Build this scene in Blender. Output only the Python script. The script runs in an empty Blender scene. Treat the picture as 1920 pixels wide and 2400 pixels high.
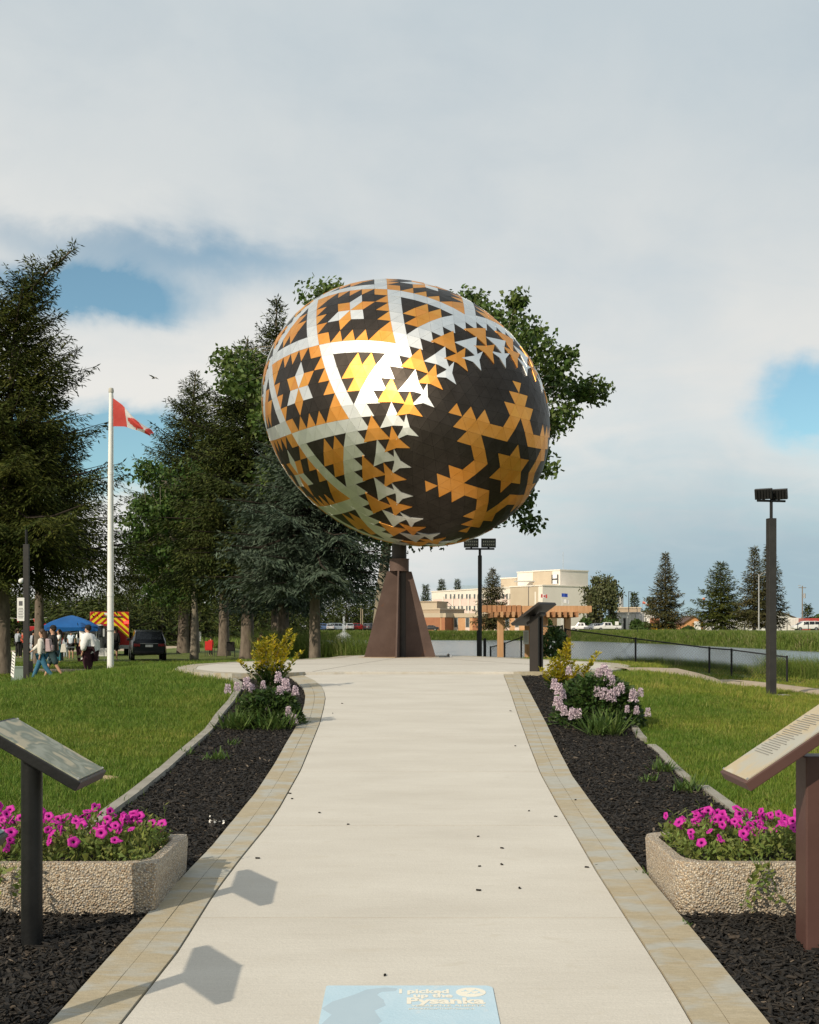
import bpy, math, random
import numpy as np
from mathutils import Vector, Matrix
random.seed(7)
RNG = np.random.default_rng(11)
scene = bpy.context.scene
col = scene.collection
PI = math.pi
R = math.radians

# ------------------------------------------------------------------ camera, world, sun, exposure
EYE = 1.6
FPX, CXP, CYP = 2800.0, 960.0, 1480.0        # focal length and principal row measured on the 1920 px wide photo
cam_d = bpy.data.cameras.new('camera'); cam = bpy.data.objects.new('camera', cam_d); col.objects.link(cam)
cam_d.sensor_fit = 'HORIZONTAL'; cam_d.sensor_width = 36.0; cam_d.lens = 36.0 * FPX / 1920.0
cam_d.shift_y = 280.0 / 1920.0
cam_d.clip_start = 0.1; cam_d.clip_end = 9000
cam.location = (0, 0, EYE); cam.rotation_euler = (PI / 2, 0, 0)
scene.camera = cam

SUN_DIR = Vector((-0.55, -0.64, 0.54)).normalized()
SUN_EL = math.asin(SUN_DIR.z); SUN_AZ = math.atan2(SUN_DIR.x, SUN_DIR.y)
sun_d = bpy.data.lights.new('sun', 'SUN'); sun_d.energy = 4.0; sun_d.angle = R(0.55); sun_d.color = (1.0, 0.88, 0.70)
sun = bpy.data.objects.new('sun', sun_d); col.objects.link(sun)
sun.rotation_euler = SUN_DIR.to_track_quat('Z', 'Y').to_euler(); sun.location = (-30, -40, 40)

world = bpy.data.worlds.new('World'); scene.world = world; world.use_nodes = True
wn = world.node_tree; wn.nodes.clear()
def wnode(t, **k):
    n = wn.nodes.new(t)
    for a, b in k.items(): setattr(n, a, b)
    return n
def wl(a, b): wn.links.new(a, b)
def wmath(op, a, b=None, clamp=False):
    n = wnode('ShaderNodeMath', operation=op, use_clamp=clamp)
    for i, v in enumerate((a, b)):
        if v is None: continue
        if isinstance(v, (int, float)): n.inputs[i].default_value = v
        else: wl(v, n.inputs[i])
    return n.outputs[0]
def wmix(f, a, b):
    n = wnode('ShaderNodeMix', data_type='RGBA'); n.inputs[0].default_value = 0.5
    if isinstance(f, (int, float)): n.inputs[0].default_value = f
    else: wl(f, n.inputs[0])
    for i, v in ((6, a), (7, b)):
        if isinstance(v, tuple): n.inputs[i].default_value = (*v, 1)
        else: wl(v, n.inputs[i])
    return n.outputs[2]
sky = wnode('ShaderNodeTexSky', sky_type='NISHITA'); sky.sun_disc = False
sky.sun_elevation = SUN_EL; sky.sun_rotation = SUN_AZ; sky.altitude = 600; sky.air_density = 1.0; sky.dust_density = 1.2; sky.ozone_density = 1.0
tc = wnode('ShaderNodeTexCoord'); sep = wnode('ShaderNodeSeparateXYZ'); wl(tc.outputs['Generated'], sep.inputs[0])
dx, dy, dz = sep.outputs
horiz = wmath('SQRT', wmath('ADD', wmath('MULTIPLY', dx, dx), wmath('MULTIPLY', dy, dy)))
AZ = wmath('ARCTAN2', dx, dy); EL = wmath('ARCTAN2', dz, horiz)
# cloud-deck coordinates: the view direction carried up to a flat layer
den = wmath('ADD', wmath('MAXIMUM', dz, 0.0), 0.16)
comb = wnode('ShaderNodeCombineXYZ'); wl(wmath('DIVIDE', dx, den), comb.inputs[0]); wl(wmath('DIVIDE', dy, den), comb.inputs[1])
def wnoise(vec, scale, detail, rough=0.55, dist=0.0, off=(0, 0, 0)):
    m = wnode('ShaderNodeMapping'); wl(vec, m.inputs[0]); m.inputs['Location'].default_value = off
    n = wnode('ShaderNodeTexNoise'); wl(m.outputs[0], n.inputs['Vector'])
    n.inputs['Scale'].default_value = scale; n.inputs['Detail'].default_value = detail
    n.inputs['Roughness'].default_value = rough; n.inputs['Distortion'].default_value = dist
    return n.outputs['Fac']
big = wnoise(comb.outputs[0], 0.9, 5, 0.5, 0.3, (2.3, 0.6, 0))
fine = wnoise(comb.outputs[0], 3.2, 7, 0.58, 0.6, (0.4, 3.1, 0))
puff = wnoise(tc.outputs['Generated'], 9.0, 8, 0.55, 0.2)
puff2 = wnoise(tc.outputs['Generated'], 26.0, 6, 0.55, 0.1, (3, 1, 2))
warp_a = wmath('ADD', AZ, wmath('MULTIPLY', wmath('SUBTRACT', puff, 0.5), 0.13))
warp_e = wmath('ADD', EL, wmath('ADD', wmath('MULTIPLY', wmath('SUBTRACT', fine, 0.5), 0.05), wmath('MULTIPLY', wmath('SUBTRACT', puff2, 0.5), 0.028)))
def gap(px, py, wx, wy, k, p=2.0):                # an opening in the deck, centred on a compass direction and height
    a0 = math.atan2(px - CXP, FPX); e0 = math.atan2(CYP - py, math.hypot(FPX, px - CXP))
    qa = wmath('DIVIDE', wmath('SUBTRACT', warp_a, a0), wx / FPX); qe = wmath('DIVIDE', wmath('SUBTRACT', warp_e, e0), wy / FPX)
    q = wmath('ADD', wmath('MULTIPLY', qa, qa), wmath('MULTIPLY', qe, qe))
    if p != 2.0: q = wmath('POWER', q, p / 2)
    return wmath('MULTIPLY', wmath('EXPONENT', wmath('MULTIPLY', q, -1.0)), k)
gaps = None
for g in ((180, 690, 260, 60, 1.12, 3.0), (440, 605, 340, 50, .70), (60, 545, 200, 40, .35),
          (330, 1060, 260, 95, 1.1, 4.0), (60, 1040, 260, 110, 1.0, 4.0), (1915, 950, 150, 95, 1.0, 4.0),
          (2600, 1050, 400, 160, .6), (-900, 800, 500, 120, .8)):
    o = gap(*g); gaps = o if gaps is None else wmath('ADD', gaps, o)
cover = wmath('ADD', wmath('MULTIPLY', wmath('SUBTRACT', big, 0.5), 0.5), 0.98)
cover = wmath('SUBTRACT', wmath('ADD', cover, wmath('MULTIPLY', wmath('SUBTRACT', fine, 0.5), 0.35)), gaps, False)
cover = wmath('MINIMUM', wmath('MAXIMUM', cover, 0.04), 1.0)
# the deck thickens and greys overhead, is sunlit and cream lower down
el_hi = wmath('MULTIPLY', wmath('SUBTRACT', EL, 0.16), 3.2, True)
lum = wmath('ADD', wmath('MULTIPLY', wmath('SUBTRACT', big, 0.5), 0.55), wmath('MULTIPLY', wmath('SUBTRACT', puff, 0.5), 0.45))
gfac = wmath('ADD', wmath('SUBTRACT', el_hi, wmath('MULTIPLY', lum, 1.25)), wmath('MULTIPLY', wmath('SUBTRACT', AZ, 0.0), 0.45), True)
cloudc = wmix(gfac, (0.82, 0.81, 0.775), (0.55, 0.62, 0.66))
slate = wmath('ADD', gap(1750, 1380, 640, 230, 1.0, 3.0), gap(1480, 1120, 260, 90, .25))
slate = wmath('ADD', slate, gap(1150, 1420, 420, 60, .4), True)
cloudc = wmix(slate, cloudc, (0.385, 0.515, 0.58))
skycol = wnode('ShaderNodeVectorMath', operation='SCALE'); wl(sky.outputs[0], skycol.inputs[0]); skycol.inputs['Scale'].default_value = 0.115
tint = wnode('ShaderNodeVectorMath', operation='MULTIPLY'); wl(skycol.outputs[0], tint.inputs[0]); tint.inputs[1].default_value = (.82, 1.08, 1.0)
final = wmix(cover, tint.outputs[0], cloudc)
bg = wnode('ShaderNodeBackground'); wl(final, bg.inputs['Color']); bg.inputs['Strength'].default_value = 1.0
wo = wnode('ShaderNodeOutputWorld'); wl(bg.outputs[0], wo.inputs['Surface'])

scene.view_settings.view_transform = 'Standard'; scene.view_settings.look = 'None'
scene.view_settings.exposure = 0.0; scene.view_settings.gamma = 1.0
scene.render.engine = 'CYCLES'
try:
    scene.cycles.max_bounces = 6; scene.cycles.transparent_max_bounces = 12; scene.cycles.caustics_reflective = False; scene.cycles.caustics_refractive = False
except Exception: pass

# ------------------------------------------------------------------ helpers
def P(px, py, Y): return Vector(((px - CXP) / FPX * Y, Y, EYE - (py - CYP) / FPX * Y))
def sst(a, b, x):
    t = np.clip((np.asarray(x, float) - a) / (b - a), 0, 1); return t * t * (3 - 2 * t)

MATS = {}
def mat(name, c1, c2=None, rough=0.8, metal=0.0, scale=8.0, detail=5, bump=0.0, bscale=None, spec=0.35, coord='Object', island=0.0, trans=0.0, stretch=None, coat=0.0, wear=None):
    """Principled surface; colour wanders between c1 and c2 with a noise, fine relief from a second noise."""
    if name in MATS: return MATS[name]
    m = bpy.data.materials.new(name); m.use_nodes = True; nt = m.node_tree; nd = nt.nodes; b = nd['Principled BSDF']
    b.inputs['Roughness'].default_value = rough; b.inputs['Metallic'].default_value = metal
    b.inputs['Specular IOR Level'].default_value = spec; b.inputs['Coat Weight'].default_value = coat
    b.inputs['Base Color'].default_value = (*c1, 1)
    t = nd.new('ShaderNodeTexCoord'); vec = t.outputs[coord]
    if stretch:
        mp = nd.new('ShaderNodeMapping'); mp.inputs['Scale'].default_value = stretch; nt.links.new(vec, mp.inputs[0]); vec = mp.outputs[0]
    out = None
    if c2 is not None:
        n = nd.new('ShaderNodeTexNoise'); n.inputs['Scale'].default_value = scale; n.inputs['Detail'].default_value = detail; n.inputs['Roughness'].default_value = .6
        nt.links.new(vec, n.inputs['Vector'])
        rp = nd.new('ShaderNodeValToRGB'); rp.color_ramp.elements[0].position = .32; rp.color_ramp.elements[1].position = .68
        rp.color_ramp.elements[0].color = (*c1, 1); rp.color_ramp.elements[1].color = (*c2, 1)
        nt.links.new(n.outputs['Fac'], rp.inputs[0]); out = rp.outputs[0]
    if wear:                                       # (colour, scale, threshold): blotches with a shape of their own
        n = nd.new('ShaderNodeTexNoise'); n.inputs['Scale'].default_value = wear[1]; n.inputs['Detail'].default_value = 8; nt.links.new(vec, n.inputs['Vector'])
        rp = nd.new('ShaderNodeValToRGB'); rp.color_ramp.elements[0].position = wear[2]; rp.color_ramp.elements[1].position = min(1, wear[2] + .12)
        nt.links.new(n.outputs['Fac'], rp.inputs[0])
        mx = nd.new('ShaderNodeMix'); mx.data_type = 'RGBA'; nt.links.new(rp.outputs[0], mx.inputs[0])
        if out is not None: nt.links.new(out, mx.inputs[6])
        else: mx.inputs[6].default_value = (*c1, 1)
        mx.inputs[7].default_value = (*wear[0], 1); out = mx.outputs[2]
    if island:
        g = nd.new('ShaderNodeNewGeometry'); h = nd.new('ShaderNodeHueSaturation')
        mr = nd.new('ShaderNodeMapRange'); nt.links.new(g.outputs['Random Per Island'], mr.inputs[0])
        mr.inputs[3].default_value = 1 - island; mr.inputs[4].default_value = 1 + island
        nt.links.new(mr.outputs[0], h.inputs['Value'])
        mr2 = nd.new('ShaderNodeMapRange'); mu = nd.new('ShaderNodeMath'); mu.operation = 'MULTIPLY'; mu.inputs[1].default_value = 7.31
        fr = nd.new('ShaderNodeMath'); fr.operation = 'FRACT'
        nt.links.new(g.outputs['Random Per Island'], mu.inputs[0]); nt.links.new(mu.outputs[0], fr.inputs[0]); nt.links.new(fr.outputs[0], mr2.inputs[0])
        mr2.inputs[3].default_value = .5 - .03 * island * 2; mr2.inputs[4].default_value = .5 + .03 * island * 2; nt.links.new(mr2.outputs[0], h.inputs['Hue'])
        if out is not None: nt.links.new(out, h.inputs['Color'])
        else: h.inputs['Color'].default_value = (*c1, 1)
        out = h.outputs[0]
    if out is not None: nt.links.new(out, b.inputs['Base Color'])
    if bump:
        n = nd.new('ShaderNodeTexNoise'); n.inputs['Scale'].default_value = bscale or scale * 6; n.inputs['Detail'].default_value = 6; nt.links.new(vec, n.inputs['Vector'])
        bp = nd.new('ShaderNodeBump'); bp.inputs['Strength'].default_value = bump; bp.inputs['Distance'].default_value = .02
        nt.links.new(n.outputs['Fac'], bp.inputs['Height']); nt.links.new(bp.outputs[0], b.inputs['Normal'])
    if trans:
        tr = nd.new('ShaderNodeBsdfTranslucent'); mx = nd.new('ShaderNodeMixShader'); mx.inputs[0].default_value = trans
        if out is not None: nt.links.new(out, tr.inputs[0])
        else: tr.inputs[0].default_value = (*c1, 1)
        nt.links.new(b.outputs[0], mx.inputs[1]); nt.links.new(tr.outputs[0], mx.inputs[2]); nt.links.new(mx.outputs[0], nd['Material Output'].inputs[0])
    MATS[name] = m; return m

def tag(o, label=None, cat=None, group=None, kind=None):
    if label: o['label'] = label
    if cat: o['category'] = cat
    if group: o['group'] = group
    if kind: o['kind'] = kind
    return o
def thing(name, label, cat, loc=(0, 0, 0), rotz=0.0, group=None):
    o = bpy.data.objects.new(name, None); col.objects.link(o); o.empty_display_size = .2
    o.location = loc; o.rotation_euler = (0, 0, rotz); return tag(o, label, cat, group)
def link(name, me, m=None, parent=None, smooth=False):
    if m is not None:
        for q in (m if isinstance(m, (list, tuple)) else [m]): me.materials.append(q)
    if smooth: me.shade_smooth()
    o = bpy.data.objects.new(name, me); col.objects.link(o)
    if parent is not None: o.parent = parent
    return o
def copy_tree(o, parent=None):
    c = o.copy(); col.objects.link(c); c.parent = parent
    for ch in list(o.children): copy_tree(ch, c)
    return c
def mesh_np(name, V, F, mi=None):
    """mesh from numpy arrays; F is (n,k) with one k."""
    V = np.ascontiguousarray(V, np.float32); F = np.ascontiguousarray(F, np.int32)
    me = bpy.data.meshes.new(name); n, k = F.shape
    me.vertices.add(len(V)); me.vertices.foreach_set('co', V.ravel())
    me.loops.add(n * k); me.loops.foreach_set('vertex_index', F.ravel())
    me.polygons.add(n); me.polygons.foreach_set('loop_start', np.arange(0, n * k, k, dtype=np.int32))
    if mi is not None: me.polygons.foreach_set('material_index', np.ascontiguousarray(mi, np.int32))
    me.update(calc_edges=True); return me
class MB:
    def __init__(s): s.v = []; s.f = []; s.m = []
    def add(s, vs, fs, mi=0):
        b = len(s.v); s.v += [tuple(v) for v in vs]
        for f in fs: s.f.append(tuple(b + i for i in f)); s.m.append(mi)
        return s
    def box(s, c, d, rz=0.0, mi=0, M=None):
        hx, hy, hz = d[0] / 2, d[1] / 2, d[2] / 2
        vs = [Vector((x, y, z)) for x in (-hx, hx) for y in (-hy, hy) for z in (-hz, hz)]
        if M is None: M = Matrix.Rotation(rz, 3, 'Z')
        vs = [M @ v + Vector(c) for v in vs]
        return s.add(vs, [(0, 1, 3, 2), (4, 6, 7, 5), (0, 4, 5, 1), (2, 3, 7, 6), (0, 2, 6, 4), (1, 5, 7, 3)], mi)
    def bar(s, a, b, w, h, mi=0, up=(0, 0, 1)):
        a = Vector(a); b = Vector(b); d = (b - a); L = d.length; d.normalize(); u = Vector(up)
        r = d.cross(u)
        if r.length < 1e-4: r = d.cross(Vector((1, 0, 0)))
        r.normalize(); u = r.cross(d)
        vs = [p + r * (w / 2 * i) + u * (h / 2 * j) for p in (a, b) for i in (-1, 1) for j in (-1, 1)]
        return s.add(vs, [(0, 1, 3, 2), (4, 6, 7, 5), (0, 4, 5, 1), (2, 3, 7, 6), (0, 2, 6, 4), (1, 5, 7, 3)], mi)
    def tube(s, pts, rs, n=8, mi=0, cap=True):
        pts = [Vector(p) for p in pts]
        if isinstance(rs, (int, float)): rs = [rs] * len(pts)
        b = len(s.v); ref = None
        for i, p in enumerate(pts):
            d = (pts[min(i + 1, len(pts) - 1)] - pts[max(i - 1, 0)]).normalized()
            if ref is None: ref = Vector((1, 0, 0)) if abs(d.x) < .8 else Vector((0, 1, 0))
            u = (ref - d * ref.dot(d)).normalized(); w = d.cross(u); ref = u
            for k in range(n):
                a = 2 * PI * k / n; s.v.append(tuple(p + (u * math.cos(a) + w * math.sin(a)) * rs[i]))
        for i in range(len(pts) - 1):
            for k in range(n):
                q = (k + 1) % n; s.f.append((b + i * n + k, b + i * n + q, b + (i + 1) * n + q, b + (i + 1) * n + k)); s.m.append(mi)
        if cap:
            s.f.append(tuple(b + k for k in reversed(range(n)))); s.m.append(mi)
            e = b + (len(pts) - 1) * n; s.f.append(tuple(e + k for k in range(n))); s.m.append(mi)
        return s
    def prism(s, poly, z0, z1, mi=0):
        n = len(poly); b = len(s.v)
        s.v += [(p[0], p[1], z0) for p in poly] + [(p[0], p[1], z1) for p in poly]
        s.f.append(tuple(b + i for i in reversed(range(n)))); s.m.append(mi)
        s.f.append(tuple(b + n + i for i in range(n))); s.m.append(mi)
        for i in range(n):
            j = (i + 1) % n; s.f.append((b + i, b + j, b + n + j, b + n + i)); s.m.append(mi)
        return s
    def quad(s, a, b, c, d, mi=0): return s.add([a, b, c, d], [(0, 1, 2, 3)], mi)
    def ball(s, c, r, n=8, mi=0, sq=(1, 1, 1)):
        c = Vector(c); b = len(s.v); m = max(3, n // 2)
        for i in range(m + 1):
            t = PI * i / m
            for k in range(n):
                a = 2 * PI * k / n; s.v.append((c.x + r * sq[0] * math.sin(t) * math.cos(a), c.y + r * sq[1] * math.sin(t) * math.sin(a), c.z + r * sq[2] * math.cos(t)))
        for i in range(m):
            for k in range(n):
                q = (k + 1) % n; s.f.append((b + i * n + k, b + (i + 1) * n + k, b + (i + 1) * n + q, b + i * n + q)); s.m.append(mi)
        return s
    def mesh(s, name):
        me = bpy.data.meshes.new(name); me.from_pydata(s.v, [], s.f); me.polygons.foreach_set('material_index', s.m); me.update(); return me
    def build(s, name, m, parent=None, smooth=False, bevel=0.0, angle=40):
        o = link(name, s.mesh(name), m, parent)
        if smooth:
            o.data.shade_smooth()
            try: o.data.set_sharp_from_angle(angle=R(angle))
            except Exception: pass
        if bevel:
            bv = o.modifiers.new('bevel', 'BEVEL'); bv.width = bevel; bv.segments = 2; bv.limit_method = 'ANGLE'; bv.angle_limit = R(35)
        return o
def one_box(name, c, d, m, parent=None, rz=0.0, bevel=0.0): return MB().box(c, d, rz).build(name, m, parent, bevel=bevel)

def scatter(name, pts, rots, scl, proto_me, m, label=None, cat=None, parent=None):
    """one 'stuff' object: copies of a small mesh set on points by geometry nodes."""
    me = bpy.data.meshes.new(name); me.vertices.add(len(pts)); me.vertices.foreach_set('co', np.ascontiguousarray(pts, np.float32).ravel())
    a = me.attributes.new('rot', 'FLOAT_VECTOR', 'POINT'); a.data.foreach_set('vector', np.ascontiguousarray(rots, np.float32).ravel())
    scl = np.asarray(scl, np.float32)
    if scl.ndim == 1: scl = np.repeat(scl[:, None], 3, 1)
    a = me.attributes.new('scl', 'FLOAT_VECTOR', 'POINT'); a.data.foreach_set('vector', np.ascontiguousarray(scl).ravel())
    o = bpy.data.objects.new(name, me); col.objects.link(o)
    proto_me.materials.append(m); po = bpy.data.objects.new(name + '_piece', proto_me)
    ng = bpy.data.node_groups.new(name, 'GeometryNodeTree')
    ng.interface.new_socket('Geometry', in_out='INPUT', socket_type='NodeSocketGeometry'); ng.interface.new_socket('Geometry', in_out='OUTPUT', socket_type='NodeSocketGeometry')
    gi = ng.nodes.new('NodeGroupInput'); go = ng.nodes.new('NodeGroupOutput')
    mp = ng.nodes.new('GeometryNodeMeshToPoints'); ip = ng.nodes.new('GeometryNodeInstanceOnPoints'); oi = ng.nodes.new('GeometryNodeObjectInfo')
    oi.inputs['Object'].default_value = po; oi.inputs['As Instance'].default_value = True
    ng.links.new(gi.outputs[0], mp.inputs[0]); ng.links.new(mp.outputs[0], ip.inputs['Points']); ng.links.new(oi.outputs['Geometry'], ip.inputs['Instance'])
    for nm, sk in (('rot', 'Rotation'), ('scl', 'Scale')):
        na = ng.nodes.new('GeometryNodeInputNamedAttribute'); na.data_type = 'FLOAT_VECTOR'; na.inputs['Name'].default_value = nm
        ng.links.new(na.outputs[0], ip.inputs[sk])
    ng.links.new(ip.outputs[0], go.inputs[0])
    md = o.modifiers.new('scatter', 'NODES'); md.node_group = ng
    me.materials.append(m)
    if parent is not None: o.parent = parent
    return tag(o, label, cat, None, 'stuff')
# ------------------------------------------------------------------ terrain
PADZ = 0.94
PAD = np.array([(-2.6, 17.55), (-3.3, 18.3), (-3.85, 19.6), (-4.12, 21.3), (-4.1, 22.6), (-3.75, 24.0), (-3.1, 25.3), (-2.45, 26.6), (-1.9, 28.2), (-1.75, 30.2),
                (-1.2, 31.2), (0.6, 31.2), (1.5, 30.2), (2.1, 29.0), (2.75, 27.2), (3.3, 25.8), (3.8, 24.6), (4.1, 23.2), (4.0, 21.6), (3.6, 20.0), (3.1, 18.7), (2.5, 18.35), (1.6, 18.4), (1.0, 18.45), (0, 18.45), (-1.0, 18.45), (-1.6, 18.3), (-1.9, 17.75)])
LAKE = np.array([(26, 30), (16, 34.5), (12.6, 38.5), (9, 41.5), (6.8, 44.5), (4.8, 47.5), (2.5, 54), (-1.5, 56), (-4.2, 57.5), (-6.2, 63), (-9, 76), (-15, 110), (-22, 160), (-30, 225), (-34, 260), (0, 264), (24, 258), (33, 243), (37, 215), (39, 180), (40, 150), (39, 118), (40, 85), (42, 50), (40, 34)])
def poly_sd(X, Y, poly):
    """signed distance, negative inside"""
    X = np.asarray(X, float); Y = np.asarray(Y, float); d = np.full(X.shape, 1e18); ins = np.zeros(X.shape, bool)
    n = len(poly)
    for i in range(n):
        ax, ay = poly[i]; bx, by = poly[(i + 1) % n]
        ex, ey = bx - ax, by - ay; wx, wy = X - ax, Y - ay
        t = np.clip((wx * ex + wy * ey) / (ex * ex + ey * ey), 0, 1)
        d = np.minimum(d, (wx - ex * t) ** 2 + (wy - ey * t) ** 2)
        c = ((ay > Y) != (by > Y)); xi = ax + (Y - ay) / (by - ay + 1e-12) * ex
        ins ^= c & (X < xi)
    d = np.sqrt(d); return np.where(ins, -d, d)
def zp(Y):
    t = (PADZ - 0.0492 * np.asarray(Y, float)) / 0.012
    return PADZ - 0.012 * np.logaddexp(0, t)
def H(X, Y):
    X = np.asarray(X, float); Y = np.asarray(Y, float)
    ds = np.hypot(X, np.maximum(Y - 19.0, 0))
    fs = np.where(X < 0, 1 - sst(4.6, 10.5, ds), 1 - sst(3.6, 7.2, ds))
    dp = np.maximum(poly_sd(X, Y, PAD), 0); fp = np.where(X < 1.5, 1 - sst(0.25, 6.4, dp), 1 - sst(0.25, 4.2, dp))
    z = np.where(Y < 19, zp(Y) * np.maximum(fs, fp * (Y > 15)), PADZ * np.maximum(fs, fp))
    z = np.maximum(z, 0.56 * np.exp(-((X - 6.2) ** 2 + (Y - 39) ** 2) / 26.0))
    ld = poly_sd(X, Y, LAKE)
    base = 1.75 * sst(85, 240, Y + 2.2 * np.maximum(0, X - 26)) * (.48 + .52 * sst(0, 18, ld))
    z = np.maximum(z, base) + 0.05 * np.sin(X * .23 + 1) * np.sin(Y * .19) * sst(12, 30, np.hypot(X, Y - 20))
    w = 1.0 + np.clip(Y - 40, 0, 400) * .016
    k = sst(0, 1, (w * .45 - ld) / w)
    return z * (1 - k) + (-1.3) * k
def Hs(x, y): return float(H(np.array([x]), np.array([y]))[0])
def G(px, py, lo=2.0, hi=320.0):
    """the ground point seen at a photo pixel"""
    ys = np.concatenate([np.arange(lo, 60, .02), np.arange(60, hi, .5)])
    xs = (px - CXP) / FPX * ys; zs = EYE - (py - CYP) / FPX * ys
    h = H(xs, ys); i = np.argmax(zs <= h)
    return Vector((xs[i], ys[i], h[i]))
gx = np.concatenate([-np.geomspace(4000, 64, 26), np.arange(-60, -18, 2.0), np.arange(-18, 18.01, .4), np.arange(20, 61, 2.0), np.geomspace(64, 4000, 26)])
gy = np.concatenate([[-400, -200, -100, -50, -25, -12], np.arange(-6, 62, .4), np.arange(62, 306, 2.0), np.geomspace(310, 6000, 26)])
GX, GY = np.meshgrid(gx, gy); GZ = H(GX, GY)
nx, ny = len(gx), len(gy); idx = np.arange(nx * ny).reshape(ny, nx)
F4 = np.stack([idx[:-1, :-1], idx[:-1, 1:], idx[1:, 1:], idx[1:, :-1]], -1).reshape(-1, 4)
m_lawn = mat('lawn_soil_and_turf', (0.068, 0.100, 0.014), (0.125, 0.155, 0.028), rough=.95, scale=1.1, detail=9, bump=.8, bscale=90, coord='Object', wear=((0.145, 0.150, 0.045), .55, .60))
ground = link('ground', mesh_np('ground', np.stack([GX, GY, GZ], -1).reshape(-1, 3), F4), m_lawn, smooth=True); tag(ground, kind='structure')

# water
def water_material():
    m = bpy.data.materials.new('lake_water'); m.use_nodes = True; nt = m.node_tree; b = nt.nodes['Principled BSDF']
    b.inputs['Base Color'].default_value = (0.12, 0.14, 0.145, 1); b.inputs['Specular IOR Level'].default_value = .30; b.inputs['Roughness'].default_value = .2; b.inputs['IOR'].default_value = 1.33
    t = nt.nodes.new('ShaderNodeTexCoord'); mp = nt.nodes.new('ShaderNodeMapping'); mp.inputs['Scale'].default_value = (.8, 2.2, 1)
    n = nt.nodes.new('ShaderNodeTexNoise'); n.inputs['Scale'].default_value = 1.6; n.inputs['Detail'].default_value = 6
    bp = nt.nodes.new('ShaderNodeBump'); bp.inputs['Strength'].default_value = .9; bp.inputs['Distance'].default_value = .12
    nt.links.new(t.outputs['Object'], mp.inputs[0]); nt.links.new(mp.outputs[0], n.inputs['Vector']); nt.links.new(n.outputs['Fac'], bp.inputs['Height']); nt.links.new(bp.outputs[0], b.inputs['Normal'])
    return m
wm = MB().quad((-60, 30, -.3), (70, 30, -.3), (70, 310, -.3), (-60, 310, -.3)); water = wm.build('lake_water', water_material()); tag(water, kind='structure')

# ------------------------------------------------------------------ path outlines: photo points carried down to the ground
def curve(pts):
    g = [G(*p) for p in pts]; g.sort(key=lambda v: v.y)
    ys = np.array([v.y for v in g]); xs = np.array([v.x for v in g])
    return lambda y: np.interp(y, ys, xs)
XLi = curve([(-10, 2800), (144, 2600), (300, 2400), (416, 2251), (500, 2112), (561, 2031), (625, 1950), (655, 1904), (704, 1815), (729, 1754), (749, 1703), (758, 1667), (762, 1644), (759, 1627), (752, 1614), (737, 1601), (711, 1589)])
XLo = curve([(-255, 2800), (-45, 2600), (139, 2400), (278, 2240), (364, 2143), (449, 2049), (497, 2000), (553, 1930), (599, 1871), (642, 1805), (670, 1754), (691, 1718), (706, 1685), (714, 1657), (716, 1636), (712, 1621), (693, 1602), (672, 1589)])
XRi = curve([(1828, 2800), (1720, 2600), (1612, 2398), (1566, 2320), (1500, 2218), (1400, 2058), (1343, 1959), (1308, 1897), (1268, 1823), (1239, 1748), (1216, 1685), (1200, 1636), (1180, 1584)])
XRo = curve([(2090, 2800), (1937, 2600), (1784, 2400), (1734, 2337), (1661, 2247), (1592, 2162), (1503, 2052), (1433, 1959), (1385, 1893), (1342, 1832), (1313, 1775), (1280, 1703), (1244, 1633), (1219, 1584)])
XLe = curve([(-900, 2700), (-400, 2450), (0, 2160), (120, 2045), (271, 1917), (326, 1876), (390, 1821), (431, 1782), (497, 1723), (525, 1682), (548, 1654), (566, 1624), (568, 1608), (553, 1598), (522, 1587)])
XRe = curve([(2700, 2700), (2350, 2450), (1960, 2120), (1830, 2010), (1720, 1918), (1639, 1855), (1602, 1835), (1569, 1805), (1536, 1767), (1494, 1736), (1467, 1694), (1440, 1650), (1405, 1614), (1375, 1590)])
PY1 = 18.4
def strip(name, y0, y1, fl, fr, h, m, parent=None, skirt=.1, step=.25, nxs=6, smooth=True, hx=None):
    """a slab laid on the ground between two long edges"""
    n = max(2, int((y1 - y0) / step) + 1); ys = np.linspace(y0, y1, n); V = []; Fc = []
    for y in ys:
        a, b = float(fl(y)), float(fr(y))
        for k in range(nxs + 1):
            x = a + (b - a) * k / nxs; V.append((x, y, float(zp(y)) + h))
    w = nxs + 1
    for i in range(n - 1):
        for k in range(nxs): Fc.append((i * w + k, i * w + k + 1, (i + 1) * w + k + 1, (i + 1) * w + k))
    loop = [k for k in range(w)] + [i * w + nxs for i in range(1, n)] + [(n - 1) * w + k for k in range(nxs - 1, -1, -1)] + [i * w for i in range(n - 2, 0, -1)]
    b = len(V); V += [(V[i][0], V[i][1], V[i][2] - skirt) for i in loop]; L = len(loop)
    for i in range(L):
        j = (i + 1) % L; Fc.append((loop[j], loop[i], b + i, b + j))
    me = bpy.data.meshes.new(name); me.from_pydata(V, [], Fc); me.update()
    return link(name, me, m, parent)

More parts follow.
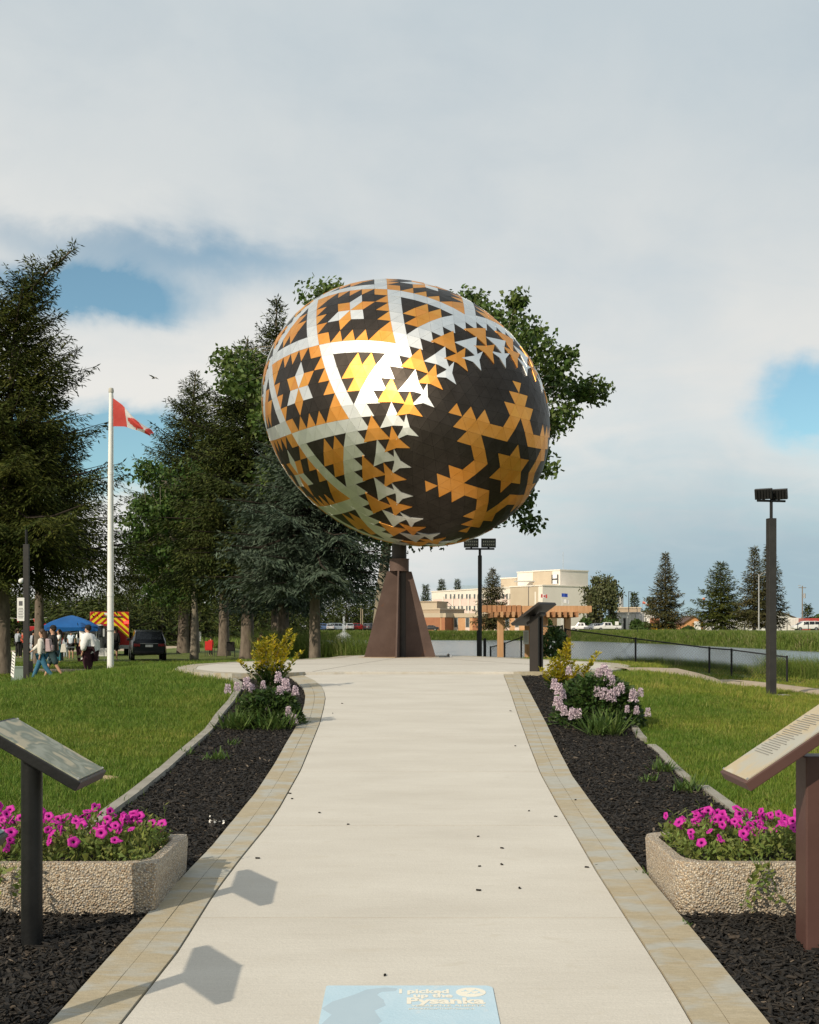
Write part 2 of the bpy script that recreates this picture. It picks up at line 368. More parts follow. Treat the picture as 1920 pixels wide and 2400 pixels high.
def concrete_material(name, c1, c2, wear, sc=1.2, stain=None):
    m = bpy.data.materials.new(name); m.use_nodes = True; nt = m.node_tree; nd = nt.nodes; b = nd['Principled BSDF']; b.inputs['Roughness'].default_value = .85; b.inputs['Specular IOR Level'].default_value = .25
    t = nd.new('ShaderNodeTexCoord')
    def ns(scale, det, st=(1, 1, 1), dist=0):
        mp = nd.new('ShaderNodeMapping'); mp.inputs['Scale'].default_value = st; nt.links.new(t.outputs['Object'], mp.inputs[0])
        n = nd.new('ShaderNodeTexNoise'); n.inputs['Scale'].default_value = scale; n.inputs['Detail'].default_value = det; n.inputs['Distortion'].default_value = dist; nt.links.new(mp.outputs[0], n.inputs[0]); return n.outputs['Fac']
    def ramp(f, p0, p1, a=(0, 0, 0), c=(1, 1, 1)):
        r = nd.new('ShaderNodeValToRGB'); r.color_ramp.elements[0].position = p0; r.color_ramp.elements[1].position = p1; r.color_ramp.elements[0].color = (*a, 1); r.color_ramp.elements[1].color = (*c, 1); nt.links.new(f, r.inputs[0]); return r.outputs[0]
    def mix(f, a, c, blend='MIX'):
        x = nd.new('ShaderNodeMix'); x.data_type = 'RGBA'; x.blend_type = blend
        if isinstance(f, float): x.inputs[0].default_value = f
        else: nt.links.new(f, x.inputs[0])
        for i, v in ((6, a), (7, c)):
            if isinstance(v, tuple): x.inputs[i].default_value = (*v, 1)
            else: nt.links.new(v, x.inputs[i])
        return x.outputs[2]
    base = ramp(ns(sc, 6, (1, 2.2, 1)), .3, .7, c1, c2)
    broom = ramp(ns(3.0, 4, (1.2, 60, 1), .2), .25, .8, (.93, .93, .93), (1.05, 1.05, 1.05)); base = mix(1.0, base, broom, 'MULTIPLY')
    grit = ramp(ns(160, 2), .3, .75, (.9, .9, .9), (1.06, 1.06, 1.06)); base = mix(1.0, base, grit, 'MULTIPLY')
    spots = ramp(ns(7, 9, (1, 1.6, 1), .6), .60, .80); base = mix(spots, base, wear)
    if stain:
        s2 = ramp(ns(3.2, 12, (1, 2.2, 1), .5), .44, .60); base = mix(s2, base, stain)
    fs_ = ramp(ns(22, 7, (1, 4, 1), .4), .25, .75, (.86, .85, .83), (1.08, 1.07, 1.06)) if stain else None
    if stain: base = mix(1.0, base, fs_, 'MULTIPLY')
    nt.links.new(base, b.inputs['Base Color'])
    bp = nd.new('ShaderNodeBump'); bp.inputs['Strength'].default_value = .25; bp.inputs['Distance'].default_value = .006; nt.links.new(ns(70, 5), bp.inputs['Height']); nt.links.new(bp.outputs[0], b.inputs['Normal'])
    return m
m_conc = concrete_material('broomed_concrete', (0.50, 0.468, 0.41), (0.57, 0.54, 0.48), (0.48, 0.445, 0.38))
m_pad = concrete_material('pad_concrete', (0.50, 0.47, 0.415), (0.57, 0.54, 0.48), (0.46, 0.40, 0.30))
m_border = concrete_material('stamped_border', (0.37, 0.315, 0.215), (0.405, 0.355, 0.26), (0.44, 0.41, 0.34), 3.0, (0.375, 0.37, 0.33))
m_curb = concrete_material('kerb_concrete', (0.24, 0.225, 0.19), (0.33, 0.31, 0.27), (0.17, 0.16, 0.13), 3)
m_soil = mat('dark_soil', (0.018, 0.014, 0.011), (0.035, 0.028, 0.02), rough=1, scale=20, bump=.6)
m_joint = mat('joint_dirt', (0.10, 0.085, 0.065), (0.055, 0.045, 0.035), rough=1, scale=6)

soil = strip('path_bedding_soil', 1.2, PY1 - .02, lambda y: XLo(y) + .03, lambda y: XRo(y) - .03, .012, m_soil, skirt=.02); tag(soil, kind='structure')
path = bpy.data.objects.new('path', None); col.objects.link(path); tag(path, kind='structure')
cuts = [1.2, 3.4, 5.42, 7.4, 9.4, 11.4, 13.4, 15.4, PY1]
for a, b in zip(cuts[:-1], cuts[1:]):
    strip('concrete_slab', a + .005, b - .005, lambda y: XLi(y) + .007, lambda y: XRi(y) - .007, .034, m_conc, path, skirt=.03, nxs=8)
bord = bpy.data.objects.new('path_border', None); col.objects.link(bord); tag(bord, kind='structure')
mids = {}
for side, (fo, fi) in enumerate(((XLo, XLi), (XRi, XRo))):
    fm = lambda y, fo=fo, fi=fi: .53 * fo(y) + .47 * fi(y)
    rows = ((fo, lambda y, fm=fm: fm(y) - .0015), (lambda y, fm=fm: fm(y) + .0015, fi))
    for r_, (fl, fr) in enumerate(rows):
        y = 1.2 - .4 * r_; k = 0
        while y < PY1:
            L = random.uniform(.62, .86); y1 = min(y + L, PY1)
            if y1 > 1.3 and y1 - max(y, 1.2) > .05:
                strip('border_slab', max(y, 1.2) + .002, y1 - .002, fl, fr, .040 + random.uniform(-.0015, .0015), m_border, bord, skirt=.05, nxs=2, step=.12)
            y = y1
# mulch sheets under the chips
m_mulch = mat('mulch_bed', (0.006, 0.005, 0.0045), (0.022, 0.018, 0.014), rough=1, scale=26, detail=8, bump=1.0, bscale=60)
bedL = strip('mulch_bed', 1.2, PY1 - .1, lambda y: XLe(y) - .02, lambda y: XLo(y) + .01, .012, m_mulch, skirt=.03, nxs=8); tag(bedL, kind='structure')
bedR = strip('mulch_bed', 1.2, PY1 - .1, lambda y: XRo(y) - .01, lambda y: XRe(y) + .02, .012, m_mulch, skirt=.03, nxs=8); tag(bedR, kind='structure')
chip = MB().add([(-.5, -.16, 0), (.42, -.2, .03), (.5, .1, 0), (-.38, .2, .02), (-.5, -.16, .11), (.42, -.2, .14), (.5, .1, .1), (-.38, .2, .15)], [(0, 3, 2, 1), (4, 5, 6, 7), (0, 1, 5, 4), (1, 2, 6, 5), (2, 3, 7, 6), (3, 0, 4, 7)]).mesh('mulch_chip_piece')
def inst_mat(name, stops, rough=.9, spec=.2, trans=0.0):
    m = bpy.data.materials.new(name); m.use_nodes = True; nt = m.node_tree; b = nt.nodes['Principled BSDF']; b.inputs['Roughness'].default_value = rough; b.inputs['Specular IOR Level'].default_value = spec
    oi = nt.nodes.new('ShaderNodeObjectInfo'); r = nt.nodes.new('ShaderNodeValToRGB'); el = r.color_ramp.elements
    while len(el) < len(stops): el.new(.5)
    for e_, (p, c) in zip(el, stops): e_.position = p; e_.color = (*c, 1)
    nt.links.new(oi.outputs['Random'], r.inputs[0]); nt.links.new(r.outputs[0], b.inputs['Base Color'])
    if trans:
        tr = nt.nodes.new('ShaderNodeBsdfTranslucent'); mx = nt.nodes.new('ShaderNodeMixShader'); mx.inputs[0].default_value = trans
        nt.links.new(r.outputs[0], tr.inputs[0]); nt.links.new(b.outputs[0], mx.inputs[1]); nt.links.new(tr.outputs[0], mx.inputs[2]); nt.links.new(mx.outputs[0], nt.nodes['Material Output'].inputs[0])
    return m
PLANTERS = [(-2.28, -1.165, 5.50, 6.30), (1.235, 2.34, 5.50, 6.36)]
def bed_points(fl, fr, n, y0=2.6, y1=PY1 - .15, pw=1.6):
    u = RNG.random(n) ** pw; y = y0 + (y1 - y0) * u; a = fl(y); b = fr(y); x = a + (b - a) * RNG.random(n)
    k = np.ones(n, bool)
    for (x0, x1, yy0, yy1) in PLANTERS: k &= ~((x > x0) & (x < x1) & (y > yy0) & (y < yy1))
    k &= (np.abs(x) < .42 * y + .4)
    return x[k], y[k]
xs1, ys1 = bed_points(lambda y: XLe(y) + .01, lambda y: XLo(y) - .015, 52000); xs2, ys2 = bed_points(lambda y: XRo(y) + .015, lambda y: XRe(y) - .01, 52000)
mx_ = np.concatenate([xs1, xs2]); my_ = np.concatenate([ys1, ys2]); n = len(mx_)
mz_ = zp(my_) + .012 + RNG.random(n) * .022
m_chip = inst_mat('mulch_chips', [(0, (0.005, 0.0045, 0.004)), (.5, (0.014, 0.012, 0.010)), (.92, (0.028, 0.023, 0.018)), (.985, (0.055, 0.04, 0.027)), (1, (0.20, 0.16, 0.12))], rough=.75, spec=.35)
rot = np.stack([RNG.normal(0, .35, n), RNG.normal(0, .35, n), RNG.random(n) * 6.28], 1)
Ls = RNG.uniform(.018, .052, n); scl = np.stack([Ls, Ls * RNG.uniform(.35, 1.0, n), Ls * .8], 1)
scatter('mulch_chips', np.stack([mx_, my_, mz_], 1), rot, scl, chip, m_chip, 'black shredded bark mulch filling both flower beds', 'mulch')

# edging kerbs
for lab, fe, sgn, segs in (('pale concrete edging strip between the mulch and the flagpole side lawn', XLe, -1, [(2.2, 6.2), (6.21, 9.4), (9.41, 12.6), (12.61, 15.8), (15.81, PY1 - .2)]), ('low concrete edging with gaps between the lilac bed and the lamp post lawn', XRe, 1, [(2.2, 6.9), (6.91, 8.75), (9.15, 10.9), (11.25, 14.5), (14.6, PY1 - .3)])):
    e = thing('garden_edging', lab, 'edging', (0, 0, 0))
    for i, (a, b) in enumerate(segs):
        if sgn < 0: strip('edging_kerb', a, b, lambda y: fe(y) - .078, lambda y: fe(y) + .0, .055 + .006 * (i % 2), m_curb, e, skirt=.12, nxs=2)
        else: strip('edging_kerb', a, b, lambda y: fe(y) + .0, lambda y: fe(y) + .072, .036 + .008 * (i % 2), m_curb, e, skirt=.12, nxs=2)

# pad
pad = bpy.data.objects.new('plaza_pad', None); col.objects.link(pad); tag(pad, kind='structure')
def inset(poly, d):
    n = len(poly); out = []
    for i in range(n):
        a = Vector(poly[i - 1]); b = Vector(poly[i]); c = Vector(poly[(i + 1) % n])
        t = ((b - a).normalized() + (c - b).normalized()).normalized(); nrm = Vector((-t.y, t.x)); out.append(tuple(b - nrm * d))
    return out
padl = [tuple(p) for p in PAD]; ccw = sum(padl[i - 1][0] * padl[i][1] - padl[i][0] * padl[i - 1][1] for i in range(len(padl))) > 0
inn = inset(padl, -.34 if ccw else .34); n = len(padl)
# keep the border band only along the free rim; the path side butts against the slab
fz = PADZ + .038
front = [i for i, p in enumerate(padl) if p[1] < 18.6 and abs(p[0]) < 2.7]
inner = [(padl[i] if i in front and abs(padl[i][0]) < 1.7 else inn[i]) for i in range(n)]
MB().prism([(p[0], p[1]) for p in inner], PADZ - .1, fz).build('concrete_slab', m_pad, pad)
for i in range(n):
    j = (i + 1) % n
    if (inner[i] == padl[i]) and (inner[j] == padl[j]): continue
    def lp(a, b, t): return (a[0] + (b[0] - a[0]) * t, a[1] + (b[1] - a[1]) * t)
    q = [lp(padl[i], padl[j], .004), lp(padl[i], padl[j], .996), lp(inner[j], inner[i], .004), lp(inner[j], inner[i], .996)]
    q[2] = (q[2][0] + (q[1][0] - q[2][0]) * .02, q[2][1] + (q[1][1] - q[2][1]) * .02); q[3] = (q[3][0] + (q[0][0] - q[3][0]) * .02, q[3][1] + (q[0][1] - q[3][1]) * .02)
    MB().prism(q, PADZ - .12, fz + .003).build('border_slab', m_border, pad)
for a, b in (((-.28, 28.2), (-1.05, 22.3)), ((-1.05, 22.3), (-1.5, 18.5)), ((.35, 28.6), (2.6, 21.5)), ((-3.6, 22.6), (3.6, 22.9))):
    d = (Vector(b) - Vector(a)).normalized(); w = Vector((-d.y, d.x)) * .006
    MB().prism([(a[0] + w.x, a[1] + w.y), (a[0] - w.x, a[1] - w.y), (b[0] - w.x, b[1] - w.y), (b[0] + w.x, b[1] + w.y)], fz - .02, fz + .0015).build('control_joint', m_joint, pad)

# gravel trails
def ribbon(name, pts, w, h, m):
    V = []; Fc = []; pts = [Vector((p[0], p[1], 0)) for p in pts]; fine_ = []
    for a, b in zip(pts[:-1], pts[1:]):
        k = max(1, int((b - a).length / .5)); fine_ += [a.lerp(b, i / k) for i in range(k)]
    fine_.append(pts[-1])
    for _ in range(6): fine_ = [fine_[0]] + [(fine_[i - 1] + fine_[i] * 2 + fine_[i + 1]) / 4 for i in range(1, len(fine_) - 1)] + [fine_[-1]]
    for i, p in enumerate(fine_):
        d = (fine_[min(i + 1, len(fine_) - 1)] - fine_[max(i - 1, 0)]).normalized(); s = Vector((-d.y, d.x, 0))
        for k in range(5):
            q = p + s * (w * (k / 4 - .5) * (1 + .06 * math.sin(i * 1.7 + k))); V.append((q.x, q.y, Hs(q.x, q.y) + h - (.05 if k in (0, 4) else 0)))
    for i in range(len(fine_) - 1):
        for k in range(4): Fc.append((i * 5 + k, i * 5 + k + 1, (i + 1) * 5 + k + 1, (i + 1) * 5 + k))
    me = bpy.data.meshes.new(name); me.from_pydata(V, [], Fc); me.update(); o = link(name, me, m, None, True); tag(o, kind='structure'); return o, [(p.x, p.y) for p in fine_]
m_grav = mat('gravel_trail', (0.33, 0.26, 0.18), (0.42, 0.345, 0.25), rough=.95, scale=3, bump=.5, bscale=80)
tr = [G(*p) for p in ((1455, 1573), (1540, 1579), (1620, 1586), (1700, 1594), (1780, 1603), (1850, 1613), (1925, 1622), (2050, 1638))]
_, TRAIL_R = ribbon('trail', [(p.x, p.y) for p in tr], 1.35, .05, m_grav)
_, TRAIL_L = ribbon('trail', [(-60, 58), (-30, 52), (-19, 50), (-15, 49.0), (-12.3, 48.6), (-10.5, 50)], 2.0, .05, m_grav)
road, ROAD = ribbon('park_road', [(-140, 120), (-60, 96), (-36, 92), (-24, 100), (-22, 130), (-26, 200)], 5.0, .04, m_grav)

# ------------------------------------------------------------------ grass
def near_line(x, y, line, w):
    L = np.array(line); d = np.full(x.shape, 1e9)
    for p in L: d = np.minimum(d, (x - p[0]) ** 2 + (y - p[1]) ** 2)
    return d < w * w
def tuft(nb, spread, hgt, wid, seed):
    r = np.random.default_rng(seed); V = []; Fc = []
    for i in range(nb):
        bx, by = r.normal(0, spread, 2); a = r.random() * 6.28; h = hgt * r.uniform(.6, 1.25); w = wid * r.uniform(.7, 1.3); ln = r.uniform(.15, .9) * h
        ux, uy = math.cos(a), math.sin(a); la = a + r.normal(1.57, .7); lx, ly = math.cos(la) * ln, math.sin(la) * ln
        b = len(V); V += [(bx - ux * w, by - uy * w, -.01), (bx + ux * w, by + uy * w, -.01), (bx + lx * .4 + ux * w * .75, by + ly * .4 + uy * w * .75, h * .6), (bx + lx * .4 - ux * w * .75, by + ly * .4 - uy * w * .75, h * .6), (bx + lx, by + ly, h)]
        Fc += [(b, b + 1, b + 2), (b, b + 2, b + 3), (b + 3, b + 2, b + 4)]
    return mesh_np('grass_tuft_piece', np.array(V), np.array(Fc))
def grass_mat():
    m = inst_mat('lawn_blades', [(0, (0.085, 0.145, 0.016)), (.45, (0.130, 0.195, 0.022)), (.8, (0.185, 0.225, 0.036)), (1, (0.27, 0.26, 0.075))], rough=.6, spec=.25, trans=.25)
    nt = m.node_tree; nd = nt.nodes; oi = [q for q in nd if q.type == 'OBJECT_INFO'][0]; rp = [q for q in nd if q.type == 'VALTORGB'][0]
    n = nd.new('ShaderNodeTexNoise'); n.inputs['Scale'].default_value = .55; n.inputs['Detail'].default_value = 6; nt.links.new(oi.outputs['Location'], n.inputs['Vector'])
    sx = nd.new('ShaderNodeSeparateXYZ'); nt.links.new(oi.outputs['Location'], sx.inputs[0])
    dry = nd.new('ShaderNodeMapRange'); dry.inputs[1].default_value = 1.5; dry.inputs[2].default_value = 5.0; dry.inputs[3].default_value = -.10; dry.inputs[4].default_value = .19; nt.links.new(sx.outputs[0], dry.inputs[0])
    ad = nd.new('ShaderNodeMath'); ad.operation = 'ADD'; nt.links.new(n.outputs['Fac'], ad.inputs[0]); nt.links.new(dry.outputs[0], ad.inputs[1])
    r2 = nd.new('ShaderNodeValToRGB'); r2.color_ramp.elements[0].position = .38; r2.color_ramp.elements[1].position = .66; r2.color_ramp.elements[0].color = (.76, .90, .76, 1); r2.color_ramp.elements[1].color = (1.42, 1.2, 1.25, 1); nt.links.new(ad.outputs[0], r2.inputs[0])
    mx = nd.new('ShaderNodeMix'); mx.data_type = 'RGBA'; mx.blend_type = 'MULTIPLY'; mx.inputs[0].default_value = 1; nt.links.new(rp.outputs[0], mx.inputs[6]); nt.links.new(r2.outputs[0], mx.inputs[7])
    for lk in list(rp.outputs[0].links):
        if lk.to_node != mx: q = lk.to_socket; nt.links.remove(lk); nt.links.new(mx.outputs[2], q)
    return m
m_grass = grass_mat()
SAND = G(232, 1828); LAMP = G(1808, 1631)
def lawn_pts(n, y0, y1, pw, xlim=16):
    y = y0 + (y1 - y0) * RNG.random(n) ** pw; x = (RNG.random(n) * 2 - 1) * np.minimum(.40 * y + .5, xlim)
    k = (x < XLe(y) - .11) | (x > XRe(y) + .10)
    k &= (y < PY1 - .1) | (poly_sd(x, y, PAD) > .02)
    k &= ((y > PY1 - .1) | (np.abs(x) > 1.8))
    k &= ~near_line(x, y, TRAIL_R, .74) & ~near_line(x, y, TRAIL_L, 1.1)
    k &= poly_sd(x, y, LAKE) > .2
    for c in ((SAND.x, SAND.y, .15), (LAMP.x, LAMP.y, .32)): k &= ((x - c[0]) ** 2 / 1.8 + (y - c[1]) ** 2) > c[2] ** 2
    return x[k], y[k]
xa, ya = lawn_pts(52000, 4.2, 16, 1.25); xb, yb = lawn_pts(42000, 13, 34, 1.2); xc, yc = lawn_pts(15000, 30, 62, 1.1, 24)
x = np.concatenate([xa, xb, xc]); y = np.concatenate([ya, yb, yc]); n = len(x)
scl = np.where(y < 14, RNG.uniform(.75, 1.2, n), np.where(y < 34, RNG.uniform(1.1, 1.7, n), RNG.uniform(2.0, 3.2, n)))
hs = np.where(y < 34, 1.0, .55)
scatter('lawn_grass', np.stack([x, y, H(x, y)], 1), np.stack([RNG.normal(0, .12, n), RNG.normal(0, .12, n), RNG.random(n) * 6.28], 1), np.stack([scl, scl, scl * hs], 1), tuft(26, .055, .042, .0026, 3), m_grass, 'short mown green lawn grass covering the mound', 'grass')
# longer unmown fringe by the water, and the tall bank grass across the lake
m_reed = inst_mat('bank_grass', [(0, (0.07, 0.115, 0.018)), (.5, (0.12, 0.18, 0.03)), (.85, (0.18, 0.215, 0.05)), (1, (0.30, 0.27, 0.14))], rough=.65, spec=.2, trans=.25)
def ring_pts(n, dlo, dhi, y0, y1, x0, x1):
    xx = RNG.uniform(x0, x1, n * 12); yy = RNG.uniform(y0, y1, n * 12); d = poly_sd(xx, yy, LAKE); k = (d > dlo) & (d < dhi); return xx[k][:n], yy[k][:n]
x1_, y1_ = ring_pts(5200, -.7, 1.6, 29, 48, 7.2, 22); x2_, y2_ = ring_pts(7500, -1.2, 2.6, 50, 110, -22, 1.5)
k = (poly_sd(x2_, y2_, PAD) > 3) & (x2_ / y2_ > -.125) & (x2_ / y2_ < -.033); x2_, y2_ = x2_[k], y2_[k]
x = np.concatenate([x1_, x2_]); y = np.concatenate([y1_, y2_]); n = len(x); s = np.where(x < 2, RNG.uniform(.9, 1.75, n), np.where(x > 11.5, RNG.uniform(.4, .8, n), RNG.uniform(.18, .40, n)))
scatter('shore_grass', np.stack([x, y, H(x, y)], 1), np.stack([RNG.normal(0, .1, n), .25 + RNG.normal(0, .12, n), RNG.normal(0, .6, n)], 1), s, tuft(22, .16, .85, .008, 5), m_reed, 'long unmown grass and reeds along the near lake shore', 'grass')
x1_, y1_ = ring_pts(15000, -1.5, 5.0, 100, 300, 34, 56); x2_, y2_ = ring_pts(15000, -2.0, 5, 236, 275, -50, 42); x3_, y3_ = ring_pts(2500, -2, 6, 110, 290, -48, -10)
x = np.concatenate([x1_, x2_, x3_]); y = np.concatenate([y1_, y2_, y3_]); n = len(x)
scatter('far_bank_grass', np.stack([x, y, H(x, y)], 1), np.stack([RNG.normal(0, .1, n), RNG.normal(0, .15, n), RNG.random(n) * 6.28], 1), RNG.uniform(.5, 1.0, n), tuft(16, .35, .9, .05, 6), m_reed, 'tall green grass covering the bank across the lake', 'grass')
# ------------------------------------------------------------------ the egg monument
EC = Vector((-.195, 29.0, 6.91)); EA, EB = 4.167, 3.064; _az, _el = .698, .441
ED = Vector((math.sin(_az) * math.cos(_el), -math.cos(_az) * math.cos(_el), -math.sin(_el)))
EU = (Vector((0, 0, 1)) - ED * ED.z).normalized(); EV = ED.cross(EU)
_t = np.cos(np.linspace(0, PI, 4001)); _r = EB * np.sqrt(np.maximum(0, 1 - _t * _t))
_S = np.concatenate([[0], np.cumsum(np.hypot(np.diff(_t * EA), np.diff(_r)))]); STOT = _S[-1]
def egg_pt(s, phi, off=0.0):
    """s: distance along the shell from the near tip, phi in degrees round the long axis"""
    t = float(np.interp(s, _S, _t)); r = EB * math.sqrt(max(0, 1 - t * t)); a = R(phi)
    p = EC + ED * (EA * t) + (EU * math.cos(a) + EV * math.sin(a)) * r
    n = (ED * (t / EA) * EB * EB / 1.0 + (EU * math.cos(a) + EV * math.sin(a)) * (r / EB / EB) * EB * EB).normalized()
    return p + n * off, n
monument = thing('egg_monument', 'giant tilted egg of silver gold and black metal tiles on a rusty steel stand', 'monument', (EC.x, EC.y, PADZ))
MINV = Matrix.Translation(Vector((-EC.x, -EC.y, -PADZ)))
def metal(name, c, rough, c2):
    m = mat(name, c, c2, rough=rough, metal=1.0, scale=2.3, detail=6, island=.07)
    nt = m.node_tree; b = nt.nodes['Principled BSDF']
    t = nt.nodes.new('ShaderNodeTexCoord'); n = nt.nodes.new('ShaderNodeTexNoise'); n.inputs['Scale'].default_value = 5; n.inputs['Detail'].default_value = 7
    mr = nt.nodes.new('ShaderNodeMapRange'); mr.inputs[3].default_value = rough - .05; mr.inputs[4].default_value = rough + .07
    nt.links.new(t.outputs['Object'], n.inputs['Vector']); nt.links.new(n.outputs['Fac'], mr.inputs[0]); nt.links.new(mr.outputs[0], b.inputs['Roughness']); return m
m_silver = metal('silver_anodised_tile', (0.74, 0.75, 0.74), .44, (0.82, 0.82, 0.79))
m_gold = metal('gold_anodised_tile', (0.78, 0.335, 0.062), .45, (0.84, 0.41, 0.11))
m_black = metal('black_anodised_tile', (0.044, 0.037, 0.031), .48, (0.064, 0.054, 0.046))
TM = [m_silver, m_gold, m_black]
UC = 360 / 54; SE = 5.75; PHI0 = 66.4
def rowS(j): return SE - .298 * j if abs(j) <= 6 else SE - math.copysign(.298 * 6 + .288 * (abs(j) - 6), j)
def mid_vertex(j, i): return rowS(j), PHI0 + UC * (i + j * .5) + .40 * j * (1 if abs(j) <= 10 else 0)
tiles = []                                       # (list of (s, phi), colour, proud)
def colour_mid(j, c):
    """colour of a small triangle from its centroid: jc rows from the equator, c columns from PHI0"""
    return None
# classify by geometry in the unrolled lattice: x in columns, y in rows (row height 1)
def in_tri(p, a, b, c):
    def sg(u, v, w): return (u[0] - w[0]) * (v[1] - w[1]) - (v[0] - w[0]) * (u[1] - w[1])
    d = [sg(p, a, b), sg(p, b, c), sg(p, c, a)]; return not (min(d) < -1e-9 and max(d) > 1e-9)
def lat(x, y): return (x, y)
PANEL_GOLD = set()
for k in ((2, 0, 'u'), (2, 1, 'u'), (2, 1, 'd'), (3, 0, 'u'), (3, 1, 'd'), (3, 1, 'u'), (3, 2, 'd'), (3, 2, 'u')): PANEL_GOLD.add(k)
def classify(tri):
    cx = sum(p[0] for p in tri) / 3; cy = sum(p[1] for p in tri) / 3
    if abs(cy) > 7: return 0 if sum(abs(p[1]) > 7.5 for p in tri) == 1 else 2      # toothed collar
    if abs(cy) > 6: return 0
    x = cx % 6.0; y = cy                          # one period: rhombus corners at x = 0 and 6, tips at (3, +-6)
    u = [(p[0] - (cx - x), p[1]) for p in tri]
    inside = abs(y) / 6 + abs(x - 3) / 3 < 1
    if inside:
        # edge triangles are gold: two corners on the rhombus rim
        on = [abs(abs(p[1]) / 6 + abs(p[0] - 3) / 3 - 1) < 1e-6 for p in u]
        if sum(on) >= 2:
            if sum(on) == 3 or True: return 1
        # six pointed windmill round the middle, points alternately gold and silver
        tips = [(3, 2), (4.5, 1), (4.5, -1), (3, -2), (1.5, -1), (1.5, 1)]; ring = [(2.5, 1), (3.5, 1), (4, 0), (3.5, -1), (2.5, -1), (2, 0)]
        for k in range(6):
            a = ring[k]; b = ring[(k + 1) % 6]
            if in_tri((x, y), (3, 0), a, b) or in_tri((x, y), tips[k], a, b): return 0 if WIND[k % 2] else 1
        return 2
    # triangle fields against the collars
    sgn = 1 if y > 0 else -1; yy = abs(y)
    xx = x if x < 3 else x - 6                    # apex of the field over x = 0
    r = yy - 2
    if r > 0 and abs(xx) < r / 2 + 1e-9:
        row = int(r); f = r - row; left = -(row) / 2
        if row > 3: return 0
        n_on_upper = sum(abs(abs(p[1]) - (row + 2)) < 1e-6 for p in tri)
        k = int(math.floor((xx - left) + .5)) if n_on_upper == 1 else int(math.floor(xx - left))
        if sgn < 0 and False: k = row - k
        kk = 'd' if n_on_upper == 1 else 'u'
        m = k if kk == 'd' else k
        return 1 if (row, m, kk) in PANEL_GOLD else 2
    return 0
WIND = (1, 0)
NR = 10
for j in range(-NR, NR):
    for i in range(54):
        o0 = j * .5; o1 = (j + 1) * .5
        for tri_ij in (((j, i), (j, i + 1), (j + 1, i)), ((j + 1, i), (j, i + 1), (j + 1, i + 1))):
            tri = [(ii + jj * .5, jj) for jj, ii in tri_ij]
            # reduce column phase so that the rhombus corner at row 0 sits on PHI0
            c = classify(tri) if max(abs(t[1]) for t in tri) <= 8 else 2
            tiles.append(([mid_vertex(jj, ii) for jj, ii in tri_ij], c, 0.0))
# hexagonal caps: ring n has 6n corners up to n = 9 and joins the 54 columns there
EH = .33; S9 = rowS(10); A0 = 26.4
def hex_vertex(a, b, wedge):
    n = a + b
    if n == 0: return 0.0, 0.0
    dist = EH * math.sqrt(a * a + a * b + b * b); ang = math.degrees(math.atan2(b * math.sqrt(3) / 2, a + b / 2))
    ev = 60.0 * b / n; sn = S9 * n / 10.0; w = float(sst(4.5, 10, n)); w2 = float(sst(5, 9, n))
    return dist * (1 - w) + sn * w, A0 + wedge * 60 + ang * (1 - w2) + ev * w2
def hex_gold(tri):
    s = sorted(tri); a = sum(p[0] for p in tri) / 3; b = sum(p[1] for p in tri) / 3; up = sum(p[0] + p[1] for p in tri) % 3 == 2
    if a + b < 1: return True
    if a < 1 and b < 1: return True
    band = (2 < a < 3 and b < 3) or (2 < b < 3 and a < 3)
    if band: return True
    lo = (math.floor(a + 1e-6), math.floor(b + 1e-6))
    return up and lo in ((3, 2), (3, 1), (2, 3), (1, 3), (3, 3))
NH = 9
for end in (0, 1):
    for w in range(6):
        for a in range(NH + 1):
            for b in range(NH + 1):
                for tri in (((a, b), (a + 1, b), (a, b + 1)), ((a + 1, b), (a + 1, b + 1), (a, b + 1))):
                    if max(p[0] + p[1] for p in tri) > NH: continue
                    vs = [hex_vertex(p[0], p[1], w) for p in tri]
                    if end: vs = [(STOT - s, ph) for s, ph in reversed(vs)]
                    tiles.append((vs, 1 if hex_gold(tri) else 2, 0.0))
    # filler ring between the 54 cap corners and row 10 of the body
    for i in range(54):
        w, b = divmod(i, 9); w2, b2 = divmod(i + 1, 9)
        def cv(q): ww, bb = divmod(q % 54, 9); s, ph = hex_vertex(9 - bb, bb, ww); return s, ph + (360 if q >= 54 else 0)
        j = NR if end == 0 else -NR
        def rv(q): s, ph = mid_vertex(j, q); return (STOT - s if end else s), ph
        off = int(round((A0 - mid_vertex(j, 0)[1]) / UC))
        p, q = cv(i), cv(i + 1); m_, k_ = rv(i + off), rv(i + 1 + off)
        t1, t2 = [p, q, k_], [p, k_, m_]
        if end: t1 = [(STOT - s, ph) for s, ph in reversed(t1)]; t2 = [(STOT - s, ph) for s, ph in reversed(t2)]
        tiles.append((t1, 2, 0.0)); tiles.append((t2, 2, 0.0))
# three-pointed stars laid over the black field, four rings at each end
def star(tips, c):
    m = (sum(t[0] for t in tips) / 3, sum(t[1] for t in tips) / 3); out = []
    for k in range(3):
        a, b = tips[k], tips[(k + 1) % 3]; q = ((a[0] + b[0]) / 2, (a[1] + b[1]) / 2)
        out += [a, (q[0] + (m[0] - q[0]) * c, q[1] + (m[1] - q[1]) * c)]
    return out
for end in (0, 1):
    for k in range(18):
        o = 20 * k
        for tips, c, colr in (([(3.455, 83.1), (3.455, 96.6), (2.86, 90.6)], .05, 1), ([(3.16, 73.0), (3.16, 87.3), (2.60, 80.7)], .15, 0), ([(2.93, 83.9), (2.93, 98.4), (2.39, 92.0)], .25, 1), ([(2.74, 95.0), (2.74, 110.0), (2.29, 103.6)], .38, 0)):
            pts = star([(s, ph + o) for s, ph in tips], c)
            if end: pts = [(STOT - s, ph) for s, ph in reversed(pts)]
            tiles.append((pts, colr, .016))
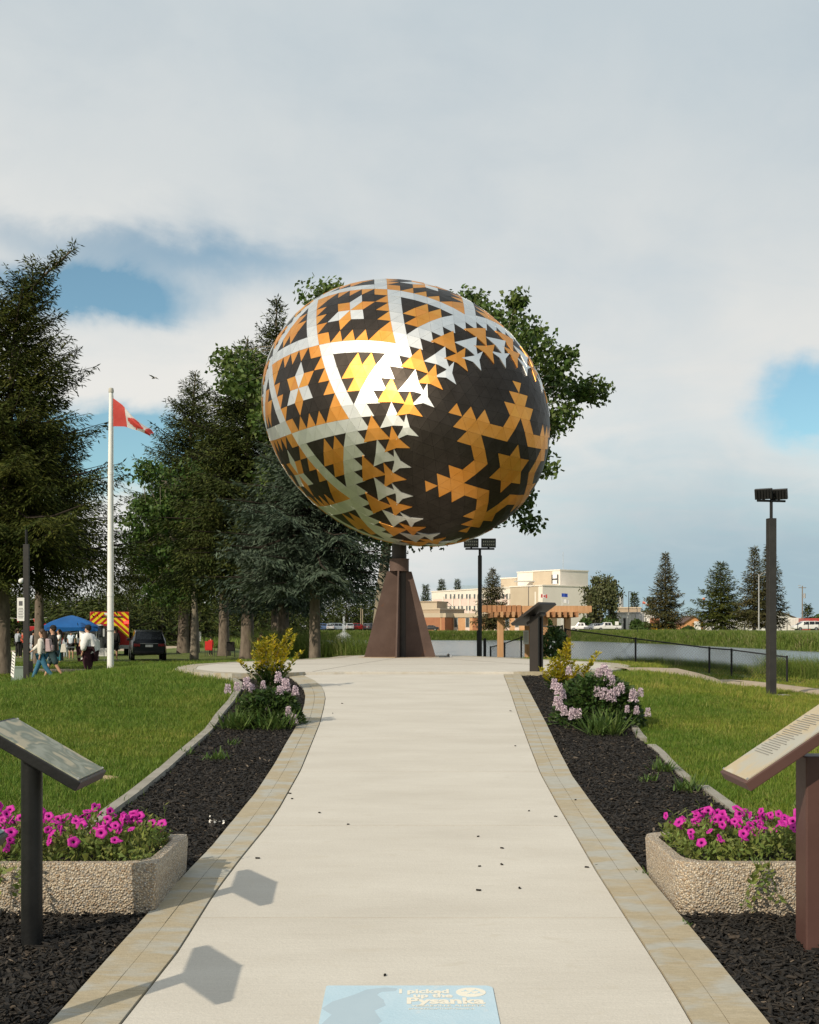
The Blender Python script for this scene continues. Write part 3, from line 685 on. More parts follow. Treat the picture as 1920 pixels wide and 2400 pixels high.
# inner shell
sh = MB(); ns, npz = 48, 72
for i in range(ns + 1):
    s = STOT * i / ns
    for k in range(npz): sh.v.append(tuple(MINV @ egg_pt(s, 360 * k / npz, -.035)[0]))
for i in range(ns):
    for k in range(npz):
        q = (k + 1) % npz; sh.f.append((i * npz + k, i * npz + q, (i + 1) * npz + q, (i + 1) * npz + k)); sh.m.append(0)
sh.build('shell', mat('shell_frame', (0.10, 0.09, 0.08), rough=.6, metal=.5), monument, smooth=True)
# tiles as thin plates, 300 that show largest as parts of their own
camv = Vector((0, 0, EYE)); built = []
jr = random.Random(5)
for pts, colr, proud in tiles:
    n = len(pts); P3 = [egg_pt(s, ph, proud) for s, ph in pts]; c = sum((p[0] for p in P3), Vector()) / n; nm = sum((p[1] for p in P3), Vector()).normalized()
    vs = [c + (p[0] - c) * (1 - .0028 / max(.08, (p[0] - c).length)) for p in P3]
    tl = Vector((jr.gauss(0, .006), jr.gauss(0, .006), jr.gauss(0, .006)))
    vs = [v + nm * ((v - c).dot(tl)) for v in vs]
    area = 0
    for k in range(1, n - 1): area += (vs[k] - vs[0]).cross(vs[k + 1] - vs[0]).length / 2
    view = (camv - c).normalized(); vis = area * max(0, nm.dot(view)) * (1 if colr != 2 else .92)
    built.append((vis, vs, nm, colr, n))
built.sort(key=lambda b: -b[0])
def plate(mb, vs, nm, mi):
    n = len(vs); top = [MINV @ v for v in vs]; bot = [MINV @ (v - nm * .03) for v in vs]
    # orient outward
    e = (top[1] - top[0]).cross(top[2] - top[0])
    if n == 6: e = (top[2] - top[0]).cross(top[4] - top[0])
    if e.dot(nm) < 0: top.reverse(); bot.reverse()
    f = [tuple(range(n))] + [((i + 1) % n, i, n + i, n + (i + 1) % n) for i in range(n)]
    mb.add(top + bot, f, mi)
names = ('silver_tile', 'gold_tile', 'black_tile')
for vis, vs, nm, colr, n in built[:300]:
    mb = MB(); plate(mb, vs, nm, 0); mb.build('metal_tile', TM[colr], monument)
rest = MB()
for vis, vs, nm, colr, n in built[300:]: plate(rest, vs, nm, colr)
tag(rest.build('remaining_metal_tiles', TM, monument), kind='stuff')
# stand
m_rust = mat('weathering_steel', (0.082, 0.052, 0.042), (0.118, 0.078, 0.064), rough=.72, scale=2.2, detail=8, bump=.15, bscale=30, spec=.3, wear=((0.17, 0.075, 0.035), 3.2, .66))
m_dark = mat('dark_brown_steel', (0.030, 0.024, 0.021), (0.05, 0.04, 0.034), rough=.6, scale=3)
mb = MB().tube([(-.25 + .195, 0, -.02), (-.055, 0, 2.42)], .20, 32); 
cxo = -.055
mb = MB().tube([(cxo + .06, .06, 0), (cxo + .06, .06, 2.12)], .12, 32); mb.build('column', m_dark, monument, smooth=True)
mb = MB().tube([(cxo, 0, 2.12), (cxo, 0, 2.13), (cxo, 0, 2.40), (cxo, 0, 2.42)], [.245, .235, .235, .25], 32); mb.build('collar', m_rust, monument, smooth=True, angle=30)
mb = MB().tube([(cxo, 0, 2.40), (cxo, 0, 3.2)], .178, 32); mb.build('upper_column', m_dark, monument, smooth=True)
for k, (ang, ex) in enumerate(((R(186), .86), (R(4), .90), (R(266), .95), (R(94), .9))):
    d = Vector((math.cos(ang), math.sin(ang), 0)); t = Vector((-d.y, d.x, 0)) * .017; o = Vector((cxo, 0, 0))
    q = [o + d * .0, o + d * ex, o + d * .30 + Vector((0, 0, 2.115)), o + d * .0 + Vector((0, 0, 2.115))]
    vs = [v + t for v in q] + [v - t for v in q]
    MB().add(vs, [(0, 1, 2, 3), (7, 6, 5, 4), (0, 4, 5, 1), (1, 5, 6, 2), (2, 6, 7, 3), (3, 7, 4, 0)]).build('steel_fin', m_rust, monument)
MB().tube([(cxo, 0, fz - PADZ - .03), (cxo, 0, fz - PADZ + .004)], 1.0, 40).build('rust_stained_plinth', mat('rust_stain', (0.36, 0.25, 0.15), (0.46, 0.36, 0.25), rough=.9, scale=2.5), monument)
# ------------------------------------------------------------------ trees
m_bark = mat('spruce_bark', (0.095, 0.075, 0.058), (0.20, 0.165, 0.13), rough=.95, scale=6, bump=1.0, bscale=14, stretch=(1, 1, .35))
m_twig = mat('dark_twigs', (0.022, 0.017, 0.012), (0.04, 0.03, 0.022), rough=.95, scale=8)
m_barkp = mat('pale_bark', (0.17, 0.145, 0.11), (0.30, 0.265, 0.205), rough=.95, scale=5, bump=1.0, bscale=12, stretch=(1, 1, .3))
m_spr = mat('spruce_needles', (0.026, 0.042, 0.007), (0.092, 0.100, 0.018), rough=.75, scale=.9, detail=6, island=.35, trans=.12, spec=.2)
m_spr2 = mat('dark_spruce_needles', (0.022, 0.038, 0.008), (0.074, 0.088, 0.018), rough=.75, scale=.9, detail=6, island=.35, trans=.1, spec=.2)
m_blue = mat('blue_spruce_needles', (0.034, 0.056, 0.034), (0.078, 0.105, 0.070), rough=.7, scale=.9, detail=6, island=.35, trans=.1, spec=.25)
m_rusty = mat('cone_laden_needles', (0.052, 0.058, 0.018), (0.10, 0.080, 0.032), rough=.75, scale=.35, detail=5, island=.3, trans=.1, spec=.2)
m_leaf = mat('maple_leaves', (0.055, 0.098, 0.018), (0.105, 0.15, 0.032), rough=.55, scale=.8, island=.35, trans=.3, spec=.3)
m_ash = mat('ash_leaves', (0.042, 0.085, 0.015), (0.080, 0.135, 0.024), rough=.55, scale=.8, island=.35, trans=.3, spec=.3)
m_wil = mat('birch_leaves', (0.060, 0.075, 0.024), (0.115, 0.12, 0.045), rough=.6, scale=.5, island=.3, trans=.25)
m_bush = mat('hedge_leaves', (0.03, 0.065, 0.012), (0.07, 0.115, 0.022), rough=.6, scale=1.2, island=.3, trans=.2)

def diamonds(C, D, N, L, W, fold=0.0):
    """leaf-sized faces: centre base C, long direction D, face normal N"""
    D = D / np.maximum(1e-6, np.linalg.norm(D, axis=1, keepdims=True)); S = np.cross(N, D); S = S / np.maximum(1e-6, np.linalg.norm(S, axis=1, keepdims=True))
    L = np.asarray(L)[:, None] if np.ndim(L) else L; W = np.asarray(W)[:, None] if np.ndim(W) else W
    V = np.stack([C, C + D * L * .45 + S * W * .5, C + D * L, C + D * L * .45 - S * W * .5], 1).reshape(-1, 3)
    n = len(C); return V, np.arange(n * 4).reshape(n, 4)
def leaf_part(name, V, F, m, parent): return link(name, mesh_np(name, V, F), m, parent)

def spruce(label, x, y, h, r, z0, seed, m, tr=.25, lean=(0, 0), k=1.0, dens=1.0, bark=None, group=None, gz=None, droop=.35, hang=.5, top_bend=0.0, ragged=.35):
    """spruce: trunk, whorls of drooping boughs, every bough carrying flat sprays of needles; k scales the spray size"""
    rg = np.random.default_rng(seed); gz = Hs(x, y) if gz is None else gz
    t = thing('spruce_tree', label, 'tree', (x, y, gz - .03), 0, group)
    def axis(z):
        q = z / h; return np.array([lean[0] * q * q + top_bend * max(0, (q - .84) / .16) ** 1.6, lean[1] * q * q, z])
    pts = [axis(h * i / 14) for i in range(15)]; rs = [tr * (1.25 if i == 0 else 1) * (1 - .93 * (i / 14)) + .012 for i in range(15)]
    tb = MB().tube(pts, rs, 10)
    Cs, Ds, Ns, Ls = [], [], [], []
    z = z0; wi = 0
    while z < h - .12:
        q = (z - z0) / (h - z0); prof = (1 - q) ** .78 * min(1, .55 + q * 3.2) * (1 + .22 * math.sin(wi * 1.9) * (1 - q))
        nb = int(6 + 2 * rg.random()) if q < .85 else 5
        for b in range(nb):
            az = 2 * PI * (b + .35 * rg.normal()) / nb + wi * .9; L = max(.18 * k, r * prof * rg.uniform(1 - ragged * 1.3, 1 + ragged * .5))
            a0 = axis(z + rg.normal() * .08); pitch = -.12 + .75 * q ** 1.5 + rg.normal() * .09
            nseg = max(3, int(L / (.15 * k))); u = np.linspace(.06, 1, nseg)
            hd = np.array([math.cos(az), math.sin(az)]); rad = u * L * math.cos(pitch)
            zz = u * L * math.sin(pitch) - droop * L * .55 * u ** 1.3 * (1 - q) + .22 * L * np.maximum(0, u - .6) ** 1.5 * 2
            Pb = np.stack([a0[0] + hd[0] * rad, a0[1] + hd[1] * rad, a0[2] + zz], 1)
            if L > .8 * k: tb.tube([tuple(Pb[0]), tuple(Pb[nseg // 2]), tuple(Pb[-1])], [.02 + .010 * L, .012 + .005 * L, .006], 4, mi=1, cap=False)
            ax = np.gradient(Pb, axis=0); ax /= np.linalg.norm(ax, axis=1, keepdims=True)
            side = np.cross(ax, np.array([0, 0, 1.0])); side /= np.maximum(1e-6, np.linalg.norm(side, axis=1, keepdims=True))
            for sgn in (-1, 1):
                bl = (.42 * L * (1 - u) * (.35 + u) * 1.5 + .14 * k) * rg.uniform(.6, 1.2, nseg)
                nmax = int(max(1, np.ceil(bl.max() / (.10 * k))))
                for j in range(nmax):
                    f = (j + rg.random(nseg)) * .10 * k; ok = (f < bl) & (rg.random(nseg) < dens)
                    if not ok.any(): continue
                    dirv = ax * .62 + side * sgn * .78
                    c = Pb + dirv * f[:, None]; c[:, 2] -= hang * f * (.5 + .5 * rg.random(nseg)) * (.5 + f) ; c += rg.normal(0, .025 * k, c.shape)
                    d = dirv + rg.normal(0, .28, c.shape); d[:, 2] -= .25 + .5 * rg.random(nseg)
                    nn = np.tile([0, 0, 1.0], (nseg, 1)) + rg.normal(0, .55, c.shape)
                    Cs.append(c[ok]); Ds.append(d[ok]); Ns.append(nn[ok]); Ls.append(rg.uniform(.15, .27, ok.sum()) * k)
            m2 = rg.random(nseg) < dens
            Cs.append(Pb[m2]); d = ax + rg.normal(0, .3, ax.shape); Ds.append(d[m2]); Ns.append((np.tile([0, 0, 1.0], (nseg, 1)) + rg.normal(0, .5, ax.shape))[m2]); Ls.append(rg.uniform(.18, .28, m2.sum()) * k)
        z += (.27 + .1 * rg.random()) * (k ** .7) * (1 - .35 * q) * max(1.0, h / 18); wi += 1
    C = np.concatenate(Cs); D = np.concatenate(Ds); N = np.concatenate(Ns); L = np.concatenate(Ls)
    V, Fq = diamonds(C, D, N, L * 1.3, L * .30)
    tb.build('trunk', [bark or m_bark, m_twig], t, smooth=True); leaf_part('crown', V, Fq, m, t); return t
def crown_tree(label, x, y, seed, m, bark, tr, trunk, centre, radii, nclump, nleaf, leaf, clump, group=None, gz=None, shell=.55, name='broadleaf_tree', cut=None, hang=0.0):
    """tree whose limbs fan out from the trunk to leaf clumps spread through an uneven crown"""
    rg = np.random.default_rng(seed); gz = Hs(x, y) if gz is None else gz
    t = thing(name, label, 'tree', (x, y, gz - .03), 0, group); tb = MB()
    trunk = [np.array(p, float) for p in trunk]; n = len(trunk)
    tb.tube([tuple(p) for p in trunk], [tr * (1.25 if i == 0 else 1.0) * (1 - .45 * i / (n - 1)) for i in range(n)], 12)
    top = trunk[-1]; c0 = np.array(centre, float); rd = np.array(radii, float); cl = []
    while len(cl) < nclump:
        d = rg.normal(0, 1, 3); d /= np.linalg.norm(d); lump = 1 + .16 * math.sin(d[0] * 7 + d[2] * 5 + seed) + .10 * math.sin(d[0] * 13 - d[1] * 9)
        q = c0 + d * rd * (shell + (1 - shell) * rg.random() ** .6) * lump
        if cut is None or cut(q): cl.append(q)
    cl = np.array(cl)
    mains = []
    for k in range(9):
        az = 2 * PI * k / 9 + rg.normal(0, .2); d = np.array([math.cos(az) * .62, math.sin(az) * .62, rg.uniform(-.05, .75)])
        e = c0 + d * rd; a = trunk[-1 - (k % 2)]; mid = (a + e) / 2 + np.array([0, 0, .08 * rd[2]]) + rg.normal(0, .06, 3) * rd
        tb.tube([tuple(a), tuple(mid), tuple(e)], [tr * .42, tr * .26, tr * .10], 6, cap=False); mains += [mid, e]
    mains = np.array(mains)
    for q in cl:
        j = np.argmin(((mains - q) ** 2).sum(1)); a = mains[j]; tb.tube([tuple(a), tuple((a + q) / 2 + rg.normal(0, .05, 3) * rd), tuple(q)], [tr * .09, tr * .06, tr * .03], 4, cap=False)
    N0 = nclump * nleaf; sz = np.repeat(rg.uniform(.6, 1.35, nclump), nleaf)[:, None] * clump
    dd = rg.normal(0, 1, (N0, 3)); dd /= np.linalg.norm(dd, axis=1, keepdims=True)
    C = np.repeat(cl, nleaf, 0) + dd * sz * (rg.random((N0, 1)) ** .45) * np.array([1.2, 1.2, .75])
    if hang: C[:, 2] -= hang * rg.random(N0) ** 1.6
    D = rg.normal(0, 1, C.shape); D[:, 2] -= .6 + hang * .4; Nn = dd * .8 + rg.normal(0, .6, C.shape) + np.array([0, 0, .5]); L = rg.uniform(.7, 1.3, N0) * leaf
    V, Fq = diamonds(C, D, Nn, L, L * .75)
    tb.build('trunk', bark, t, smooth=True); leaf_part('crown', V, Fq, m, t); return t
def bush(label, x, y, h, rx, seed, m, leaf=.25, n=2600, group=None, ry=None):
    rg = np.random.default_rng(seed); t = thing('bush', label, 'bush', (x, y, Hs(x, y) - .02), 0, group)
    a = rg.random(n) * 6.28; u = rg.random(n); c = rg.random(n); rr = np.sqrt(1 - (2 * u - 1) ** 2) * (.72 + .3 * c)
    C = np.stack([rr * np.cos(a) * rx, rr * np.sin(a) * (ry or rx), h * .5 + h * .5 * (2 * u - 1) * (.8 + .25 * c)], 1); C[:, 2] = np.maximum(C[:, 2], .03)
    D = rg.normal(0, 1, C.shape); N = C - np.array([0, 0, h * .5]) + rg.normal(0, .5, C.shape) * h * .4; L = rg.uniform(.7, 1.3, n) * leaf
    V, Fq = diamonds(C, D, N, L, L * .8); leaf_part('foliage', V, Fq, m, t)
    MB().tube([(0, 0, -.05), (0, 0, h * .5)], [.08, .03], 6).build('stem', m_bark, t); return t

def PX(px, Y): return (px - CXP) / FPX * Y
spruce('tall dark spruce with bent crooked tip beside the flagpole', PX(6, 45), 45, 16.0, 5.4, 3.9, 21, m_spr, tr=.30, lean=(.7, 0), top_bend=1.9, k=.78, droop=.16, dens=1.0)
spruce('leaning spruce filling the gap behind the notice post', PX(92, 58), 58, 12.5, 4.8, 5.6, 28, m_spr2, tr=.26, k=.95, droop=.2)
spruce('tall spruce on a double trunk behind the parked dark car', PX(430, 88), 88, 20.6, 6.6, 4.6, 22, m_spr2, tr=.42, lean=(.9, 0), k=1.15, droop=.3)
t2 = bpy.data.objects['spruce_tree.002']; MB().tube([(.75, .3, 0), (.72, .3, 2.5), (.6, .2, 6)], [.42, .34, .25], 10).build('second_trunk', m_bark, t2, smooth=True)
spruce('broad spruce on a thick bare trunk beside the person in red', PX(580, 62), 62, 16.8, 5.6, 5.0, 23, m_spr2, tr=.36, k=.95, droop=.42, hang=.8)
spruce('blue green spruce growing close to the egg stand', PX(738, 40), 40, 10.5, 3.9, 3.3, 24, m_blue, tr=.20, k=.8, droop=.32)
spruce('narrow spruce whose tip rises above the egg shoulder', PX(648, 72), 72, 22.4, 5.2, 5.0, 25, m_spr2, tr=.35, k=1.1, droop=.35)
spruce('spruce with long drooping boughs behind the slender pale trunk', PX(525, 80), 80, 16.5, 5.2, 5.6, 26, m_spr, tr=.38, k=1.15, droop=.5, hang=.9)
spruce('low limbed spruce just behind the reeds by the lake', PX(665, 58), 58, 11.5, 3.6, 3.2, 29, m_blue, tr=.3, k=1.2, droop=.4, hang=.7)
crown_tree('big leafy poplar with pale leaning trunk rising behind the egg', PX(884, 48), 48, 31, m_leaf, m_barkp, .27, [(0, 0, 0), (.06, 0, 1.9), (.24, 0, 3.8), (.40, 0, 5.2), (.5, .1, 6.8)],
           (.95, .5, 10.2), (6.5, 5.2, 5.0), 640, 140, .21, .70, shell=.5, cut=lambda q: q[2] > 5.4 - .12 * q[0])
crown_tree('light green ash tree on a slender pale trunk', PX(455, 69), 69, 33, m_ash, m_barkp, .22, [(0, 0, 0), (.05, 0, 2.0), (0, 0, 4.0), (-.3, 0, 5.6)], (-.9, 0, 7.6), (3.1, 2.6, 4.3), 120, 120, .22, .75, shell=.3, hang=.5)
# trees beyond the lake
for px, top, Y, hw, m, lab, sd in ((1155, 1335, 285, 36, m_rusty, 'lone spruce in front of the hospital brick wing', 41), (1560, 1300, 230, 37, m_rusty, 'brownish cone laden spruce between the white pickup and the orange shed', 42),
        (1690, 1318, 222, 50, m_spr, 'broad green spruce beside the orange gabled shed', 43), (1768, 1286, 214, 34, m_rusty, 'brown tipped spruce beside the grey street light', 44), (1803, 1279, 222, 34, m_rusty, 'tallest brown tipped spruce behind the lamp post', 45),
        (998, 1372, 425, 12, m_spr2, 'small spruce at the end of the hospital wing', 46), (1036, 1358, 440, 17, m_spr2, 'dark spruce over the end of the hospital roof', 47), (1073, 1362, 470, 14, m_spr2, 'spruce tip peeping over the hospital roof', 48),
        (1487, 1391, 385, 13, m_spr2, 'small spruce behind the chimney of the plant building', 49), (1526, 1400, 365, 12, m_spr2, 'small spruce beside the windsock', 50), (1893, 1419, 380, 14, m_spr2, 'small spruce behind the red shipping container', 51)):
    gz = Hs(PX(px, Y), Y); h = (CYP - top) / FPX * Y + EYE - gz; s = Y / 2800
    kk = 2.4 if hw > 25 else 3.6
    spruce(lab, PX(px, Y), Y, h, hw * s * 1.55, 1.0 if hw > 30 else 1.5, sd, m, tr=.3, k=kk, droop=.15, hang=.2, ragged=.25)
crown_tree('weeping birch with hanging yellow green foliage beside the hospital', PX(1408, 290), 290, 61, m_wil, m_barkp, .4, [(0, 0, 0), (.1, 0, 3), (0, 0, 7), (0, 0, 11)], (.2, 0, 8.4), (4.7, 4.0, 7.0), 90, 60, .6, 1.1, shell=.35, hang=3.0)
for px, py, hw, hh, Y, lab, sd in ((1372, 1472, 13, 26, 285, 'round clipped bush beside the white crew cab pickup', 71), (1430, 1472, 22, 23, 280, 'wide rounded bush behind the silver pickup', 72), (1492, 1474, 12, 22, 278, 'dark upright bush in front of the plant building', 73), (1514, 1474, 15, 14, 270, 'low spreading bush beside the yellow bins', 74), (1282, 1478, 9, 26, 280, 'clipped bush seen through the pergola posts', 75), (1614, 1484, 11, 9, 200, 'scrubby little bush on the far bank edge', 76)):
    s = Y / 2800; x = PX(px, Y); bush(lab, x, Y, hh * s * 1.05, hw * s, sd, m_bush, leaf=.7, n=1500)
# dark tree belts far behind: single trees told apart
bg_trees = [(20, 1392, 150), (70, 1405, 175), (112, 1384, 160), (252, 1372, 170), (285, 1392, 150), (318, 1384, 190), (350, 1408, 165), (392, 1392, 200), (500, 1400, 150), (540, 1398, 175), (618, 1390, 160), (680, 1405, 190), (-20, 1370, 140), (45, 1395, 140), (150, 1390, 150), (205, 1398, 165), (440, 1395, 150), (580, 1392, 140), (640, 1400, 150), (8, 1402, 118), (232, 1400, 122), (268, 1412, 118), (300, 1405, 128), (178, 1408, 130), (380, 1410, 122), (470, 1408, 130)]
for i, (px, top, Y) in enumerate(bg_trees):
    gz = Hs(PX(px, Y), Y)
    spruce('dark spruce in the park belt behind the trucks and lawn', PX(px, Y), Y, (CYP - top) / FPX * Y + EYE - gz, 6.5, .8, 100 + i, m_spr2, tr=.25, k=2.6, droop=.25, group='park belt spruces', dens=1.0)
for i, px in enumerate((690, 722, 752, 781, 812, 842, 868, 893, 912)):
    Y = 345 + 13 * ((i * 5) % 4); gz = Hs(PX(px, Y), Y)
    spruce('tall dark spruce behind the parked cars across the lake', PX(px, Y), Y, (CYP - 1378 + 12 * math.sin(i * 2.1)) / FPX * Y, 6.0, .6, 130 + i, m_spr2, tr=.3, k=4.2, droop=.2, group='spruces behind the car park', dens=.9)
for i in range(9):
    px = 1440 + i * 62; Y = 520 + 30 * (i % 3); x = PX(px, Y); bush('low distant tree on the skyline behind the sheds', x, Y, 6.5 + 2.0 * math.sin(i * 1.7), 8, 160 + i, m_bush, leaf=1.6, n=900, group='skyline trees')
# ------------------------------------------------------------------ foreground furniture and planting
m_blackpaint = mat('black_painted_steel', (0.006, 0.0065, 0.007), (0.013, 0.0135, 0.014), rough=.42, scale=8, detail=8, bump=.06, bscale=60, spec=.3, wear=((0.03, 0.03, 0.03), 30, .72))
m_brownpaint = mat('brown_painted_steel', (0.075, 0.036, 0.030), (0.095, 0.048, 0.040), rough=.5, scale=3, bump=.05, wear=((0.16, 0.05, 0.025), 5, .68))
m_bronze = mat('bronze_painted_steel', (0.022, 0.018, 0.015), (0.032, 0.026, 0.022), rough=.45, scale=3)
m_pole = mat('charcoal_painted_pole', (0.028, 0.026, 0.025), (0.040, 0.038, 0.036), rough=.5, scale=4, bump=.05)
m_white = mat('white_paint', (0.72, 0.72, 0.70), (0.80, 0.80, 0.78), rough=.4, scale=3)
m_paper = mat('white_paper', (0.78, 0.78, 0.76), rough=.8)
m_print2 = mat('faded_print', (0.26, 0.25, 0.23), rough=.8)
m_print = mat('grey_print', (0.12, 0.12, 0.13), rough=.8)
m_galv = mat('galvanised_steel', (0.42, 0.43, 0.43), (0.52, 0.53, 0.53), rough=.45, metal=.7, scale=6)
m_wood = mat('cedar_wood', (0.46, 0.25, 0.12), (0.58, 0.35, 0.19), rough=.8, scale=2.5, detail=6, stretch=(6, 6, .6), bump=.3)
m_woodend = mat('cedar_end', (0.36, 0.17, 0.08), (0.46, 0.24, 0.12), rough=.85, scale=6)
def panel_mat(name, a, b, c, sc):
    m = bpy.data.materials.new(name); m.use_nodes = True; nt = m.node_tree; nd = nt.nodes; bs = nd['Principled BSDF']; bs.inputs['Roughness'].default_value = .5; bs.inputs['Specular IOR Level'].default_value = .3
    t = nd.new('ShaderNodeTexCoord'); n = nd.new('ShaderNodeTexNoise'); n.inputs['Scale'].default_value = sc; n.inputs['Detail'].default_value = 2.5; n.inputs['Distortion'].default_value = 1.2
    r = nd.new('ShaderNodeValToRGB'); el = r.color_ramp.elements; el[0].position = .40; el[0].color = (*a, 1); el[1].position = .60; el[1].color = (*b, 1); e = el.new(.52); e.color = (*c, 1); r.color_ramp.interpolation = 'EASE'
    nt.links.new(t.outputs['Object'], n.inputs[0]); nt.links.new(n.outputs['Fac'], r.inputs[0]); nt.links.new(r.outputs[0], bs.inputs['Base Color']); return m
m_faded = panel_mat('faded_printed_panel', (0.33, 0.34, 0.27), (0.45, 0.40, 0.28), (0.20, 0.22, 0.17), 5.0)
m_faded2 = panel_mat('weathered_printed_panel', (0.38, 0.37, 0.32), (0.46, 0.43, 0.35), (0.43, 0.36, 0.24), 3.0)
m_faded3 = panel_mat('blue_printed_panel', (0.12, 0.20, 0.21), (0.20, 0.26, 0.25), (0.16, 0.22, 0.22), 4)
def slant_sign(label, x, y, gz, side, kind, post, panelm, zc=.835, tilt=30, sl=.47, dep=.42, frame=None, name='interpretive_sign'):
    """reading panel: low edge towards the path, high edge away from it; side -1 stands left of the path"""
    t = thing(name, label, 'sign', (x, y, gz)); fr = frame or post
    M = Matrix.Rotation(R(tilt) * (1 if side > 0 else -1) * -1, 3, 'Y'); cxp = -.055 * side * -1 * -1
    c = Vector((.05 * -side, 0, zc))
    th = .042
    MB().box(c, (sl, dep, th), M=M).build('panel_frame', fr, t, bevel=.003)
    up = M @ Vector((0, 0, 1))
    MB().box(c + up * (th / 2 + .002), (sl - .03, dep - .03, .006), M=M).build('printed_panel', panelm, t)
    if kind == 'round':
        MB().tube([(0, 0, -.08), (0, 0, zc - .02)], .0445, 28).build('post', post, t, smooth=True)
    elif kind == 'square':
        MB().box((0.075, 0, (zc - .03) / 2 - .04), (.155, .14, zc + .02)).build('post', post, t, bevel=.006)
    else:
        for s_ in (-1, 1): MB().box((.0, .055 * s_, (zc - .02) / 2 - .04), (.155, .045, zc + .04)).build('post', post, t, bevel=.004)
        MB().box((0, 0, (zc - .03) / 2 - .04), (.06, .09, zc - .02)).build('post_web', post, t)
        MB().box((0, 0, zc - .07), (.30, .16, .04), M=M).build('bracket', post, t)
    for sx in (-1, 1):
        for sy in (-1, 1): MB().box(c + M @ Vector((sx * (sl / 2 - .02), sy * (dep / 2 - .018), th / 2 + .006)), (.008, .008, .005), M=M).build('screw', m_galv, t)
    return t
gz = Hs(-1.6, 5.05)
s1 = slant_sign('faded map panel on a round black post beside the flower planter', -1.60, 5.06, gz, -1, 'round', m_blackpaint, m_faded)
s2 = slant_sign('blue green panel sign of which only a corner shows at the frame edge', -1.60, 3.775, Hs(-1.6, 3.775), -1, 'round', m_blackpaint, m_faded3)
s3 = slant_sign('sun bleached text panel on a rusting brown square post', 1.66, 5.06, Hs(1.66, 5.06), 1, 'square', m_brownpaint, m_faded2, zc=.87, tilt=34, sl=.56, dep=.40)
for i in range(22): MB().box(Vector((.05 * -1, 0, .87)) + Matrix.Rotation(-R(34), 3, 'Y') @ Vector((-.11 + i * .0135, .04, .0285)), (.0028, .20 + .05 * math.sin(i * 2.3), .0012), M=Matrix.Rotation(-R(34), 3, 'Y')).build('text_line', m_print2, s3)
s4 = slant_sign('dark bronze panel sign on a twin channel post at the top of the path', 1.97, 18.55, PADZ - .02, 1, 'channel', m_bronze, m_faded2, zc=.95, tilt=33, sl=.60, dep=.50); s4.rotation_euler = (0, 0, R(-38))

# planters
def agg_mat():
    m = bpy.data.materials.new('exposed_aggregate'); m.use_nodes = True; nt = m.node_tree; nd = nt.nodes; b = nd['Principled BSDF']; b.inputs['Roughness'].default_value = .7
    t = nd.new('ShaderNodeTexCoord'); v = nd.new('ShaderNodeTexVoronoi'); v.inputs['Scale'].default_value = 105; v.inputs['Randomness'].default_value = 1
    nt.links.new(t.outputs['Object'], v.inputs['Vector'])
    sp = nd.new('ShaderNodeSeparateColor'); nt.links.new(v.outputs['Color'], sp.inputs[0])
    r = nd.new('ShaderNodeValToRGB'); el = r.color_ramp.elements
    for p, c in ((0, (.26, .17, .10)), (.20, (.42, .31, .20)), (.42, (.52, .43, .31)), (.62, (.62, .54, .42)), (.80, (.40, .37, .33)), (.92, (.17, .16, .15)), (1, (.66, .63, .57))):
        e = el.new(p) if p not in (0, 1) else el[0 if p == 0 else -1]; e.color = (*c, 1)
    nt.links.new(sp.outputs[0], r.inputs[0])
    ed = nd.new('ShaderNodeValToRGB'); ed.color_ramp.elements[0].position = .0; ed.color_ramp.elements[1].position = .62; ed.color_ramp.elements[0].color = (1, 1, 1, 1); ed.color_ramp.elements[1].color = (0, 0, 0, 1)
    nt.links.new(v.outputs['Distance'], ed.inputs[0])
    ds = nd.new('ShaderNodeMath'); ds.operation = 'MULTIPLY'; ds.inputs[1].default_value = 78 / 78.0; nt.links.new(v.outputs['Distance'], ds.inputs[0])
    mr = nd.new('ShaderNodeMapRange'); mr.inputs[1].default_value = .42; mr.inputs[2].default_value = .62; nt.links.new(ds.outputs[0], mr.inputs[0])
    mx = nd.new('ShaderNodeMix'); mx.data_type = 'RGBA'; nt.links.new(mr.outputs[0], mx.inputs[0]); nt.links.new(r.outputs[0], mx.inputs[6]); mx.inputs[7].default_value = (.30, .25, .19, 1)
    nt.links.new(mx.outputs[2], b.inputs['Base Color'])
    bp = nd.new('ShaderNodeBump'); bp.invert = True; bp.inputs['Strength'].default_value = 1.0; bp.inputs['Distance'].default_value = .008; nt.links.new(v.outputs['Distance'], bp.inputs['Height']); nt.links.new(bp.outputs[0], b.inputs['Normal'])
    return m
m_agg = agg_mat()
def rrect(w, d, r, n=5, ch=None):
    out = []
    for (sx, sy, a0) in ((1, 1, 0), (-1, 1, 90), (-1, -1, 180), (1, -1, 270)):
        cx, cy = sx * (w / 2 - r), sy * (d / 2 - r)
        for i in range(n + 1): a = R(a0 + 90 * i / n); out.append((cx + r * math.cos(a), cy + r * math.sin(a)))
    return out
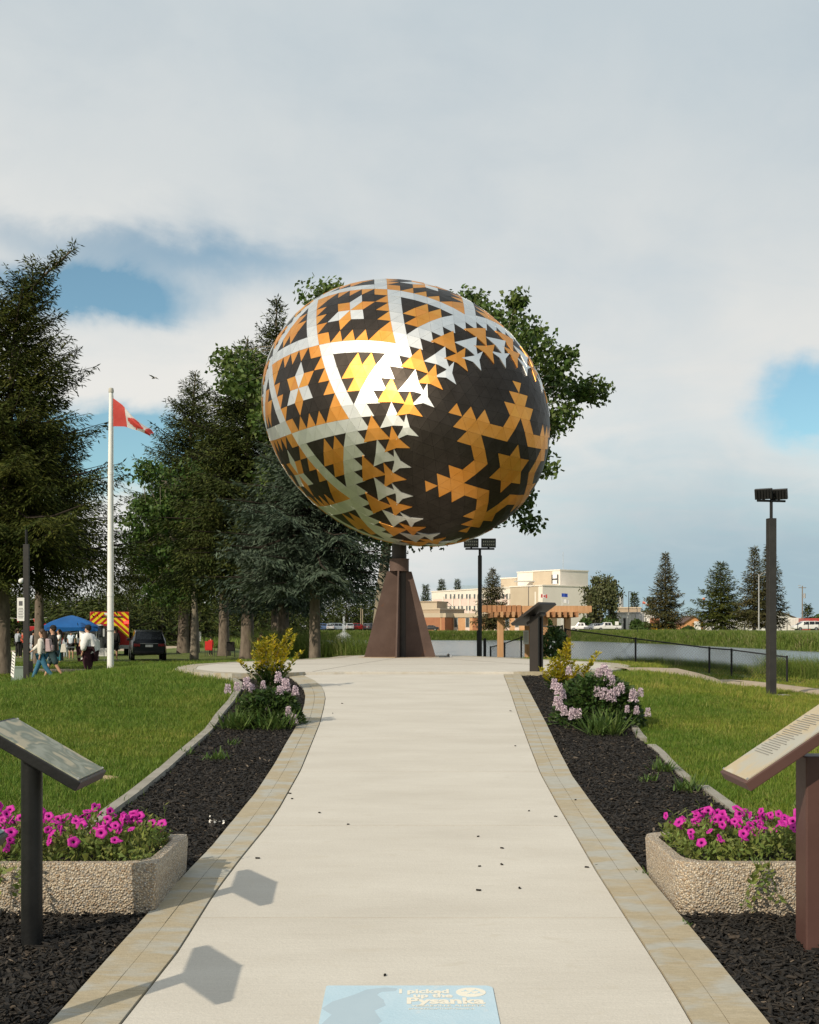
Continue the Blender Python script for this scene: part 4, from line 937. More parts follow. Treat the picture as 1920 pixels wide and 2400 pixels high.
def planter(label, x0, x1, y0, y1, h, rout):
    w, d = x1 - x0, y1 - y0; x, y = (x0 + x1) / 2, (y0 + y1) / 2; gz = Hs(x, y0) - .015
    t = thing('stone_planter', label, 'planter', (x, y, gz)); mb = MB()
    rings = [(rrect(w - .05, d - .05, rout), 0.0), (rrect(w - .02, d - .02, rout), h * .1), (rrect(w, d, rout), h * .93), (rrect(w - .012, d - .012, rout), h), (rrect(w - .11, d - .11, .13), h), (rrect(w - .13, d - .13, .12), h - .02), (rrect(w - .13, d - .13, .12), h - .09)]
    n = len(rings[0][0])
    for rg_, z in rings: mb.v += [(p[0], p[1], z + (.0492 * 0)) for p in rg_]
    for k in range(len(rings) - 1):
        for i in range(n):
            j = (i + 1) % n; mb.f.append((k * n + i, k * n + j, (k + 1) * n + j, (k + 1) * n + i)); mb.m.append(0)
    mb.build('box', m_agg, t, smooth=True, angle=50)
    MB().prism(rrect(w - .135, d - .135, .118), h - .12, h - .055).build('potting_soil', m_soil, t); return t, x, y, gz
PH = .275
# petunias
m_petal = mat('magenta_petals', (0.62, 0.028, 0.36), (0.50, 0.02, 0.30), rough=.5, scale=20, island=.22, trans=.3)
m_throat = mat('petunia_throat', (0.12, 0.004, 0.10), rough=.6)
m_petleaf = mat('petunia_leaves', (0.10, 0.15, 0.028), (0.21, 0.24, 0.06), rough=.6, scale=12, island=.4, trans=.3)
m_calyx = mat('stem_green', (0.09, 0.14, 0.03), rough=.6)
def flower_mesh():
    mb = MB(); n = 20; rings = ((.004, -.028), (.005, -.012), (.009, -.003), (.018, .001), (.027, .001), (.031, -.003))
    for r_, z in rings:
        for k in range(n):
            a = 2 * PI * k / n; lob = 1 + (.10 * math.cos(5 * a) if r_ > .015 else 0); wz = .002 * math.cos(10 * a) if r_ > .015 else 0
            mb.v.append((r_ * lob * math.cos(a), r_ * lob * math.sin(a), z + wz))
    for i in range(len(rings) - 1):
        for k in range(n):
            q = (k + 1) % n; mb.f.append((i * n + k, i * n + q, (i + 1) * n + q, (i + 1) * n + k)); mb.m.append(1 if i < 2 else 0)
    return mb.mesh('flower')
FM = flower_mesh(); FM.materials.append(m_petal); FM.materials.append(m_throat); FM.shade_smooth()
def petunias(label, x, y, z, w, d, nf, seed, spots=None):
    rg = np.random.default_rng(seed); t = thing('petunia_plants', label, 'flowers', (x, y, z))
    n = 5200; ux = rg.uniform(-1, 1, n); uy = rg.uniform(-1, 1, n)
    top = (.095 + .05 * np.sin(ux * 5 + seed) * np.cos(uy * 4)) * (1 - .3 * np.maximum(np.abs(ux), np.abs(uy)) ** 6)
    zz = -.05 + (top + .05) * rg.random(n) ** .6; C = np.stack([ux * w / 2, uy * d / 2, zz], 1)
    D = rg.normal(0, .7, (n, 3)) + np.array([0, -.1, .55]); N = rg.normal(0, .6, (n, 3)) + np.array([0, -.4, .6]); L = rg.uniform(.02, .05, n)
    V, Fq = diamonds(C, D, N, L, L * .38); leaf_part('foliage', V, Fq, m_petleaf, t)
    # taller grassy shoots along the back
    ns = 34; sb = MB(); CC, DD, NN, LL = [], [], [], []
    for i in range(ns):
        bx = rg.uniform(-.5, .5) * w; by = rg.uniform(-.1, .5) * d; hh = rg.uniform(.08, .19); lx, ly = rg.normal(0, .03, 2)
        sb.tube([(bx, by, 0), (bx + lx * .5, by + ly * .5, hh * .6), (bx + lx, by + ly, hh)], [.0016, .0013, .0008], 4, cap=False)
        for q in np.linspace(.35, 1, 7): CC.append((bx + lx * q, by + ly * q, hh * q)); a = rg.random() * 6.28; DD.append((math.cos(a), math.sin(a), .6)); NN.append((rg.normal(), rg.normal(), 1)); LL.append(rg.uniform(.025, .05))
    V, Fq = diamonds(np.array(CC), np.array(DD), np.array(NN), np.array(LL), np.array(LL) * .3); leaf_part('shoot_leaves', V, Fq, m_petleaf, t); sb.build('shoots', m_calyx, t)
    for i in range(nf):
        fx, fy = rg.uniform(-.97, .97), rg.uniform(-1, .95)
        if rg.random() < .35: fy = rg.uniform(.1, .95)
        zt = (.105 + .05 * math.sin(fx * 5 + seed) * math.cos(fy * 4)) * (1 - .3 * max(abs(fx), abs(fy)) ** 6) + rg.uniform(-.012, .045)
        f = bpy.data.objects.new('flower', FM); col.objects.link(f); f.parent = t
        f.location = (fx * w / 2, fy * d / 2 - .01, zt); nd = Vector((rg.normal(0, .7) - .15, -.6 + rg.normal(0, .6), .55 + rg.normal(0, .4)))
        f.rotation_euler = nd.to_track_quat('Z', 'Y').to_euler(); s = rg.uniform(.55, .98); f.scale = (s, s * rg.uniform(.85, 1), s)
    return t
for (pl, lab, lab2, sd, nf) in ((PLANTERS[0], 'pebbled concrete planter box behind the round black sign post', 'magenta petunias filling the planter behind the round black sign post', 3, 135), (PLANTERS[1], 'pebbled concrete planter box with a chamfered corner beside the brown sign post', 'magenta petunias filling the planter beside the brown sign post', 5, 135)):
    t_, x_, y_, g_ = planter(lab, *pl, PH, .018 if sd == 3 else .11)
    petunias(lab2, x_, y_, g_ + PH - .005, pl[1] - pl[0] - .15, pl[3] - pl[2] - .15, nf, sd)
# trailing shoots hanging over the planter fronts
def creeper(label, x, y, z, n, seed, drop=.2, wid=.12, name='trailing_plant'):
    rg = np.random.default_rng(seed); t = thing(name, label, 'plant', (x, y, z)); CC, DD, NN, LL = [], [], [], []; sb = MB()
    for i in range(n):
        bx = rg.normal(0, wid * .5); pts = [(bx, .02, .02), (bx + rg.normal(0, .02), -.035, -.02), (bx + rg.normal(0, .04), -.04, -drop * rg.uniform(.4, 1))]
        sb.tube(pts, [.0018, .0015, .001], 4, cap=False)
        for q in np.linspace(0, 1, 9):
            p = np.array(pts[1]) * (1 - q) + np.array(pts[2]) * q; CC.append(p); DD.append((rg.normal(0, .7), -.5, rg.normal(.2, .5))); NN.append((rg.normal(0, .5), -1, .5)); LL.append(rg.uniform(.022, .045))
    V, Fq = diamonds(np.array(CC), np.array(DD), np.array(NN), np.array(LL), np.array(LL) * .5); leaf_part('leaves', V, Fq, m_petleaf, t); sb.build('stems', m_calyx, t)
creeper('green trailing shoots hanging over the planter behind the black post', -1.93, PLANTERS[0][2] - .005, Hs(-1.9, 5.6) + PH - .01, 9, 8, .22, .16)
creeper('green trailing weed hanging down the planter beside the brown post', 1.62, PLANTERS[1][2] - .005, Hs(1.6, 5.5) + PH - .01, 7, 9, .24, .10)

# shrubs in the beds
m_yel = mat('golden_leaves', (0.56, 0.43, 0.022), (0.30, 0.31, 0.028), rough=.55, scale=7, detail=3, island=.3, trans=.3)
m_lowleaf = mat('lilac_leaves', (0.028, 0.058, 0.012), (0.060, 0.105, 0.022), rough=.55, scale=8, island=.35, trans=.25)
m_lil = mat('lilac_bloom', (0.58, 0.46, 0.53), (0.70, 0.60, 0.65), rough=.7, scale=40, island=.18, trans=.2)
m_gb = mat('coarse_grass_leaves', (0.06, 0.115, 0.022), (0.12, 0.17, 0.04), rough=.6, scale=4, island=.3, trans=.3)
def upright_shrub(label, x, y, stems, seed, leaf=.06, name='golden_shrub', m=m_yel, green=.30):
    """stems: (dx, dy, height, lean_x)"""
    rg = np.random.default_rng(seed); t = thing(name, label, 'shrub', (x, y, Hs(x, y))); sb = MB(); A = [[], [], [], []]; B = [[], [], [], []]
    for (dx, dy, h, lx) in stems:
        h *= .76; lx *= .8
        p1 = np.array([dx, dy, 0.0]); p2 = np.array([dx + lx * .35, dy, h * .5]); p3 = np.array([dx + lx, dy, h]); sb.tube([tuple(p1), tuple(p2), tuple(p3)], [.007, .005, .002], 5, cap=False)
        for q in np.linspace(.12, 1, int(h / .007)):
            p = (1 - q) ** 2 * p1 + 2 * q * (1 - q) * p2 + q * q * p3; tgt = B if q * h < green * rg.uniform(.7, 1.3) else A
            for _ in range(2):
                a = rg.random() * 6.28; wd = .05 * (1 - .55 * q); c = p + np.array([math.cos(a), math.sin(a), 0]) * wd * rg.random()
                tgt[0].append(c); tgt[1].append((math.cos(a), math.sin(a), .7)); tgt[2].append((rg.normal(0, .4), rg.normal(0, .4), 1)); tgt[3].append(leaf * rg.uniform(.6, 1.2))
    sb.build('stems', m_bark, t)
    for T_, nm, mm in ((A, 'foliage', m), (B, 'lower_foliage', m_lowleaf)):
        if T_[0]: L = np.array(T_[3]); V, Fq = diamonds(np.array(T_[0]), np.array(T_[1]), np.array(T_[2]), L, L * .5); leaf_part(nm, V, Fq, mm, t)
    return t
def lilac(label, x, y, rx, ry, h, blooms, seed, n=3600):
    rg = np.random.default_rng(seed); t = thing('lilac_bush', label, 'shrub', (x, y, Hs(x, y)))
    a = rg.random(n) * 6.28; u = rg.random(n) ** .7; rr = np.sqrt(rg.random(n)); C = np.stack([np.cos(a) * rr * rx * (1 - .35 * u), np.sin(a) * rr * ry * (1 - .35 * u), u * h * (1 - .28 * rr ** 2)], 1)
    D = np.stack([np.cos(a), np.sin(a), rg.normal(.2, .5, n)], 1) + rg.normal(0, .4, (n, 3)); N = rg.normal(0, .5, (n, 3)) + np.array([0, -.3, .9]); L = rg.uniform(.03, .075, n)
    V, Fq = diamonds(C, D, N, L, L * .55); leaf_part('foliage', V, Fq, m_lowleaf, t)
    sb = MB()
    for k in range(9): aa = 2 * PI * k / 9; sb.tube([(0, 0, -.02), (math.cos(aa) * rx * .35, math.sin(aa) * ry * .35, h * .45), (math.cos(aa) * rx * .6, math.sin(aa) * ry * .6, h * .75)], [.012, .008, .004], 5, cap=False)
    sb.build('stems', m_bark, t)
    for (bx, by, bz, s) in blooms:
        s *= .62; m = 240; d = rg.normal(0, 1, (m, 3)); d /= np.linalg.norm(d, axis=1, keepdims=True); q = rg.random(m)
        c = np.stack([d[:, 0] * .048 * (1.15 - .6 * q), d[:, 1] * .048 * (1.15 - .6 * q), (q - .5) * .15], 1) * s + np.array([bx, by, bz])
        V, Fq = diamonds(c, d + rg.normal(0, .5, (m, 3)), rg.normal(0, .6, (m, 3)) + d, np.full(m, .024 * s), .021 * s); leaf_part('bloom', V, Fq, m_lil, t)
    return t
def gxy(px, py): v = G(px, py); return v.x, v.y
# left bed: golden shrub and lilac at its foot
lx, ly = gxy(628, 1622)
k_ = 2800 / ly
def pxo(dx, dy): return dx / k_, -dy / k_
st = [(-.02, 0, .85, -.18), (.0, .02, .95, -.05), (.03, 0, 1.0, .06), (.05, .02, 1.1, .30), (.07, 0, 1.0, .36), (-.06, 0, .55, -.42), (-.04, .03, .7, -.2), (.1, 0, .7, .42), (.0, .05, .75, .0), (.02, -.04, .6, .12), (-.05, -.04, .5, -.12), (.06, -.04, .55, .2), (.0, -.06, .45, -.25), (.05, -.05, .4, .3), (.03, 0, .9, .18), (-.02, .03, .88, -.12)]
upright_shrub('golden leaved shrub in the bed beside the curved border', lx, ly, st, 11)
lx2, ly2 = gxy(630, 1705)
lilac('low pink lilac bush sprawling in the bed below the golden shrub', lx2, ly2, .40, .34, .40, [(-.42, -.02, .40, 1), (-.33, 0, .42, .9), (-.22, -.05, .46, 1.25), (-.18, .05, .40, 1), (-.06, .02, .44, .8), (.10, 0, .52, 1.1), (.18, -.04, .44, 1.3), (.12, -.08, .38, 1), (.28, -.05, .38, 1), (.22, -.2, .18, 1.0), (.28, -.22, .10, 1.1), (.02, -.2, .20, .8)], 12)
# right bed
rx_, ry_ = gxy(1312, 1628)
st = [(-.05, 0, .5, -.12), (-.03, 0, .62, -.1), (0, 0, .75, .02), (.03, 0, .95, .10), (.04, .02, .85, .12), (-.08, 0, .45, -.2), (.08, 0, .55, .12), (.02, -.04, .5, -.02), (.0, .04, .6, -.06), (.05, -.03, .45, .2), (-.06, -.05, .35, -.15), (.04, -.06, .3, .1), (.2, 0, .72, .38), (.22, .0, .55, .25), (.12, .03, .5, .2), (-.02, -.04, .4, -.1)]
upright_shrub('golden leaved shrub beside the dark bronze sign', rx_, ry_, st, 13, green=.18)
rx2, ry2 = gxy(1400, 1706)
lilac('large pink lilac bush with many blooms beside the dark bronze sign', rx2, ry2, .52, .46, .56, [(-0.46, -0.16, 0.46, 1.1), (-0.42, -0.21, 0.41, 1.2), (-0.38, -0.18, 0.36, 1.0), (-0.45, -0.26, 0.29, 1.0), (-0.42, -0.28, 0.25, 1.1), (-0.38, -0.31, 0.2, 1.0), (-0.3, -0.34, 0.17, 1.2), (-0.24, -0.34, 0.17, 1.0), (-0.3, -0.06, 0.59, 0.9), (-0.05, -0.31, 0.39, 1.0), (0.02, -0.34, 0.37, 1.2), (0.09, -0.34, 0.35, 1.2), (0.14, -0.31, 0.39, 1.0), (0.2, -0.26, 0.42, 1.1), (0.1, -0.11, 0.55, 1.3), (0.06, -0.06, 0.6, 1.3), (0.0, -0.06, 0.57, 1.0), (0.12, -0.16, 0.49, 1.2), (0.32, -0.28, 0.35, 1.3), (0.4, -0.24, 0.38, 0.9), (0.24, -0.38, 0.22, 0.7), (0.33, -0.4, 0.21, 0.8), (0.46, -0.31, 0.18, 0.9)], 14, n=5200)
def weed(label, px, py, s, n, seed, m=m_gb, cat='weed', name='weed_tuft', group=None):
    rg = np.random.default_rng(seed); x, y = gxy(px, py); t = thing(name, label, cat, (x, y, Hs(x, y) + .015), 0, group)
    a = rg.random(n) * 6.28; b = rg.normal(0, s * .3, (n, 2)); C = np.stack([b[:, 0], b[:, 1], np.zeros(n)], 1); D = np.stack([np.cos(a), np.sin(a), rg.uniform(.2, 1.6, n)], 1); N = np.stack([-np.cos(a), -np.sin(a), np.ones(n)], 1); L = rg.uniform(.4, 1.2, n) * s
    V, Fq = diamonds(C, D, N, L, .009 + L * .05); leaf_part('blades', V, Fq, m, t)
weed('clump of long green grass at the foot of the low lilac', 560, 1715, .26, 220, 31)
weed('coarse grass growing out from under the low lilac bush', 640, 1716, .28, 160, 32)
weed('small pale grass tuft alone in the black mulch', 505, 1788, .14, 60, 33)
weed('thin weed against the pale edging strip', 440, 1776, .10, 30, 34)
weed('flat green weed in the middle of the mulch', 545, 1752, .09, 40, 35)
weed('dark strap leaved grass spilling from under the large lilac', 1420, 1728, .30, 200, 36)
weed('weeds along the gap in the low edging', 1560, 1815, .14, 90, 37)
weed('weeds against the low edging beside the planter', 1610, 1862, .16, 90, 38)
weed('yellow green seedlings at the chamfered planter corner', 1608, 2185, .05, 26, 39)
weed('little green sprout between the border and the chamfered planter', 1512, 2062, .06, 24, 40)
weed('faint weed in the mulch of the lilac bed', 1520, 1840, .10, 40, 41)
m_wpet = mat('fallen_white_petals', (0.75, 0.72, 0.66), rough=.7, island=.15)
for lab, px, py, n_, sd in (('cluster of fallen white petals on the mulch', 508, 1935, 26, 51),):
    x, y = gxy(px, py); rg = np.random.default_rng(sd); C = np.stack([rg.normal(0, .035, n_), rg.normal(0, .05, n_), np.full(n_, .03)], 1); V, Fq = diamonds(C, rg.normal(0, 1, (n_, 3)), rg.normal(0, .4, (n_, 3)) + np.array([0, 0, 1]), np.full(n_, .022), .018); o = link('fallen_petals', mesh_np('fallen_petals', V, Fq), m_wpet); o.location = (x, y, Hs(x, y)); tag(o, lab, 'petals')
# stray chips on the concrete
for i, (px, py) in enumerate(((603, 1830), (660, 1875), (679, 1873), (685, 1885), (749, 1919), (816, 1947), (780, 1680), (802, 1656), (1121, 1976), (1177, 2004), (1124, 2047), (1218, 2100), (1122, 2106), (1240, 1915), (1303, 1928), (1349, 1890), (1176, 2042), (604, 2027), (902, 2308), (1376, 2050), (1398, 2046), (1208, 1758), (1197, 1676))):
    v = G(px, py); L = .008 + .006 * ((i * 7) % 5) / 5; mb = MB().add([(-L, -L * .4, 0), (L, -L * .3, 0), (L * .8, L * .4, .001), (-L * .7, L * .5, 0), (-L, -L * .4, .006), (L, -L * .3, .008), (L * .8, L * .4, .006), (-L * .7, L * .5, .007)], [(0, 3, 2, 1), (4, 5, 6, 7), (0, 1, 5, 4), (1, 2, 6, 5), (2, 3, 7, 6), (3, 0, 4, 7)])
    o = mb.build('bark_chip', m_mulch); o.location = (v.x, v.y, float(zp(v.y)) + (.0345 if abs(v.x) < 1.1 else .0425)); o.rotation_euler = (0, 0, i * 1.3); tag(o, 'small dark bark chip lying loose on the pale concrete path', 'bark chip', 'loose chips on the path')
# sandy bare patch in the lawn
m_sand = mat('bare_sand', (0.36, 0.27, 0.15), (0.45, 0.35, 0.21), rough=1, scale=9, bump=.5)
v = G(232, 1828); n_ = 22
V = [(v.x, v.y, Hs(v.x, v.y) + .022)]; 
for i in range(n_): a = 2 * PI * i / n_; rr = (.13 + .035 * math.sin(3 * a + 1) + .02 * math.sin(7 * a)); qx, qy = v.x + rr * .75 * math.cos(a), v.y + rr * 1.7 * math.sin(a); V.append((qx, qy, Hs(qx, qy) + .008))
me = bpy.data.meshes.new('bare_patch'); me.from_pydata(V, [], [(0, 1 + i, 1 + (i + 1) % n_) for i in range(n_)]); me.update(); tag(link('bare_patch', me, m_sand), kind='structure')

# decal on the path
m_blue_d = mat('pale_blue_vinyl', (0.40, 0.55, 0.64), (0.47, 0.60, 0.68), rough=.6, scale=4, bump=.1, bscale=90, wear=((0.52, 0.60, 0.64), 14, .62))
m_grey_d = mat('grey_print_on_vinyl', (0.36, 0.46, 0.53), (0.40, 0.50, 0.56), rough=.6, scale=4)
m_cream_d = mat('cream_print', (0.74, 0.70, 0.60), rough=.6)
tl, trr = G(765, 2333), G(1155, 2337)
dec = thing('path_decal', 'pale blue photo spot sticker with cream lettering on the path', 'sticker', ((tl.x + trr.x) / 2, tl.y, float(zp(tl.y)) + .034))
dw = trr.x - tl.x; sl_ = .0492
dec.rotation_euler = (math.atan(sl_), 0, 0)
rr_ = []
for (cx_, cy_, a0) in ((dw / 2 - .03, -.03, 0), (-dw / 2 + .012, -.012, 90), (-dw / 2 + .03, -.72, 180), (dw / 2 - .03, -.72, 270)):
    for i in range(5): a = R(a0 + 22.5 * i); q = .03 if abs(cx_) < dw / 2 - .02 else .012; rr_.append((cx_ + q * math.cos(a), cy_ + q * math.sin(a)))
MB().prism(rr_, .0, .004).build('vinyl_sheet', m_blue_d, dec)
def flat_text(body, x, y, size, m, parent, z=.0049, align='RIGHT', bold=.0, ex=1.0):
    c = bpy.data.curves.new('lettering', 'FONT'); c.body = body; c.size = size; c.align_x = align; c.offset = bold; c.resolution_u = 3
    o = bpy.data.objects.new('lettering', c); col.objects.link(o); dg = bpy.context.evaluated_depsgraph_get(); me = bpy.data.meshes.new_from_object(o.evaluated_get(dg)); bpy.data.objects.remove(o)
    me.materials.clear(); me.materials.append(m); q = bpy.data.objects.new('lettering', me); col.objects.link(q); q.parent = parent; q.location = (x, y, z); q.scale = (ex, 1, 1); return q
flat_text('I picked', dw / 2 - .165, -.085, .060, m_cream_d, dec, bold=.0024, ex=1.0)
flat_text('up the', dw / 2 - .155, -.128, .056, m_cream_d, dec, bold=.0024, ex=1.0)
flat_text('Pysanka', dw / 2 - .040, -.192, .086, m_cream_d, dec, bold=.0036, ex=1.05)
flat_text('VEGREVILLE, ALBERTA', dw / 2 - .040, -.222, .0245, m_cream_d, dec, bold=.0004, ex=1.1)
flat_text('#PICKEDUPTHEPYSANKA', dw / 2 - .080, -.25, .019, m_cream_d, dec, bold=.0002, ex=1.1)
eg = [(.056 * math.cos(2 * PI * i / 28) * (1 + .0), .048 * math.sin(2 * PI * i / 28)) for i in range(28)]
e_ = MB().prism(eg, .0044, .0052).build('egg_emblem', m_cream_d, dec); e_.location = (dw / 2 - .085, -.075, 0)
for (sx, sy) in ((-.02, .012), (.018, .016), (.0, -.012), (.03, -.008)):
    q = MB().prism([(sx - .016, sy - .008), (sx, sy - .003), (sx + .016, sy - .008), (sx + .004, sy + .002), (sx, sy + .014), (sx - .004, sy + .002)], .0001, .0008).build('star_print', m_blue_d, e_); q.location = (0, 0, .0053)
hand = [(-.20, -.30), (-.24, -.24), (-.205, -.17), (-.13, -.10), (-.085, -.045), (-.02, -.022), (.03, -.03), (.025, -.06), (-.03, -.07), (-.045, -.10), (-.02, -.15), (-.01, -.21), (-.05, -.26), (-.02, -.36), (-.10, -.52), (-.2, -.56), (-.24, -.42)]
MB().prism([(hx_ - .075, hy_) for hx_, hy_ in hand], .0039, .0042).build('hand_print', m_grey_d, dec)

# flagpole and flag
fx, fy = PX(259, 38), 38; fz_ = Hs(fx, fy)
fp = thing('flagpole', 'tall white flagpole standing on the lawn', 'flagpole', (fx, fy, fz_)); HT = 1.6 + 560 / 2800 * 38 - fz_
MB().tube([(0, 0, -.1), (0, 0, 3.0), (0, 0, HT * .72), (.02, 0, HT)], [.105, .10, .08, .065], 20).build('pole', m_white, fp, smooth=True)
MB().tube([(0.02, 0, HT), (0.02, 0, HT + .06), (0.02, 0, HT + .14)], [.08, .085, .07], 16).build('truck_cap', mat('aged_cap', (0.45, 0.43, 0.38), rough=.5), fp, smooth=True)
for q in (.72, .30): MB().tube([(0.0, 0, HT * q - .04), (0, 0, HT * q + .06)], .088 if q > .5 else .11, 16).build('joint_collar', m_white, fp, smooth=True)
MB().tube([(.10, -.05, 1.2), (.105, -.04, HT * .5), (.10, -.02, HT - .1)], .006, 5).build('halyard', mat('rope', (0.5, 0.5, 0.48), rough=.9), fp)
MB().tube([(0, 0, 1.62), (0, 0, 1.66)], .118, 14).build('cleat_band', m_galv, fp)
m_red_f = mat('flag_red', (0.72, 0.085, 0.07), (0.80, 0.12, 0.10), rough=.7, scale=5, trans=.45); m_white_f = mat('flag_white', (0.82, 0.80, 0.78), rough=.7, trans=.4)
def flag_grid(u, v):
    """drooping cloth: u along the fly, v up the hoist, in photo-scaled metres from the hoist top"""
    top = np.array([[0, 0], [.30, -.22], [.62, -.58], [.88, -.80], [1.17, -.97], [1.25, -1.08]]); bot = np.array([[0, -.90], [.37, -.90], [.62, -.98], [.84, -1.05], [1.05, -1.14], [1.17, -1.20]])
    us = np.linspace(0, 1, 6); t = np.array([np.interp(u, us, top[:, 0]), np.interp(u, us, top[:, 1])]); b = np.array([np.interp(u, us, bot[:, 0]), np.interp(u, us, bot[:, 1])])
    p = t * v + b * (1 - v); yy = .10 * math.sin(u * 7 + v * 2.2) * u + .16 * u * math.sin(v * 5.0 + u * 3)
    return (p[0], yy, p[1])
def leaf_mask(u, v):
    a, b = (u - .5) / .22, (v - .48) / .42
    return abs(a) < .95 and abs(b) < 1 and (abs(a) < .30 + .75 * (1 - abs(b)) - (.18 if b < -.45 else 0)) and not (b < -.6 and abs(a) > .1)
NU, NV = 48, 24; mb = MB()
for i in range(NU + 1):
    for j in range(NV + 1): mb.v.append(flag_grid(i / NU, j / NV))
for i in range(NU):
    for j in range(NV):
        u, v_ = (i + .5) / NU, (j + .5) / NV; a = i * (NV + 1) + j; mb.f.append((a, a + NV + 1, a + NV + 2, a + 1)); mb.m.append(0 if (u < .26 or u > .74 or leaf_mask(u, v_)) else 1)
fl = mb.build('flag', [m_red_f, m_white_f], smooth=True); fl.location = (fx + .09, fy - .03, fz_ + HT - .18); tag(fl, 'red and white maple leaf flag drooping from the tall white flagpole', 'flag')

# gull
bd = MB().tube([(-.26, 0, -.01), (-.14, 0, 0), (.05, 0, .03), (.22, 0, .03), (.3, 0, .02)], [.01, .06, .08, .055, .012], 8)
for s_ in (-1, 1): bd.add([(-.10, 0, .04), (.12, 0, .05), (.22, s_ * .35, .17), (.05, s_ * .72, .10), (.02, s_ * .34, .15)], [(0, 1, 2, 4), (4, 2, 3)])
gl = bd.build('gull', mat('gull_feathers', (0.20, 0.19, 0.18), (0.42, 0.41, 0.40), rough=.8, scale=4)); gl.location = P(362, 886, 62); gl.rotation_euler = (.1, .15, R(155)); gl.scale = (.6, .6, .6); tag(gl, 'gull gliding in the sky beside the flagpole', 'bird')

# lamp posts
def flood_head(t, x, z, rz, tilt, yoff=0):
    M = Matrix.Rotation(rz, 3, 'Z') @ Matrix.Rotation(tilt, 3, 'X')
    h = MB().box((0, 0, 0), (.42, .11, .26)).build('floodlight', m_blackpaint, t, bevel=.01); h.location = (x, yoff, z); h.rotation_euler = (tilt, 0, rz)
    MB().box((0, -.058, 0), (.36, .008, .2)).build('lens', mat('led_lens', (0.10, 0.10, 0.10), rough=.15), h)
    for i in range(6):
        for j in range(2): MB().box((-.15 + .06 * i, -.063, .045 - .09 * j), (.03, .006, .035)).build('led', mat('led_chip', (0.5, 0.48, 0.42), rough=.3), h)
    for i in range(5): MB().box((-.14 + .07 * i, .07, 0), (.012, .05, .2)).build('cooling_fin', m_blackpaint, h)
    return h
def lamp_post(label, x, y, gz, hgt, w, rz, heads=True, htilt=.15, hspread=.30, rz_head=0.0, stub=.43):
    t = thing('lamp_post', label, 'lamp post', (x, y, gz), rz)
    MB().box((0, 0, hgt / 2 - .05), (w, w, hgt + .1)).build('pole', m_pole, t, bevel=.006)
    MB().tube([(0, 0, hgt), (0, 0, hgt + stub - .01)], .038, 12).build('stub_pipe', m_blackpaint, t, smooth=True)
    if heads:
        MB().tube([(-hspread - .17, 0, hgt + stub), (hspread + .17, 0, hgt + stub)], .028, 10).build('crossbar', m_blackpaint, t, smooth=True)
        for s_ in (-1, 1): flood_head(t, s_ * hspread, hgt + stub + .17, rz_head, htilt); MB().box((s_ * hspread, 0, hgt + stub + .045), (.05, .05, .08)).build('bracket', m_blackpaint, t)
    return t
lp0 = lamp_post('charcoal lamp post with floodlights seen from behind on the trail side lawn', LAMP.x, LAMP.y, LAMP.z, (1631 - 1215) / FPX * LAMP.y, .0064 * LAMP.y, R(10), htilt=-.25, hspread=.2, rz_head=R(140))
MB().prism([(-.30, -.28), (.42, -.24), (.46, .2), (-.27, .24)], -.1, .03).build('footing_slab', m_curb, lp0)
cgz = .25; lamp_post('charcoal lamp post with twin floodlights between the egg stand and the pergola', PX(1125, 34.5), 34.5, Hs(PX(1125, 34.5), 34.5), (1480 - 1302) / 2800 * 34.5 + 1.6 - Hs(PX(1125, 34.5), 34.5), .112, 0, htilt=.12, hspread=.25, stub=.19)
lp_ = bpy.data.objects['lamp_post.001']
MB().box((-.05, -.12, .75), (.09, .09, 1.5)).build('cable_box', m_blackpaint, lp_); MB().box((.14, -.02, .82), (.08, .1, .9)).build('meter_box', m_blackpaint, lp_)
lx_, ly_ = PX(62, 34), 34; t = lamp_post('charcoal post with a camera dome and white notice beside the tall bent spruce', lx_, ly_, Hs(lx_, ly_) - .02, 4.1, .155, R(6), heads=False)
MB().ball((-.14, -.06, 3.05), .075, 10).build('camera_dome', m_white, t, smooth=True); MB().box((-.09, -.04, 3.12), (.1, .05, .03)).build('camera_arm', m_white, t)
sg = MB().box((-.14, -.085, 2.25), (.20, .012, .66)).build('notice_board', m_paper, t)
MB().box((-.14, -.094, 2.42), (.10, .004, .13)).build('pictogram', m_print, sg)
for i in range(7): MB().box((-.14, -.094, 2.28 - .045 * i), (.12 + .03 * (i % 2), .004, .014)).build('print_line', m_print, sg)
MB().box((.13, -.03, .62), (.1, .12, .32)).build('junction_box', m_blackpaint, t)

# small tripod spotlight on the pad
v = G(1048, 1544); sp_ = thing('ground_spotlight', 'small low spotlight fixture at the back rim of the pad', 'spotlight', (PX(1048, 28.6), 28.6, fz))
MB().ball((.03, 0, .06), .035, 8).build('lamp_body', m_blackpaint, sp_, smooth=True); MB().bar((-.2, 0, .01), (.12, 0, .015), .02, .02).build('base_bar', m_blackpaint, sp_); MB().box((.09, 0, .025), (.05, .05, .04)).build('ballast', m_galv, sp_)

